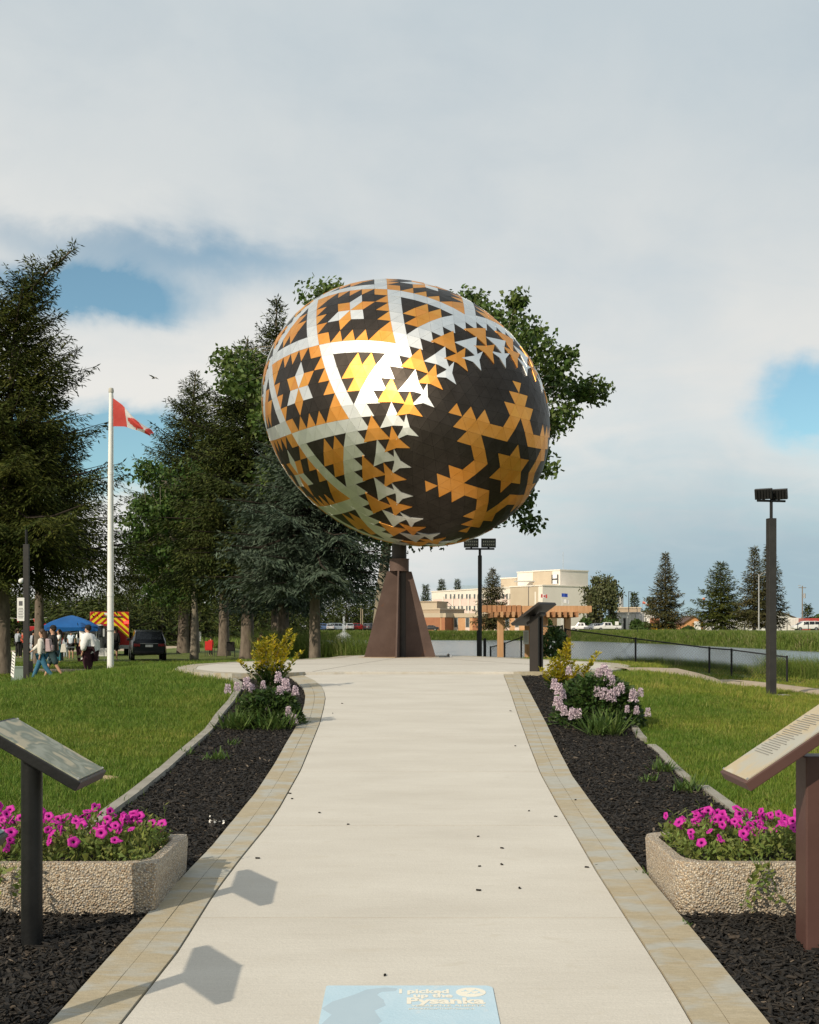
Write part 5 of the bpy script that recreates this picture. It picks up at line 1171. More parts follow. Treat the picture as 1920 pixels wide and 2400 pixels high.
# pergola
pg = thing('pergola', 'cedar pergola with stubby rafters at the lakeside gate', 'pergola', (PX(1250, 42), 42, Hs(PX(1250, 42), 42)))
pgz = pg.location.z
def LP(px, py, Y): v = P(px, py, Y); return Vector((v.x - pg.location.x, v.y - pg.location.y, v.z - pgz))
for (px, Y, w) in ((1173, 41.2, .20), (1237, 43.6, .20), (1277, 41.2, .20), (1330, 43.2, .22)):
    b = LP(px, 1480, Y); bx, by = b.x, b.y; zt = LP(px, 1443, Y).z; zb = Hs(PX(px, Y), Y) - pgz - .1
    MB().box((bx, by, (zb + zt) / 2), (w, w, zt - zb), rz=.08).build('post', m_wood, pg, bevel=.012)
for i in range(15):
    px = 1163 + i * 13.6; a = LP(px, 1440, 40.7); b = LP(px, 1440, 44.4); b.x = a.x; b.z = a.z
    MB().bar(a, b, .085, .19).build('rafter', m_wood if i % 2 else m_woodend, pg)
for Y, x0, x1 in ((41.15, 1130, 1386), (43.5, 1140, 1380)):
    a = LP(x0, 1427, Y); b = LP(x1, 1427, Y); a.z = b.z = LP(1250, 1427.5, 41.15).z
    for s_ in (-1, 1): MB().bar(a + Vector((0, .1 * s_, 0)), b + Vector((0, .1 * s_, 0)), .05, .22).build('beam', m_wood, pg)
for i in range(8):
    px = 1136 + i * 11.5; MB().box(LP(px, 1426.5, 41.0), (.14, .04, .235)).build('beam_end', m_woodend, pg)

# chain link fence
m_mesh = mat('black_chain_link', (0.012, 0.012, 0.013), rough=.45)
def fence(label, pts, hgt, name='chain_link_fence', pr=.032, step=.10, wire=.0038):
    """pts: (x, y, top z, bottom z)"""
    o = Vector((pts[0][0], pts[0][1], pts[0][3])); t = thing(name, label, 'fence', o)
    for (x, y, zt, zb) in pts:
        MB().tube([(x - o.x, y - o.y, zb - o.z - .1), (x - o.x, y - o.y, zt - o.z + .04)], pr, 10).build('post', m_mesh, t, smooth=True)
    for p, q in zip(pts[:-1], pts[1:]):
        a = Vector((p[0], p[1], p[2])) - o; b = Vector((q[0], q[1], q[2])) - o; MB().tube([a, b], .021, 8).build('top_rail', m_mesh, t, smooth=True)
        Lh = math.hypot(b.x - a.x, b.y - a.y); n = int(Lh / step); mb = MB(); h0, h1 = p[2] - p[3], q[2] - q[3]
        for i in range(-int(max(h0, h1) / step) - 1, n + 1):
            for s_ in (1, -1):
                # diagonal wires clipped to the panel
                u0 = i * step; pts_ = []
                for k in range(2):
                    u = u0 if (k == 0) else u0 + max(h0, h1); v_ = (0 if k == 0 else max(h0, h1))
                    pts_.append([u, v_])
                (ua, va), (ub, vb) = pts_
                if ua < 0: va += -ua; ua = 0.0
                if ub > Lh: vb -= ub - Lh; ub = Lh
                if ua >= ub: continue
                def zz(u, v_):
                    f = u / Lh; hh = h0 + (h1 - h0) * f; vv = min(v_, hh); return (vv if s_ > 0 else hh - vv), f
                va2, fa = zz(ua, va); vb2, fb = zz(ub, vb)
                def pt(f, v_): zb = p[3] + (q[3] - p[3]) * f - o.z; return Vector((a.x + (b.x - a.x) * f, a.y + (b.y - a.y) * f, zb + v_))
                mb.tube([pt(fa, va2), pt(fb, vb2)], wire, 3, cap=False)
        mb.build('wire_mesh', m_mesh, t)
    return t
def FP(px, yt, yb, Y): a = P(px, yt, Y); b = P(px, yb, Y); zb = Hs(a.x, a.y); return (a.x, a.y, a.z, min(zb, b.z) if b.z < zb + .3 else zb)
fence('black chain link fence running from the pergola gate down along the shore', [FP(1326, 1475, 1556, 40.5), FP(1490, 1497, 1557, 38.2), FP(1663, 1519, 1566, 36.6), FP(1715, 1523, 1568, 36.0), FP(1845, 1540, 1578, 34.6)], 1)
fence('short black chain link wing sloping down to the dock left of the pergola gate', [FP(1150, 1517, 1548, 46.5), FP(1183, 1508, 1546, 45.3), FP(1222, 1494, 1546, 44.2), FP(1262, 1478, 1546, 43.0)], 1)
gt = fence('black chain link gate leaf under the pergola', [FP(1268, 1468, 1556, 40.7), FP(1318, 1468, 1556, 40.4)], 1, 'chain_link_gate')
a_, b_ = P(1268, 1522, 40.7) - gt.location, P(1318, 1522, 40.4) - gt.location; MB().tube([a_, b_], .02, 6).build('mid_rail', m_mesh, gt)
nt_ = thing('paper_notice', 'white printed notice fixed to the pergola post beside the bronze sign', 'notice', P(1233, 1510, 43.1)); MB().box((0, 0, .25), (.20, .01, .5)).build('sheet', m_paper, nt_)
for i in range(12): MB().box((-.0, -.008, .44 - .033 * i), (.15 - .03 * (i % 3 == 2), .003, .009)).build('print_line', m_print, nt_)
bush('leafy green sapling growing by the pergola gate', PX(1300, 39.6), 39.6, 1.25, .42, 77, m_bush, leaf=.13, n=900)
# little fence along the far bank
fb = []
for i, px in enumerate(range(1470, 1930, 25)):
    Y = 205 - 1.4 * i; x = PX(px, Y); zb = Hs(x, Y); o = MB().tube([(0, 0, -.1), (0, 0, 1.15)], .06, 6).build('fence_stake', m_mesh); o.location = (x, Y, zb); tag(o, 'thin dark fence stake on the grass across the lake', 'stake', 'far bank fence stakes')
# ------------------------------------------------------------------ buildings across the lake
def plain(name, c, rough=.8, c2=None, scale=1.0, **k): return mat(name, c, c2, rough=rough, scale=scale, **k)
m_cream = plain('cream_stucco', (0.74, 0.68, 0.60), .85, (0.79, 0.73, 0.65), .4); m_pink = plain('pink_panel', (0.72, 0.56, 0.50), .85, (0.76, 0.60, 0.54), .4)
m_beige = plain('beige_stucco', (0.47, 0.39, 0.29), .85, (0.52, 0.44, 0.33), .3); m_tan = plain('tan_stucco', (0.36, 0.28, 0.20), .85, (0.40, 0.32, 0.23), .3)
m_brick = plain('orange_brick', (0.52, 0.28, 0.14), .9, (0.60, 0.35, 0.19), .8); m_brickd = plain('red_brick', (0.33, 0.14, 0.075), .9, (0.38, 0.17, 0.09), .8)
m_glass = mat('window_glass', (0.05, 0.06, 0.065), (0.10, 0.115, 0.12), rough=.12, scale=.6, spec=.6); m_frame = plain('pale_frame', (0.60, 0.57, 0.52))
m_roofd = plain('brown_shingles', (0.085, 0.055, 0.045), .9, (0.12, 0.08, 0.065), 2); m_whitew = plain('white_siding', (0.66, 0.65, 0.62), .7, (0.72, 0.71, 0.68), .3)
m_greyw = plain('grey_siding', (0.42, 0.41, 0.39), .7, (0.48, 0.47, 0.45), .3); m_redc = plain('red_container', (0.40, 0.055, 0.05), .5, (0.46, 0.07, 0.06), .5); m_orange = plain('orange_siding', (0.52, 0.25, 0.10), .8, (0.57, 0.29, 0.13), .4)
m_darkm = plain('dark_metal', (0.03, 0.03, 0.032), .5); m_asph = mat('asphalt', (0.055, 0.055, 0.057), (0.075, 0.074, 0.072), rough=.95, scale=.5)
class Bld:
    """a building whose walls are given by photo columns and depths; local origin at its first corner"""
    def __init__(s, name, label, px, Y, cat='building'):
        s.o = Vector((PX(px, Y), Y, Hs(PX(px, Y), Y))); s.t = thing(name, label, cat, s.o)
    def z(s, py, Y): return EYE - (py - CYP) / FPX * Y - s.o.z
    def xy(s, px, Y): return Vector((PX(px, Y) - s.o.x, Y - s.o.y, 0))
    def block(s, part, pxa, Ya, pxb, Yb, depth, z0, z1, m, parent=None, cap=None):
        a = s.xy(pxa, Ya); b = s.xy(pxb, Yb); d = (b - a).normalized(); n = Vector((-d.y, d.x, 0))
        if n.y < 0: n = -n
        q = [a, b, b + n * depth, a + n * depth]
        w = MB().prism([(p.x, p.y) for p in q], z0, z1).build(part, m, parent or s.t)
        if cap is not None:
            e = .18; qq = [a - d * e - n * e, b + d * e - n * e, b + n * (depth + e) + d * e, a + n * (depth + e) - d * e]
            MB().prism([(p.x, p.y) for p in qq], z1, z1 + .35).build('parapet', cap, parent or s.t)
        return a, b, d, n
    def face_rect(s, part, a, d, n, u0, u1, z0, z1, m, out=.06, parent=None, thick=.1):
        p = a + d * u0 - n * out; q = a + d * u1 - n * out
        return MB().prism([(p.x, p.y), (q.x, q.y), (q.x + n.x * thick, q.y + n.y * thick), (p.x + n.x * thick, p.y + n.y * thick)], z0, z1).build(part, m, parent or s.t)
    def window(s, a, d, n, u, w, z0, z1):
        f = s.face_rect('window', a, d, n, u - w / 2, u + w / 2, z0, z1, m_frame, .08)
        s.face_rect('pane', a, d, n, u - w / 2 + .12, u + w / 2 - .12, z0 + .15, z1 - .12, m_glass, .12, parent=f); return f
def u_of(px, pxa, Ya, pxb, Yb):
    """distance along a receding wall at which a photo column meets it"""
    ax, ay = PX(pxa, Ya), Ya; bx, by = PX(pxb, Yb), Yb; k = (px - CXP) / FPX; dx_, dy_ = bx - ax, by - ay; L = math.hypot(dx_, dy_)
    t = (k * ay - ax) / (dx_ - k * dy_); return t * L
# hospital
B = Bld('hospital', 'pale hospital block with H sign tower across the lake', 1012, 400)
zt = 14.75 - B.o.z
a, b, d, n = B.block('wall', 1012, 400, 1272, 345, 16, -.5, zt, m_cream, cap=m_cream)
L = (b - a).length
for z0, z1 in ((4.6, 7.0), (8.0, 10.6)): B.face_rect('spandrel', a, d, n, 1, L - 6.5, z0, z1, m_pink, .03)
for px in (1046, 1057, 1066, 1076, 1084, 1095, 1102, 1113, 1122, 1133, 1143, 1150, 1162, 1172, 1181, 1189, 1197, 1209, 1217, 1229, 1237, 1250):
    u = u_of(px, 1012, 400, 1272, 345); Yh = 400 - 55 * u / L
    for zc in (B.z(1398, Yh), B.z(1427, Yh) + .2): B.window(a, d, n, u, 1.05, zc - .85, zc + .85)
for px in (1040, 1062, 1080, 1099, 1118, 1138, 1156, 1176, 1194, 1213, 1233, 1256): u = u_of(px, 1012, 400, 1272, 345); B.face_rect('pilaster', a, d, n, u - .35, u + .35, 0, zt - 1.6, m_cream, .22)
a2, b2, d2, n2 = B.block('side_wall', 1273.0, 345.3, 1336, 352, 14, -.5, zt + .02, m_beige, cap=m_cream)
for px in (1290, 1312): u = u_of(px, 1273, 345.3, 1336, 352); B.face_rect('wall_joint', a2, d2, n2, u - .05, u + .05, 0, zt, m_tan, .02)
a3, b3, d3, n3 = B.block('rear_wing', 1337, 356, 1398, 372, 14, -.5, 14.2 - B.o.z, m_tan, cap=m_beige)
B.window(a3, d3, n3, u_of(1347, 1337, 356, 1398, 372), 3.2, B.z(1401, 358), B.z(1390, 358))
for px in (1352, 1368): u = u_of(px, 1337, 356, 1398, 372); B.face_rect('pier', a3, d3, n3, u - .4, u + .4, 0, 13.5 - B.o.z, m_beige, .3)
a4, b4, d4, n4 = B.block('tower', 1213, 375, 1313, 360, 12, 10, B.z(1339, 365), m_cream, cap=m_cream)
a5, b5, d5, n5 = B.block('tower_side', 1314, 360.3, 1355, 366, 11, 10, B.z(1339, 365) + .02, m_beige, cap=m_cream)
B.face_rect('tower_panel', a5, d5, n5, .8, (b5 - a5).length - .8, 13.2, B.z(1343, 365), plain('pale_panel', (0.55, 0.52, 0.42)), .05)
B.block('roof_block', 1174, 385, 1211.5, 380, 9, 10, B.z(1356, 382), m_beige, cap=m_cream)
hs = B.face_rect('letter_sign', a4, d4, n4, u_of(1295, 1213, 375, 1313, 360), u_of(1310, 1213, 375, 1313, 360), B.z(1369, 362), B.z(1346.5, 362), m_white, .3)
u0, u1 = u_of(1295, 1213, 375, 1313, 360), u_of(1310, 1213, 375, 1313, 360); zz0, zz1 = B.z(1368, 362), B.z(1347, 362); zm = (zz0 + zz1) / 2
for q0, q1, w0, w1 in ((u0 + .05, u0 + .38, zz0, zz1), (u1 - .38, u1 - .05, zz0, zz1), (u0 + .4, u1 - .4, zm - .2, zm + .15)): B.face_rect('letter_h', a4, d4, n4, q0, q1, w0, w1, m_darkm, .42, parent=hs)
MB().tube([B.xy(1320, 363) + Vector((0, 0, 18)), B.xy(1320, 363) + Vector((0, 0, 24))], .06, 5).build('antenna', m_galv, B.t)
MB().box(B.xy(1216, 372) + Vector((3, -3, B.z(1371, 372) + 1.0)), (9, 2.5, .3)).build('canopy', m_greyw, B.t); MB().box(B.xy(1106, 388) + Vector((0, 6, zt + 1.2)), (6, 3, 1.6)).build('roof_unit', plain('blue_grey_unit', (0.28, 0.36, 0.42)), B.t)
# brick wing
W = Bld('brick_wing', 'low orange brick wing with cream cornice in front of the hospital', 1032, 322)
ztop = W.z(1447, 322)
for pa, Ya, pb, Yb, mm in ((1032, 322, 1042.5, 322, m_brick), (1043, 321.5, 1062, 326, m_brickd), (1062.5, 326, 1108, 324, m_brick), (1108.5, 324, 1125, 320, m_brickd), (1125.5, 320, 1290, 314, m_brick)):
    aa, bb, dd, nn = W.block('wall', pa, Ya, pb, Yb, 9, -.5, ztop, mm); q = [aa - nn * .25, bb - nn * .25, bb + nn * 9, aa + nn * 9]; MB().prism([(p.x, p.y) for p in q], ztop + .01, ztop + 1.15).build('cornice', m_beige, W.t)
    if mm is m_brick and pb - pa > 20:
        for px in (1069, 1096, 1143, 1163, 1189, 1212, 1236, 1262):
            if pa + 2 < px < pb - 2: u = u_of(px, pa, Ya, pb, Yb); W.window(aa, dd, nn, u, 1.15, .9, 3.9); W.face_rect('brick_panel', aa, dd, nn, u - .6, u + .6, -.2, .85, m_pink, .05)
Gb = Bld('garage_block', 'tan garage block with grey roll door beside the brick wing', 984, 330)
aa, bb, dd, nn = Gb.block('wall', 984, 330, 1031.5, 326, 12, -.5, Gb.z(1429, 328), m_tan, cap=m_beige)
dr = Gb.face_rect('roll_door', aa, dd, nn, u_of(998, 984, 330, 1031.5, 326), u_of(1015, 984, 330, 1031.5, 326), -.4, Gb.z(1441, 328), m_greyw, .1)
Gb.face_rect('door_window', aa, dd, nn, u_of(999, 984, 330, 1031.5, 326), u_of(1014, 984, 330, 1031.5, 326), Gb.z(1461, 328), Gb.z(1457.5, 328), m_glass, .16, parent=dr)
Gb.block('upper_storey', 986, 337, 1024, 335, 8, Gb.z(1428, 328), Gb.z(1412, 336), m_beige, cap=m_tan); Gb.block('upper_side', 1024.5, 335, 1046, 341, 8, Gb.z(1428, 328), Gb.z(1412, 336), m_tan)
for i in range(7): MB().box(Gb.xy(1052 + i * 3.6, 338) + Vector((0, 0, Gb.z(1422 + i * 3.4, 338))), (.5, 1.2, .15)).build('fire_stair_step', m_darkm, Gb.t)
for dz_ in (0, 1.1): MB().bar(Gb.xy(1048, 337) + Vector((0, 0, Gb.z(1419, 337) + dz_)), Gb.xy(1077, 337) + Vector((0, 0, Gb.z(1446, 337) + dz_)), .1, .1).build('fire_stair_rail', m_darkm, Gb.t)
# plant building, sheds, containers
S1 = Bld('plant_building', 'white and grey plant building with a steel chimney', 1444, 300)
aa, bb, dd, nn = S1.block('wall', 1444, 300, 1533, 296, 14, -.5, S1.z(1438, 298), m_whitew, cap=m_greyw)
S1.block('penthouse', 1447, 304, 1502, 303, 8, S1.z(1438, 298) + .36, S1.z(1426, 303), m_tan, cap=m_beige)
for i in range(11): S1.face_rect('wall_rib', aa, dd, nn, .6 + i * .85, .68 + i * .85, -.4, S1.z(1440, 298), m_greyw, .05)
S1.face_rect('doorway', aa, dd, nn, 1.9, 2.5, -.4, 3.2, m_darkm, .06)
MB().tube([S1.xy(1456, 306) + Vector((0, 0, 3)), S1.xy(1456, 306) + Vector((0, 0, S1.z(1391, 306)))], .62, 14).build('chimney', m_galv, S1.t, smooth=True)
MB().box(S1.xy(1506, 299) + Vector((0, -1, 3.4)), (4.0, 2, 1.6)).build('roof_unit', m_galv, S1.t)
S1.block('brick_bay', 1532, 292, 1546, 292, 6, -.5, S1.z(1449, 292), m_brickd)
def gabled(name, label, pxa, pxb, eave, ridge, Y, depth, mw, mr, door=None, roofover=.4):
    b_ = Bld(name, label, pxa, Y, 'shed'); a = b_.xy(pxa, Y); b = b_.xy(pxb, Y); ze = b_.z(eave, Y); zr = b_.z(ridge, Y); m_ = (a + b) / 2
    V = [(a.x, a.y, -.5), (b.x, b.y, -.5), (b.x, b.y, ze), (m_.x, m_.y, zr), (a.x, a.y, ze)]; V += [(p[0], p[1] + depth, p[2]) for p in V]
    MB().add(V, [(0, 1, 2, 3, 4), (9, 8, 7, 6, 5), (0, 5, 6, 1), (1, 6, 7, 2), (4, 9, 5, 0)]).build('wall', mw, b_.t)
    for s_, e in ((-1, a), (1, b)):
        dx_ = e.x - m_.x; ln = 1 + roofover / abs(dx_); ex, ez = m_.x + dx_ * ln, zr + (ze - zr) * ln
        q = [(m_.x, m_.y - roofover, zr + .05), (ex, m_.y - roofover, ez + .05), (ex, m_.y + depth + roofover, ez + .05), (m_.x, m_.y + depth + roofover, zr + .05)]; q += [(p[0], p[1], p[2] + .2) for p in q]
        MB().add(q, [(0, 1, 2, 3), (7, 6, 5, 4), (0, 4, 5, 1), (1, 5, 6, 2), (2, 6, 7, 3), (3, 7, 4, 0)]).build('roof', mr, b_.t)
    if door: da, db, dt = door; MB().box(((b_.xy(da, Y).x + b_.xy(db, Y).x) / 2, -.05 + a.y, (b_.z(dt, Y) - .3) / 2), (b_.xy(db, Y).x - b_.xy(da, Y).x, .12, b_.z(dt, Y) + .3)).build('door', m_whitew, b_.t)
    return b_
hz = gabled('gabled_shed', 'orange gabled shed with a white garage door', 1605, 1647, 1459, 1445, 270, 9, m_orange, m_roofd, (1627, 1643, 1456.5))
gabled('white_shed', 'low white shed between the broad spruce and orange shed', 1668, 1692, 1459, 1454, 265, 8, m_whitew, m_greyw, (1673, 1683, 1459))
gabled('white_shed', 'white shed with a shallow roof behind the two brown tipped spruces', 1727, 1765, 1456, 1449, 262, 9, m_whitew, m_greyw, (1735, 1752, 1458))
gabled('white_barn', 'large pale barn with a brown roof behind the lamp post', 1786, 1862, 1448, 1434, 275, 14, m_whitew, m_roofd)
def container(label, pxa, pxb, top, Y, m):
    c = Bld('shipping_container', label, pxa, Y, 'container'); aa, bb, dd, nn = c.block('body', pxa, Y, pxb, Y, 2.5, -.1, c.z(top, Y), m); Lc = (bb - aa).length
    for i in range(int(Lc / .55)): c.face_rect('corrugation', aa, dd, nn, .2 + i * .55, .42 + i * .55, .05, c.z(top, Y) - .12, m, .05)
container('bright red shipping container behind the white minivan', 1897, 1932, 1449, 240, m_redc)
container('dull red shipping container next to the utility pole', 1880, 1896, 1449, 243, plain('faded_red', (0.36, 0.12, 0.11), .6))
container('long white shipping container behind the lamp post', 1829, 1878, 1448, 245, m_whitew)
for lab, px in (('yellow dumpster left of the brown spruce trunk', 1540), ('yellow dumpster right of the first yellow dumpster', 1561)):
    Y = 262; o = thing('dumpster', lab, 'dumpster', (PX(px, Y), Y, Hs(PX(px, Y), Y))); my = plain('yellow_paint', (0.60, 0.36, 0.02)); MB().add([(-1.0, -.6, 0), (1, -.6, 0), (1, .6, 0), (-1, .6, 0), (-1.15, -.8, 1.5), (1.15, -.8, 1.5), (1.15, .7, 1.7), (-1.15, .7, 1.7)], [(3, 2, 1, 0), (0, 1, 5, 4), (1, 2, 6, 5), (2, 3, 7, 6), (3, 0, 4, 7)]).build('bin', my, o); MB().box((0, 0, 1.72), (2.3, 1.5, .08)).build('lid', m_darkm, o)
# car parks and road across the lake
for nm, q in (('car_park', [(1345, 1477.6, 262), (1550, 1478, 258)]),):
    MB().prism([(PX(1150, 300), 284), (37, 266), (PX(1600, 240), 236), (PX(1600, 280), 282), (PX(1150, 316), 316)], 1.3, 1.80).build(nm, m_asph); tag(bpy.data.objects[nm], kind='structure')
MB().prism([(-28, 306), (4, 306), (4, 330), (-30, 330)], 1.2, 1.79).build('car_park', m_asph); tag(bpy.data.objects['car_park.001'], kind='structure')

# ------------------------------------------------------------------ vehicles
m_tyre = plain('tyre_rubber', (0.012, 0.012, 0.012), .85); m_rim = mat('alloy_rim', (0.35, 0.35, 0.36), rough=.35, metal=.8); m_vglass = mat('vehicle_glass', (0.012, 0.014, 0.016), rough=.08, spec=.6); m_tail = mat('tail_light', (0.22, 0.01, 0.012), rough=.2); m_head = mat('head_light', (0.6, 0.62, 0.62), rough=.15); m_trim = plain('black_trim', (0.015, 0.015, 0.016), .6)
ST = {'suv': [(-2.36, .50, .92, .95, .80, .72), (-2.28, .40, 1.02, 1.10, .88, .76), (-2.02, .33, 1.08, 1.60, .93, .69), (-1.3, .30, 1.08, 1.70, .945, .70), (-.1, .30, 1.06, 1.70, .945, .70), (.55, .30, 1.05, 1.60, .945, .69), (1.25, .30, 1.02, 1.06, .93, .80), (2.05, .32, .93, .96, .89, .80), (2.34, .42, .74, .78, .78, .70)],
      'van': [(-2.55, .45, .95, 1.00, .88, .80), (-2.48, .36, 1.05, 1.30, .94, .80), (-2.30, .32, 1.05, 1.66, .97, .80), (-1.3, .28, 1.03, 1.74, .98, .80), (.2, .28, 1.00, 1.74, .98, .80), (.8, .28, .98, 1.62, .97, .79), (1.75, .28, .95, 1.00, .94, .84), (2.3, .30, .84, .88, .88, .80), (2.55, .40, .68, .72, .76, .70)],
      'pickup': [(-2.85, .55, 1.05, 1.07, .93, .90), (-2.8, .45, 1.12, 1.14, .98, .94), (-.95, .42, 1.12, 1.14, .98, .94), (-.90, .42, 1.12, 1.16, .98, .90), (-.62, .42, 1.12, 1.82, .98, .74), (.55, .42, 1.12, 1.88, .98, .74), (.85, .42, 1.12, 1.80, .98, .74), (1.45, .42, 1.10, 1.16, .97, .86), (2.5, .45, 1.06, 1.10, .95, .86), (2.8, .5, .90, .95, .88, .80)],
      'sedan': [(-2.3, .45, .85, .88, .78, .72), (-2.2, .35, .98, 1.0, .86, .78), (-1.55, .3, .98, 1.02, .89, .78), (-1.0, .28, .96, 1.40, .9, .64), (0, .28, .95, 1.46, .9, .64), (.35, .28, .94, 1.42, .9, .64), (1.1, .28, .90, .95, .89, .76), (2.0, .3, .80, .83, .84, .76), (2.3, .4, .62, .66, .74, .68)]}
def car(label, cat, kind, paint, x, y, rz, gz=None, name='parked_car', group=None, scale=1.0, windows=None):
    gz = Hs(x, y) if gz is None else gz; t = thing(name, label, cat, (x, y, gz), rz, group); t.scale = (scale,) * 3; st = ST[kind]; mb = MB(); n = 10
    for (px, zl, zb, zr, wb, wr) in st:
        zm = zl + (zb - zl) * .55
        mb.v += [(px, -wb * .9, zl), (px, -wb * .985, zl + .1), (px, -wb, zm), (px, -wb * .97, zb), (px, -wr, zr), (px, wr, zr), (px, wb * .97, zb), (px, wb, zm), (px, wb * .985, zl + .1), (px, wb * .9, zl)]
    for i in range(len(st) - 1):
        for k in range(n): q = (k + 1) % n; mb.f.append((i * n + k, (i + 1) * n + k, (i + 1) * n + q, i * n + q)); mb.m.append(0)
    mb.f.append(tuple(range(n))); mb.m.append(0); mb.f.append(tuple(reversed(range((len(st) - 1) * n, len(st) * n)))); mb.m.append(0)
    mb.build('body', paint, t, smooth=True, angle=28)
    X = [s[0] for s in st]
    def sp(x_, f, sd, out=.012):
        zb = np.interp(x_, X, [s[2] for s in st]); zr = np.interp(x_, X, [s[3] for s in st]); wb = np.interp(x_, X, [s[4] for s in st]) * .97; wr = np.interp(x_, X, [s[5] for s in st])
        return Vector((x_, sd * (wb + (wr - wb) * f + out), zb + (zr - zb) * f + out * .3))
    hi = [s for s in st if s[3] - s[2] > .4]; x0, x1 = hi[0][0], hi[-1][0]
    for sd in (-1, 1):
        cuts_ = np.linspace(x0 + .08, x1 - .02, 4 if kind != 'pickup' else 3)
        for c0, c1 in zip(cuts_[:-1], cuts_[1:]):
            q = [sp(c0 + .04, .10, sd), sp(c1 - .04, .10, sd), sp(c1 - .05, .86, sd), sp(c0 + .05, .86, sd)]; MB().add(q, [(0, 1, 2, 3) if sd > 0 else (3, 2, 1, 0)]).build('side_window', m_vglass, t)
    # front and rear glass between the roof edge and the belt
    iF = [i for i, s in enumerate(st) if s is hi[-1]][0]; iR = [i for i, s in enumerate(st) if s is hi[0]][0]
    for nm, ia, ib in (('windscreen', iF, iF + 1), ('rear_window', iR, iR - 1)):
        A, Bq = st[ia], st[ib]; dirx = 1 if ib > ia else -1
        def gp(f, s_): xx = A[0] + (Bq[0] - A[0]) * f; zz = A[3] + (Bq[3] - A[3]) * f; ww = A[5] + (Bq[5] - A[5]) * f; return Vector((xx + .02 * dirx, s_ * ww * .90, zz + .02))
        q = [gp(.10, -1), gp(.10, 1), gp(.92, 1), gp(.92, -1)]; MB().add(q, [(0, 1, 2, 3) if dirx > 0 else (3, 2, 1, 0)]).build(nm, m_vglass, t)
    xr = st[0][0]; zl, zb, wb = st[1][1], st[1][2], st[1][4]
    for s_ in (-1, 1):
        MB().box((xr + .03, s_ * wb * .74, zb - .16), (.10, .34, .15)).build('tail_light', m_tail, t, bevel=.02)
        MB().box((st[-1][0] - .12, s_ * st[-1][4] * .78, st[-1][2] - .02), (.22, .26, .13)).build('headlight', m_head, t, bevel=.02)
        MB().box((x1 + .1, s_ * (st[4][4] + .06), 1.15), (.12, .18, .14)).build('mirror', paint, t, bevel=.02)
    MB().box((xr - .01, 0, zb - .20), (.02, .40, .13)).build('licence_plate', m_paper, t); MB().box((xr - .0, 0, zl + .06), (.14, wb * 1.75, .16)).build('rear_bumper', m_trim, t, bevel=.02); MB().box((xr - .005, 0, zb - .07), (.03, wb * 1.1, .03)).build('tailgate_trim', m_rim, t)
    wr_ = .37 if kind in ('suv', 'pickup') else .33; wx = 1.45 if kind != 'pickup' else 1.75
    for fx_ in (-1, 1):
        for s_ in (-1, 1):
            yy = st[3][4]; w = MB().tube([(fx_ * wx, s_ * (yy - .20), wr_), (fx_ * wx, s_ * (yy + .015), wr_)], wr_, 18).build('wheel', m_tyre, t, smooth=True); MB().tube([(fx_ * wx, s_ * (yy - .05), wr_), (fx_ * wx, s_ * (yy + .022), wr_)], wr_ * .62, 14).build('rim', m_rim, w, smooth=True)
    return t
def paint(name, c, metal=.0, rough=.3): return mat(name, c, rough=rough, metal=metal, coat=.25, spec=.3)
car('dark blue SUV parked on the grass beside the fire truck', 'car', 'suv', paint('dark_navy_paint', (0.005, 0.007, 0.011)), PX(331, 66), 67.5, R(90 + 15), name='parked_suv')
car('white crew cab pickup parked nearest the round clipped bush', 'pickup', 'pickup', paint('white_car_paint', (0.70, 0.70, 0.69), 0), PX(1368, 272), 274, R(-20 + 180), name='pickup_truck')
car('silver SUV parked between the two white pickups', 'car', 'suv', paint('silver_paint', (0.36, 0.37, 0.38), .6), PX(1394, 268), 268, R(198), name='parked_suv')
car('white pickup parked beside the small road sign across the lake', 'pickup', 'pickup', paint('white_car_paint', (0.7, 0.7, 0.69), 0), PX(1424, 255), 255, R(188), name='pickup_truck')
car('white minivan parked in front of the red shipping containers', 'minivan', 'van', paint('white_car_paint', (0.7, 0.7, 0.69), 0), PX(1890, 213), 213, R(183), name='minivan')
cols = [((0.10, 0.16, 0.30), 'blue'), ((0.55, 0.55, 0.54), 'white'), ((0.35, 0.40, 0.44), 'pale blue'), ((0.40, 0.41, 0.42), 'grey'), ((0.30, 0.02, 0.02), 'red'), ((0.03, 0.03, 0.035), 'black'), ((0.05, 0.05, 0.06), 'charcoal'), ((0.6, 0.6, 0.6), 'silver white')]
for i, (px, kd) in enumerate(((756, 'suv'), (772, 'sedan'), (790, 'van'), (818, 'suv'), (836, 'suv'), (858, 'suv'), (884, 'van'), (706, 'sedan'))):
    c, nm = cols[i]; car('%s car parked in the row behind the fountain' % nm, 'car', kd, paint('paint_' + nm.replace(' ', '_'), c), PX(px, 312), 312 + (i % 3), R(100 if i % 2 else 30), gz=1.8, group='cars parked behind the fountain', scale=1.15)
car('black car half hidden behind the right fin of the egg stand', 'car', 'sedan', paint('paint_black', (0.03, 0.03, 0.035)), PX(1008, 304), 304, R(170), gz=1.75)
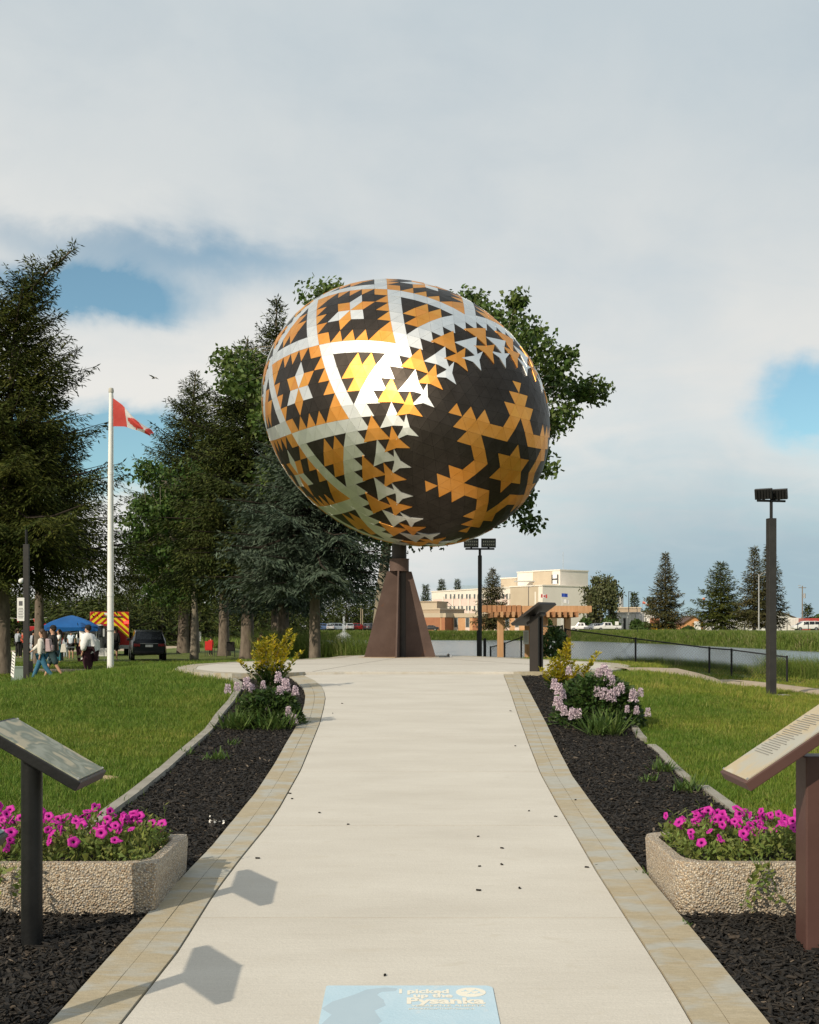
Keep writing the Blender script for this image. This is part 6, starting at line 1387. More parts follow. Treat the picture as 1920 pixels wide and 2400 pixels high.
# poles, flags and signs across the lake
m_poleg = plain('weathered_pole', (0.20, 0.17, 0.14), .9); m_poles = plain('grey_pole', (0.35, 0.35, 0.35), .6)
def far_pole(name, label, cat, px, top, Y, r, m, base=None, arm=None):
    x = PX(px, Y); gz = Hs(x, Y); t = thing(name, label, cat, (x, Y, gz)); h = EYE - (top - CYP) / FPX * Y - gz; MB().tube([(0, 0, -.2), (0, 0, h)], [r, r * .7], 8).build('pole', m, t, smooth=True); return t, h
t, h = far_pole('utility_pole', 'wooden utility pole with a transformer behind the minivan', 'pole', 1881, 1373, 250, .16, m_poleg); MB().box((0, 0, h - .4), (1.6, .12, .14)).build('crossarm', m_poleg, t); MB().tube([(.45, 0, h - 2.6), (.45, 0, h - 1.6)], .24, 10).build('transformer', m_poles, t, smooth=True); MB().box((-.6, 0, h + .05), (.5, .3, .12)).build('street_lamp', m_poles, t)
t, h = far_pole('street_light', 'grey street light with a curved arm in front of the brown tipped spruces', 'street light', 1779, 1345, 200, .13, m_poles); MB().tube([(0, 0, h - .6), (.5, 0, h + .1), (1.3, 0, h + .25)], .05, 6).build('arm', m_poles, t); MB().box((1.45, 0, h + .24), (.6, .25, .12)).build('lamp_head', m_poles, t)
t, h = far_pole('street_light', 'wooden light pole in front of the hospital wall', 'street light', 1239, 1374, 300, .15, m_poleg); MB().tube([(0, 0, h - .4), (.8, 0, h), (1.6, 0, h + .2)], .06, 6).build('arm', m_poles, t)
t, h = far_pole('light_pole', 'dark light pole beside the plant chimney', 'street light', 1474, 1387, 300, .12, m_darkm); MB().box((.3, 0, h), (.8, .3, .15)).build('lamp_head', m_darkm, t)
t, h = far_pole('windsock_pole', 'pole carrying the striped windsock', 'pole', 1506, 1409, 290, .06, m_poles); ws = MB().tube([(0, 0, 0), (.7, 0, -.3), (1.5, 0, -.75)], [.32, .26, .18], 10); o = ws.build('windsock', mat('windsock_cloth', (0.70, 0.20, 0.14), rough=.8)); o.location = (t.location.x + .1, t.location.y, t.location.z + h - .3); tag(o, 'red and white windsock flying above the plant yard', 'windsock'); MB().tube([(.55, 0, -.22), (1.0, 0, -.46)], [.285, .25], 10).build('white_band', m_white, o)
for i, (px, Y, lab) in enumerate(((846, 318, 'tall bare light pole behind the fountain'), (850, 322, 'second bare light pole just beside the tall one behind the fountain'))): far_pole('light_pole', lab, 'pole', px, 1425, Y, .14, plain('wood_pole', (0.32, 0.26, 0.18)))
for px, top, Y, c, lab in ((1268, 1393, 300, 'ca', 'small red and white maple leaf flag in front of the hospital'), (1316, 1391, 300, 'bl', 'small blue flag in front of the hospital'), (1319, 1404, 299, 'wh', 'white flag flying under the blue flag')):
    t, h = far_pole('small_flagpole', 'thin flagpole carrying the ' + lab.split(' in front')[0].split(' flying')[0], 'flagpole', px, top - 2, Y, .05, m_white); w, hh = 1.55, .9
    mm = [mat('flag_blue', (0.02, 0.06, 0.32), rough=.7)] if c == 'bl' else ([m_white_f] if c == 'wh' else [m_red_f, m_white_f]); mb = MB()
    for i in range(9):
        for j in range(2): mb.v.append((w * i / 8, .12 * math.sin(i * 1.1), -hh * (1 - j) - .22 * w * i / 8 * (1.2 if c == 'wh' else .35)))
    for i in range(8): mb.f.append((i * 2, i * 2 + 2, i * 2 + 3, i * 2 + 1)); mb.m.append(1 if c == 'ca' and 2 <= i <= 5 else 0)
    o = mb.build('flag', mm); o.location = (t.location.x + .05, t.location.y, t.location.z + h - .15); tag(o, lab, 'flag')
    if c == 'ca': MB().box((w / 2, -.16, -.52), (.34, .02, .46)).build('maple_leaf', m_red_f, o)
t, h = far_pole('road_sign', 'small white road sign beside the white pickup', 'sign', 1446, 1457, 250, .05, m_poles); MB().box((0, -.07, h - .35), (.75, .04, .75)).build('plate', m_white, t)
t, h = far_pole('road_sign', 'yellow warning sign beside the orange shed', 'sign', 1645, 1461, 240, .05, m_poles); MB().box((0, -.07, h - .35), (.6, .04, .6), M=Matrix.Rotation(R(45), 3, 'Y')).build('plate', plain('sign_yellow', (0.65, 0.5, 0.03)), t)
t, h = far_pole('beacon_pole', 'thin pole topped by an orange ball beside the broad spruce', 'pole', 1650, 1404, 232, .05, m_poles); MB().ball((0, 0, h), .3, 8).build('ball', plain('orange_ball', (0.6, 0.25, 0.15)), t, smooth=True)
bn = thing('picnic_table', 'dark picnic table on the lawn before the brick wing', 'table', (PX(1142, 300), 300, Hs(PX(1142, 300), 300)))
MB().box((0, 0, .75), (2.2, .8, .08)).build('table_top', m_darkm, bn)
for s_ in (-1, 1): MB().box((0, s_ * .75, .45), (2.2, .28, .06)).build('bench', m_darkm, bn); MB().box((s_ * .8, 0, .37), (.08, 1.3, .74)).build('leg', m_darkm, bn)
# fountain
m_spray = bpy.data.materials.new('fountain_spray'); m_spray.use_nodes = True; nt = m_spray.node_tree; bs = nt.nodes['Principled BSDF']; bs.inputs['Base Color'].default_value = (.80, .82, .82, 1); bs.inputs['Roughness'].default_value = .6
trn = nt.nodes.new('ShaderNodeBsdfTransparent'); mxs = nt.nodes.new('ShaderNodeMixShader'); mxs.inputs[0].default_value = .22; nt.links.new(trn.outputs[0], mxs.inputs[1]); nt.links.new(bs.outputs[0], mxs.inputs[2]); nt.links.new(mxs.outputs[0], nt.nodes['Material Output'].inputs[0])
FY = 205; ft = thing('fountain', 'white fountain jet spraying up from the lake', 'fountain', (PX(806, FY), FY, -.3)); rg = np.random.default_rng(4); n = 2600
u = rg.random(n); hh = 4.4 * u; C1 = np.stack([rg.normal(0, .06 + .16 * (1 - u)), rg.normal(0, .06 + .16 * (1 - u)), hh], 1)
n2 = 3800; a = rg.random(n2) * 6.28; q = rg.random(n2); sp_r = rg.uniform(.7, 2.0, n2); C2 = np.stack([np.cos(a) * sp_r * q, np.sin(a) * sp_r * q, 1.7 * 4 * q * (1 - q) * (.9 + .2 * rg.random(n2)) * (1.25 - sp_r * .25) * .9], 1) 
C = np.concatenate([C1, C2]); D = rg.normal(0, .4, C.shape) + np.array([0, 0, 1]); N = rg.normal(0, 1, C.shape); L = rg.uniform(.06, .16, len(C)); V, Fq = diamonds(C, D, N, L, L * .6); V[:, 2] = np.maximum(V[:, 2], .0)
tag(leaf_part('spray', V, Fq, m_spray, ft), kind='stuff'); MB().tube([(0, 0, -.2), (0, 0, .12)], .55, 14).build('float', m_darkm, ft)
# ------------------------------------------------------------------ people, tent, fire trucks
m_skin = mat('skin', (0.48, 0.27, 0.18), (0.52, 0.30, 0.20), rough=.55, scale=6); m_hairb = plain('brown_hair', (0.05, 0.028, 0.016), .6); m_hairk = plain('black_hair', (0.010, 0.009, 0.008), .55)
def cloth(name, c): return mat('cloth_' + name, c, tuple(min(1, v * 1.15 + .005) for v in c), rough=.9, scale=12, bump=.2, bscale=25)
def skinned(name, V, E, Rr, m, parent, root=0, sub=1):
    me = bpy.data.meshes.new(name); me.from_pydata([tuple(v) for v in V], E, []); me.update(); me.materials.append(m)
    o = bpy.data.objects.new(name, me); col.objects.link(o); o.parent = parent
    md = o.modifiers.new('skin', 'SKIN'); md.use_smooth_shade = True; sv = me.skin_vertices[0].data
    for i, r_ in enumerate(Rr): sv[i].radius = r_ if isinstance(r_, tuple) else (r_, r_); sv[i].use_root = (i == root)
    sb = o.modifiers.new('sub', 'SUBSURF'); sb.levels = sub; sb.render_levels = sub; return o
def person(label, x, y, h, rz, legs=((.05, .0), (-.05, .0)), arms=((.05, .1), (.05, .1)), top=None, sleeve='short', bottom=None, blen='long', hair=m_hairb, hairlen='short', cap=None, shoes=None, bulk=1.0, belly=0.0, lean=0.0, group=None, hood=False, gz=None):
    """figure facing -y before rz; leg and arm angles swing forward"""
    t = thing('person', label, 'person', (x, y, Hs(x, y) if gz is None else gz), rz, group); s = h / 1.72; t.scale = (s, s, s)
    V, E, Rr = [], [], []
    def v(p, r_): V.append(Vector(p)); Rr.append(r_); return len(V) - 1
    def lz(p): z = p[2] - .95; return (p[0], p[1] - math.sin(lean) * z, .95 + math.cos(lean) * z) if z > 0 else p
    pel = v((0, 0, .95), (.125 * bulk, .10 * bulk)); wa = v(lz((0, -.01 - belly * .3, 1.10)), (.115 * bulk, .09 * bulk + belly * .3)); ch = v(lz((0, 0, 1.30)), (.135 * bulk, .10 * bulk)); nb_ = v(lz((0, .005, 1.44)), (.075, .06)); nk = v(lz((0, 0, 1.50)), .05); h1 = v(lz((0, -.015, 1.57)), (.068, .078)); h2 = v(lz((0, -.01, 1.65)), (.075, .088)); h3 = v(lz((0, 0, 1.70)), (.045, .05))
    nose = v(lz((0, -.105, 1.60)), .012)
    E += [(pel, wa), (wa, ch), (ch, nb_), (nb_, nk), (nk, h1), (h1, h2), (h2, h3), (h1, nose)]
    P_ = {}
    for sd, (ha, kn), (sa, el) in ((-1, legs[0], arms[0]), (1, legs[1], arms[1])):
        hp = v((sd * .085 * bulk, 0, .90), .085 * bulk); k_ = V[hp] + Vector((sd * .01, -math.sin(ha), -math.cos(ha))) * .42; kk = v(k_, .056 * bulk); a_ = k_ + Vector((0, -math.sin(ha - kn), -math.cos(ha - kn))) * .41; an = v(a_, .036); th_ = ha - kn; f_ = a_ + Vector((sd * .02, -.16 * math.cos(th_ * .6) , -.045 - .10 * max(0, math.sin(-th_)))); ft_ = v(f_, (.035, .022))
        E += [(pel, hp), (hp, kk), (kk, an), (an, ft_)]
        shd = lz((sd * .165 * bulk, 0, 1.40)); sh = v(shd, .052 * bulk); e_ = Vector(shd) + Vector((sd * .16, -math.sin(sa), -math.cos(sa))) * .27; eb = v(e_, .038 * bulk); w_ = e_ + Vector((sd * .02, -math.sin(sa + el), -math.cos(sa + el))) * .24; wr_ = v(w_, .027); hd_ = w_ + Vector((0, -math.sin(sa + el), -math.cos(sa + el))) * .07; hd = v(hd_, (.030, .018)); fg = v(hd_ + Vector((-sd * .01, -math.sin(sa + el + .3), -math.cos(sa + el + .3))) * .075, (.022, .012)); thb = v(hd_ + Vector((-sd * .035, -.03, -.02)), .010)
        E += [(ch, sh), (sh, eb), (eb, wr_), (wr_, hd), (hd, fg), (hd, thb)]
        P_[sd] = dict(hp=hp, kk=kk, an=an, ft=ft_, sh=sh, eb=eb, wr=wr_)
    skinned('body', V, E, Rr, m_skin, t, pel)
    g = lambda i: V[i]
    TV = [g(pel) + Vector((0, 0, -.02)), g(wa), g(ch), g(nb_) + Vector((0, 0, -.02))]; TR = [(.175 * bulk, .15 * bulk + belly * .25), (.17 * bulk, .145 * bulk + belly * .5), (.19 * bulk, .15 * bulk + belly * .15), (.10, .085)]; TE = [(0, 1), (1, 2), (2, 3)]
    for sd in (-1, 1):
        q = P_[sd]; b = len(TV); TV.append(g(q['sh'])); TR.append(.088 * bulk); TE.append((2, b)); el_ = g(q['eb'])
        if sleeve == 'short': TV.append(g(q['sh']).lerp(el_, .75)); TR.append(.075 * bulk); TE.append((b, b + 1))
        else: TV += [el_, g(q['wr']).lerp(el_, .06)]; TR += [.074 * bulk, .055 * bulk]; TE += [(b, b + 1), (b + 1, b + 2)]
    if hood: b = len(TV); TV += [g(nb_) + Vector((0, .07, .03))]; TR += [(.10, .07)]; TE += [(3, b)]
    skinned('top', TV, TE, TR, top, t, 1)
    BV = [g(pel) + Vector((0, 0, .03))]; BR = [(.165 * bulk, .14 * bulk + belly * .1)]; BE = []
    for sd in (-1, 1):
        q = P_[sd]; b = len(BV); BV.append(g(q['hp'])); BR.append(.118 * bulk); BE.append((0, b)); BV.append(g(q['kk'])); BR.append((.084 if blen == 'long' else .10) * bulk); BE.append((b, b + 1))
        if blen == 'long': BV.append(g(q['an']) + Vector((0, 0, .02))); BR.append(.062 * bulk); BE.append((b + 1, b + 2))
    skinned('trousers' if blen == 'long' else 'shorts', BV, BE, BR, bottom, t, 0)
    for sd in (-1, 1): q = P_[sd]; skinned('shoe', [g(q['an']), g(q['an']) + (g(q['ft']) - g(q['an'])) * .5, g(q['ft'])], [(0, 1), (1, 2)], [(.046, .046), (.046, .036), (.038, .028)], shoes or m_white, t)
    top_ = Vector(lz((0, .015, 1.665)))
    hc = Vector(lz((0, .012, 1.648)))
    if hairlen != 'none':
        hb = MB().ball(hc + Vector((0, .012, .018)), .098, 12, sq=(.92, 1.0, 1.02))
        if hairlen == 'long': hb.tube([hc + Vector((0, .07, .02)), hc + Vector((0, .10, -.12)), hc + Vector((0, .12, -.30)), hc + Vector((0, .12, -.40))], [.085, .09, .075, .03], 10)
        if hairlen == 'pony': hb.tube([hc + Vector((0, .09, .04)), hc + Vector((0, .15, -.02)), hc + Vector((0, .15, -.22))], [.03, .04, .015], 8)
        hb.build('hair', hair, t, smooth=True)
        fc = MB().ball(hc + Vector((0, -.045, -.03)), .078, 10, sq=(.9, .75, 1.1)); fc.build('face', m_skin, t, smooth=True)
    if cap:
        cb = MB().ball(hc + Vector((0, 0, .045)), .104, 12, sq=(.95, 1.05, .82)); cb.add([hc + Vector((-.07, -.07, .03)), hc + Vector((.07, -.07, .03)), hc + Vector((.05, -.19, .015)), hc + Vector((-.05, -.19, .015)), hc + Vector((-.07, -.07, .045)), hc + Vector((.07, -.07, .045)), hc + Vector((.05, -.19, .03)), hc + Vector((-.05, -.19, .03))], [(3, 2, 1, 0), (4, 5, 6, 7), (0, 1, 5, 4), (1, 2, 6, 5), (2, 3, 7, 6), (3, 0, 4, 7)])
        cb.build('cap', cap, t, smooth=True)
    return t
c_cream = cloth('cream', (0.58, 0.56, 0.51)); c_white = cloth('white', (0.70, 0.70, 0.69)); c_jean = cloth('denim', (0.035, 0.13, 0.21)); c_black = cloth('black', (0.014, 0.013, 0.013)); c_maroon = cloth('maroon', (0.035, 0.008, 0.016)); c_grey = cloth('grey', (0.30, 0.33, 0.37)); c_coral = cloth('coral', (0.62, 0.10, 0.06)); c_teal = cloth('teal', (0.03, 0.17, 0.22)); c_red = cloth('red', (0.45, 0.02, 0.018)); c_shorts = cloth('dark_teal', (0.03, 0.06, 0.07)); c_lb = cloth('pale_blue', (0.50, 0.58, 0.66)); c_pinkg = cloth('mauve', (0.40, 0.30, 0.31)); c_charc = cloth('charcoal', (0.03, 0.027, 0.026))
FL = R(-90)       # facing picture left
pw = person('walking person in cream hoodie and blue jeans with long brown hair', PX(98, 37), 37, 1.66, FL, legs=((.42, .05), (-.38, .25)), arms=((.75, .15), (-.1, .2)), top=c_cream, sleeve='long', bottom=c_jean, hairlen='long', hood=True)
bp_ = thing('backpack', 'mauve backpack worn by the person in the cream hoodie', 'backpack', (PX(98, 37) + .17, 37, Hs(PX(98, 37), 37) + .98), FL)
MB().add([(-.15, -.02, 0), (.15, -.02, 0), (.15, .16, .01), (-.15, .16, .01), (-.14, -.02, .42), (.14, -.02, .42), (.13, .10, .40), (-.13, .10, .40)], [(3, 2, 1, 0), (4, 5, 6, 7), (0, 1, 5, 4), (1, 2, 6, 5), (2, 3, 7, 6), (3, 0, 4, 7)]).build('bag', c_pinkg, bp_, bevel=.03); MB().box((0, .17, .13), (.2, .04, .17)).build('pocket', c_pinkg, bp_, bevel=.015)
for s_ in (-1, 1): MB().tube([(s_ * .1, -.02, .40), (s_ * .11, -.16, .44), (s_ * .12, -.24, .26), (s_ * .12, -.05, .06)], .014, 6).build('strap', c_charc, bp_)
person('walking person in black cap and dark tee with shorts beside the cream hoodie', PX(124, 38.6), 38.6, 1.78, FL, legs=((.38, .05), (-.34, .2)), arms=((-.3, .15), (.35, .2)), top=c_charc, bottom=c_shorts, blen='short', cap=c_black, hair=m_hairb)
person('standing person in white hoodie and maroon trousers with a black cap', PX(206, 40), 40, 1.80, FL, legs=((.06, .0), (-.10, .06)), arms=((.12, .1), (.10, .12)), top=c_white, sleeve='long', bottom=c_maroon, cap=c_black, bulk=1.75, belly=.3, hood=True, hairlen='short', hair=m_hairk)
person('person in white tee and teal leggings with dark hair under the tent edge', PX(138, 60), 60, 1.68, R(-60), arms=((.5, .7), (.3, .8)), top=c_white, bottom=c_teal, hairlen='long', hair=m_hairk, shoes=m_skin)
tb_ = MB().add([(-.16, -.05, .0), (.16, -.05, .0), (.16, .05, 0), (-.16, .05, 0), (-.10, -.02, .42), (.10, -.02, .42), (.10, .02, .42), (-.10, .02, .42)], [(3, 2, 1, 0), (4, 5, 6, 7), (0, 1, 5, 4), (1, 2, 6, 5), (2, 3, 7, 6), (3, 0, 4, 7)]).build('tote_bag', c_cream, bevel=.03); tb_.location = (PX(149, 59.8), 59.8, Hs(PX(149, 60), 60) + .55); tag(tb_, 'cream tote bag hanging beside the teal leggings', 'bag')
person('person in grey tee and black trousers beside the coral shirt', PX(42, 70), 70, 1.72, R(140), arms=((.4, .6), (.4, .6)), top=c_grey, bottom=c_black, hairlen='pony', hair=m_hairb)
person('person in coral shirt half hidden by the notice post', PX(53, 71), 71, 1.62, R(200), top=c_coral, bottom=c_black, hair=m_hairk, arms=((.2, .5), (.2, .5)))
person('person in dark hoodie near the notice post', PX(86, 62), 62, 1.72, R(-120), top=c_black, sleeve='long', bottom=c_black, hair=m_hairk, hood=True)
person('person in grey blue jacket standing beside the dark hoodie', PX(79, 63.5), 63.5, 1.66, R(150), top=c_grey, sleeve='long', bottom=c_grey, hair=m_hairk)
person('person with ponytail in pale tee and black shorts under the tent', PX(167, 68), 68, 1.66, R(170), top=c_lb, bottom=c_black, blen='short', hairlen='pony', hair=m_hairb)
person('person with long black hair in white tee behind the white hoodie', PX(187, 67), 67, 1.70, R(160), top=c_white, bottom=c_black, hairlen='long', hair=m_hairk)
person('small person in grey clothes under the tent', PX(154, 70), 70, 1.32, R(180), top=c_grey, sleeve='long', bottom=c_grey, hair=m_hairk, hairlen='long')
person('person in dark top and trousers in the tent shade', PX(122, 71), 71, 1.68, R(-30), top=c_black, bottom=c_maroon, hair=m_hairk)
person('person in black jacket and shorts beside the flagpole', PX(269, 65), 65, 1.80, R(175), top=c_black, sleeve='long', bottom=c_black, blen='short', hair=m_hairk, bulk=1.1)
person('stooping person in red shirt and black shorts beside the thick spruce trunk', PX(604, 60.5), 60.5, 1.52, R(70), lean=.35, top=c_red, bottom=c_black, blen='short', cap=c_black, legs=((.15, .25), (.05, .15)))
rb_ = MB().box((0, 0, .22), (.26, .18, .42)).build('backpack', c_black, bevel=.04); rb_.location = (PX(596, 60.5), 60.4, Hs(PX(604, 60.5), 60.5) + .86); rb_.rotation_euler = (0, .2, 0); tag(rb_, 'black backpack on the stooping person in red', 'backpack')
# folding chairs under the spruces
def camp_chair(label, x, y, m, rz):
    t = thing('camp_chair', label, 'chair', (x, y, Hs(x, y)), rz)
    MB().box((0, 0, .42), (.5, .45, .04)).build('seat', m, t, bevel=.01); MB().box((0, .23, .72), (.5, .03, .55)).build('backrest', m, t, bevel=.01)
    for sx in (-1, 1):
        for sy in (-1, 1): MB().tube([(sx * .25, sy * .2, 0), (sx * .25, sy * .2 + (.03 if sy > 0 else 0), .62 if sy < 0 else .98)], .014, 6).build('leg', m_darkm, t)
        MB().box((sx * .27, 0, .62), (.05, .45, .03)).build('armrest', m, t)
camp_chair('red folding chair under the spruces beside the double trunk', PX(492, 78), 78, c_red, R(170)); camp_chair('black folding chair under the spruces', PX(541, 76), 76, c_black, R(185))
person('person in red jacket behind the red folding chair', PX(494, 79.5), 79.5, 1.25, R(180), top=c_red, sleeve='long', bottom=c_black, hair=m_hairk)
# tent
TY = 65; tn = thing('canopy_tent', 'blue pop up canopy tent sheltering the crowd', 'tent', (PX(168, TY), TY, Hs(PX(168, TY), TY)), R(12)); m_tarp = mat('blue_tarp', (0.008, 0.10, 0.34), (0.012, 0.13, 0.42), rough=.5, scale=2, bump=.4, bscale=3, trans=.15)
w = 1.42; ze, zk = 1.84, 2.45; mb = MB(); N_ = 8; ring = []
for i in range(4):
    c0 = [(-w, -w), (w, -w), (w, w), (-w, w)][i]; c1 = [(-w, -w), (w, -w), (w, w), (-w, w)][(i + 1) % 4]
    for j in range(N_): f = j / N_; ring.append((c0[0] + (c1[0] - c0[0]) * f, c0[1] + (c1[1] - c0[1]) * f, f))
levels = [(1.015, ze - .22), (1.02, ze - .02), (.97, ze + .06), (.7, ze + .30), (.4, ze + .48), (.12, zk), (.0, zk + .03)]
for k, z in levels:
    for (x_, y_, f) in ring: mb.v.append((x_ * k, y_ * k, z + (-.05 * math.sin(f * PI) if z > ze + .01 and z < zk else (.03 * math.sin(f * PI * 4) if z < ze - .1 else 0))))
n = len(ring)
for a in range(len(levels) - 1):
    for i in range(n): j = (i + 1) % n; mb.f.append((a * n + i, a * n + j, (a + 1) * n + j, (a + 1) * n + i)); mb.m.append(0)
mb.build('canopy', m_tarp, tn, smooth=True, angle=50)
for sx in (-1, 1):
    for sy in (-1, 1): MB().tube([(sx * (w - .05), sy * (w - .05), 0), (sx * (w - .05), sy * (w - .05), ze)], .022, 8).build('leg', m_galv, tn)
for sx, sy, ex, ey in ((-1, -1, 1, -1), (1, -1, 1, 1), (1, 1, -1, 1), (-1, 1, -1, -1)):
    a = Vector((sx * (w - .05), sy * (w - .05), ze - .05)); b = Vector((ex * (w - .05), ey * (w - .05), ze - .05)); m_ = (a + b) / 2 - Vector((0, 0, .3)); MB().tube([a, m_, b], .012, 5).build('truss', m_galv, tn)
tbz = thing('folding_table', 'folding table set under the blue tent', 'table', (PX(176, 66), 66, Hs(PX(176, 66), 66))); MB().box((0, 0, .73), (1.8, .7, .05)).build('table_top', m_whitew, tbz)
for sx in (-1, 1): MB().box((sx * .75, 0, .35), (.05, .6, .7)).build('leg', m_darkm, tbz)
# fire truck with chevrons
m_fred = mat('fire_red', (0.40, 0.012, 0.012), (0.46, 0.018, 0.016), rough=.35, scale=1, coat=.4); m_fyel = mat('chevron_yellow', (0.72, 0.60, 0.02), rough=.4)
FYd = 80; fw = 2.55; ftk = thing('fire_truck', 'fire truck rear with red and yellow chevrons', 'fire truck', (PX(257, FYd), FYd, Hs(PX(257, FYd), FYd)), R(13))
zt_ = EYE + (1480 - 1434) / 2800 * FYd - ftk.location.z; zc_ = zt_ - 1.05
MB().box((0, 2.6, (zt_ + .5) / 2), (fw, 5.2, zt_ - .5)).build('body', m_fred, ftk, bevel=.04)
def clip(poly, f):
    out = []
    for i in range(len(poly)):
        a, b = poly[i - 1], poly[i]; fa, fb = f(a), f(b)
        if (fa >= 0) != (fb >= 0): t_ = fa / (fa - fb); out.append((a[0] + (b[0] - a[0]) * t_, a[1] + (b[1] - a[1]) * t_))
        if fb >= 0: out.append(b)
    return out
for sd in (-1, 1):
    x0, x1 = (.02, fw / 2 - .03)
    for k in range(-3, 9):
        q = [(0, zt_ + .2 - k * .42 + 0), (1.6, zt_ + .2 - k * .42 - 1.45), (1.6, zt_ + .2 - k * .42 - 1.45 + .21), (0, zt_ + .2 - k * .42 + .21)]
        for f in (lambda p: p[0] - x0, lambda p: x1 - p[0], lambda p: zt_ - .04 - p[1], lambda p: p[1] - ((zc_ + .25) if sd < 0 else (zc_ - .75 if p[0] > .55 else zc_ + .25))): q = clip(q, f) if q else q
        if len(q) >= 3:
            V = [(sd * p[0], -.004, p[1]) for p in q]; MB().add(V, [tuple(range(len(V))) if sd > 0 else tuple(reversed(range(len(V))))]).build('chevron_stripe', m_fyel, ftk)
MB().box((-.35, -.01, zc_ - .40), (1.5, .02, .16)).build('white_band', m_white, ftk)
bdg = MB().tube([(-.15, -.012, zc_ - .85), (-.15, -.03, zc_ - .85)], .36, 20).build('badge', mat('badge_gold', (0.55, 0.42, 0.18), rough=.4), ftk); MB().tube([(-.15, -.03, zc_ - .9), (-.15, -.036, zc_ - .9)], .22, 16).build('badge_centre', mat('badge_blue', (0.04, 0.17, 0.45), rough=.4), bdg)
MB().box((0, -.05, .55), (fw, .1, .25)).build('rear_bumper', m_galv, ftk); MB().box((.15, -.03, zt_ - .32), (1.4, .06, .06)).build('grab_rail', m_darkm, ftk); MB().box((-.1, -.015, zt_ - .14), (.5, .02, .16)).build('unit_plate', m_white, ftk)
m_beac = bpy.data.materials.new('lit_red_beacon'); m_beac.use_nodes = True; b_ = m_beac.node_tree.nodes['Principled BSDF']; b_.inputs['Base Color'].default_value = (.8, .02, .02, 1); b_.inputs['Emission Color'].default_value = (1, .04, .03, 1); b_.inputs['Emission Strength'].default_value = 3.0
MB().box((fw / 2 - .18, -.06, zc_ + .35), (.30, .1, .2)).build('warning_light', m_beac, ftk, bevel=.02)
for sx in (-1, 1):
    for yy in (1.0, 4.2): wl_ = MB().tube([(sx * (fw / 2 - .35), yy, .5), (sx * (fw / 2 + .01), yy, .5)], .5, 18).build('wheel', m_tyre, ftk, smooth=True); MB().tube([(sx * (fw / 2 - .2), yy, .5), (sx * (fw / 2 + .02), yy, .5)], .28, 12).build('rim', m_rim, wl_)
# second emergency vehicle, cab facing the crowd
F2 = 82; fc = thing('fire_engine', 'red fire engine cab with roof beacons behind the crowd', 'fire truck', (PX(105, F2), F2, Hs(PX(105, F2), F2)), R(16)); hz_ = EYE + (1480 - 1468) / 2800 * F2 - fc.location.z
MB().box((0, 2.8, hz_ / 2 + .25), (2.4, 5.6, hz_ - .5)).build('body', m_fred, fc, bevel=.06); MB().box((0, -.03, hz_ - .62), (2.1, .08, .62)).build('windscreen', m_vglass, fc, bevel=.02); MB().box((0, -.04, .95), (1.6, .08, .5)).build('grille', m_galv, fc); MB().box((0, -.06, .55), (2.4, .2, .25)).build('bumper', m_white, fc)
MB().box((.1, .3, hz_ + .10), (1.5, .3, .14)).build('light_bar', plain('light_bar_red', (0.5, 0.02, 0.02), .3), fc); MB().box((.2, .1, hz_ + .08), (.22, .2, .12)).build('amber_light', mat('amber_lens', (0.7, 0.35, 0.02), rough=.2), fc)
for s_ in (-1, 1):
    MB().box((s_ * .9, -.06, .95), (.3, .08, .25)).build('headlight', m_head, fc); MB().box((s_ * 1.38, -.1, hz_ - .55), (.14, .14, .4)).build('mirror', m_darkm, fc)
    for yy in (.9, 4.5): wl_ = MB().tube([(s_ * .85, yy, .5), (s_ * 1.22, yy, .5)], .5, 18).build('wheel', m_tyre, fc, smooth=True); MB().tube([(s_ * 1.0, yy, .5), (s_ * 1.23, yy, .5)], .28, 12).build('rim', m_rim, wl_)
F3 = 76; tk = thing('utility_truck', 'dark truck cab with big mirrors parked between the tent and the chevrons', 'truck', (PX(216, F3), F3 + .2, Hs(PX(216, F3), F3)), R(0)); MB().box((0, 2.4, 1.15), (1.25, 4.6, 1.6)).build('body', plain('dark_truck', (0.03, 0.035, 0.035), .4), tk, bevel=.05); MB().box((0, .05, 1.55), (1.1, .1, .55)).build('windscreen', m_vglass, tk); MB().box((.0, .0, 1.98), (1.2, .5, .1)).build('roof_edge', m_galv, tk)
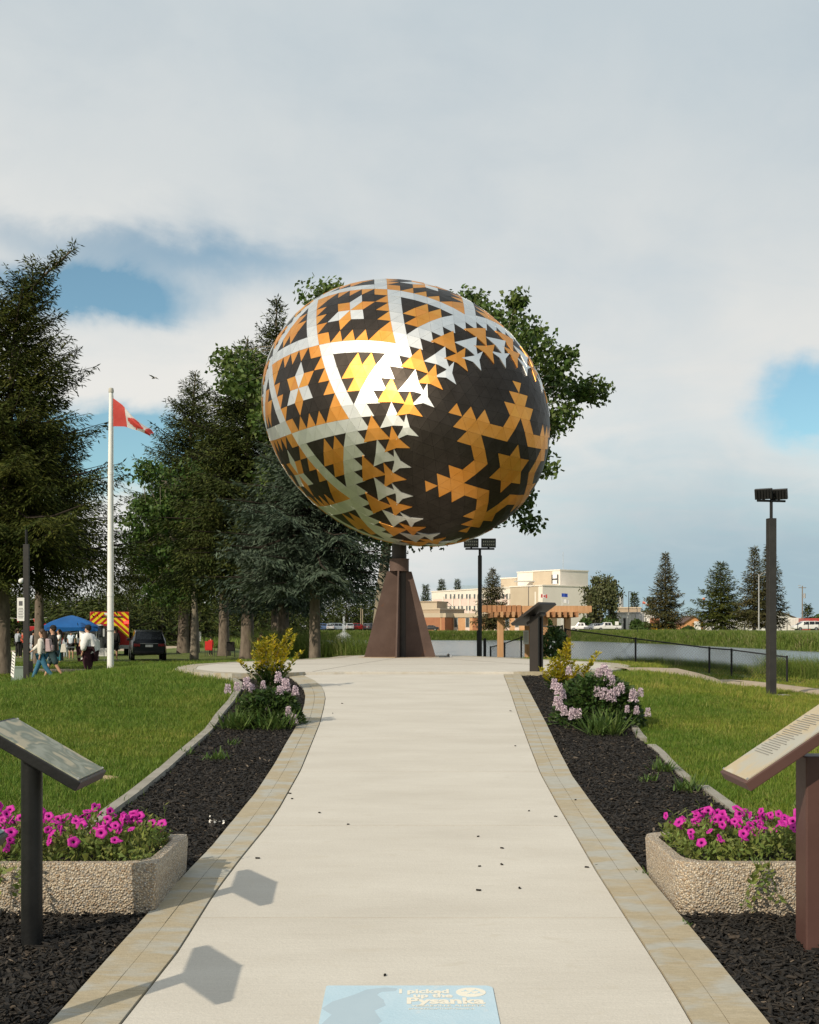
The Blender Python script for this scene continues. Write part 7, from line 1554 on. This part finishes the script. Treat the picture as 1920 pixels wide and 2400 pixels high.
for s_ in (-1, 1): MB().box((s_ * .72, -.1, 1.5), (.1, .1, .5)).build('mirror', m_galv, tk)
for s_ in (-1, 1): MB().tube([(s_ * .35, .7, .42), (s_ * .63, .7, .42)], .42, 16).build('wheel', m_tyre, tk, smooth=True)
# lawn signs and utility box
def lawn_sign(label, x, y, w, h, zb, rz, tilt=0.0):
    t = thing('lawn_sign', label, 'sign', (x, y, Hs(x, y)), rz); M = Matrix.Rotation(tilt, 3, 'Y'); c = M @ Vector((0, 0, zb + h / 2)); b = MB().box(c, (w, .012, h), M=M).build('board', m_paper, t)
    for s_ in (-1, 1): MB().bar(M @ Vector((s_ * w * .3, 0, -.1)), M @ Vector((s_ * w * .3, 0, zb + .02)), .008, .008).build('stake', m_galv, t)
    for i in range(7): MB().box(M @ Vector((0, -.010, zb + h * (.9 - .125 * i))), (w * (.78 - .12 * (i % 2)), .003, h * .045), M=M).build('print_line', m_print, b)
lawn_sign('white lawn sign leaning on wire stakes beside the notice post', PX(27, 33), 33, .28, .68, .36, R(-55), .22)
lawn_sign('white lawn sign standing in front of the fire truck', PX(236, 62), 62, .62, .42, .30, R(5))
lawn_sign('small white sign beyond the slender pale trunk', PX(464, 95), 95, .5, .75, .8, R(0))
ub = thing('utility_box', 'pale green utility box behind the notice post', 'utility box', (PX(47, 39), 39, Hs(PX(47, 39), 39)), R(8)); m_ub = plain('pale_green_paint', (0.22, 0.28, 0.24), .5); MB().box((0, 0, .22), (.46, .40, .46)).build('cabinet', m_ub, ub, bevel=.015); MB().box((0, 0, .465), (.5, .44, .04)).build('lid', m_ub, ub, bevel=.01)
# bunting seen between the trunks
bn_ = thing('bunting_string', 'string of red bunting hanging behind the notice post', 'bunting', P(20, 1448, 74)); MB().tube([(0, 0, 0), (1.2, 0, -.12), (2.4, 0, .02)], .008, 4).build('cord', m_white, bn_)
for i in range(7): x_ = .15 + i * .34; MB().add([(x_, 0, -.05), (x_ + .2, 0, -.06), (x_ + .1, .01, -.3)], [(0, 1, 2)]).build('pennant', c_red if i % 3 else m_gb, bn_)
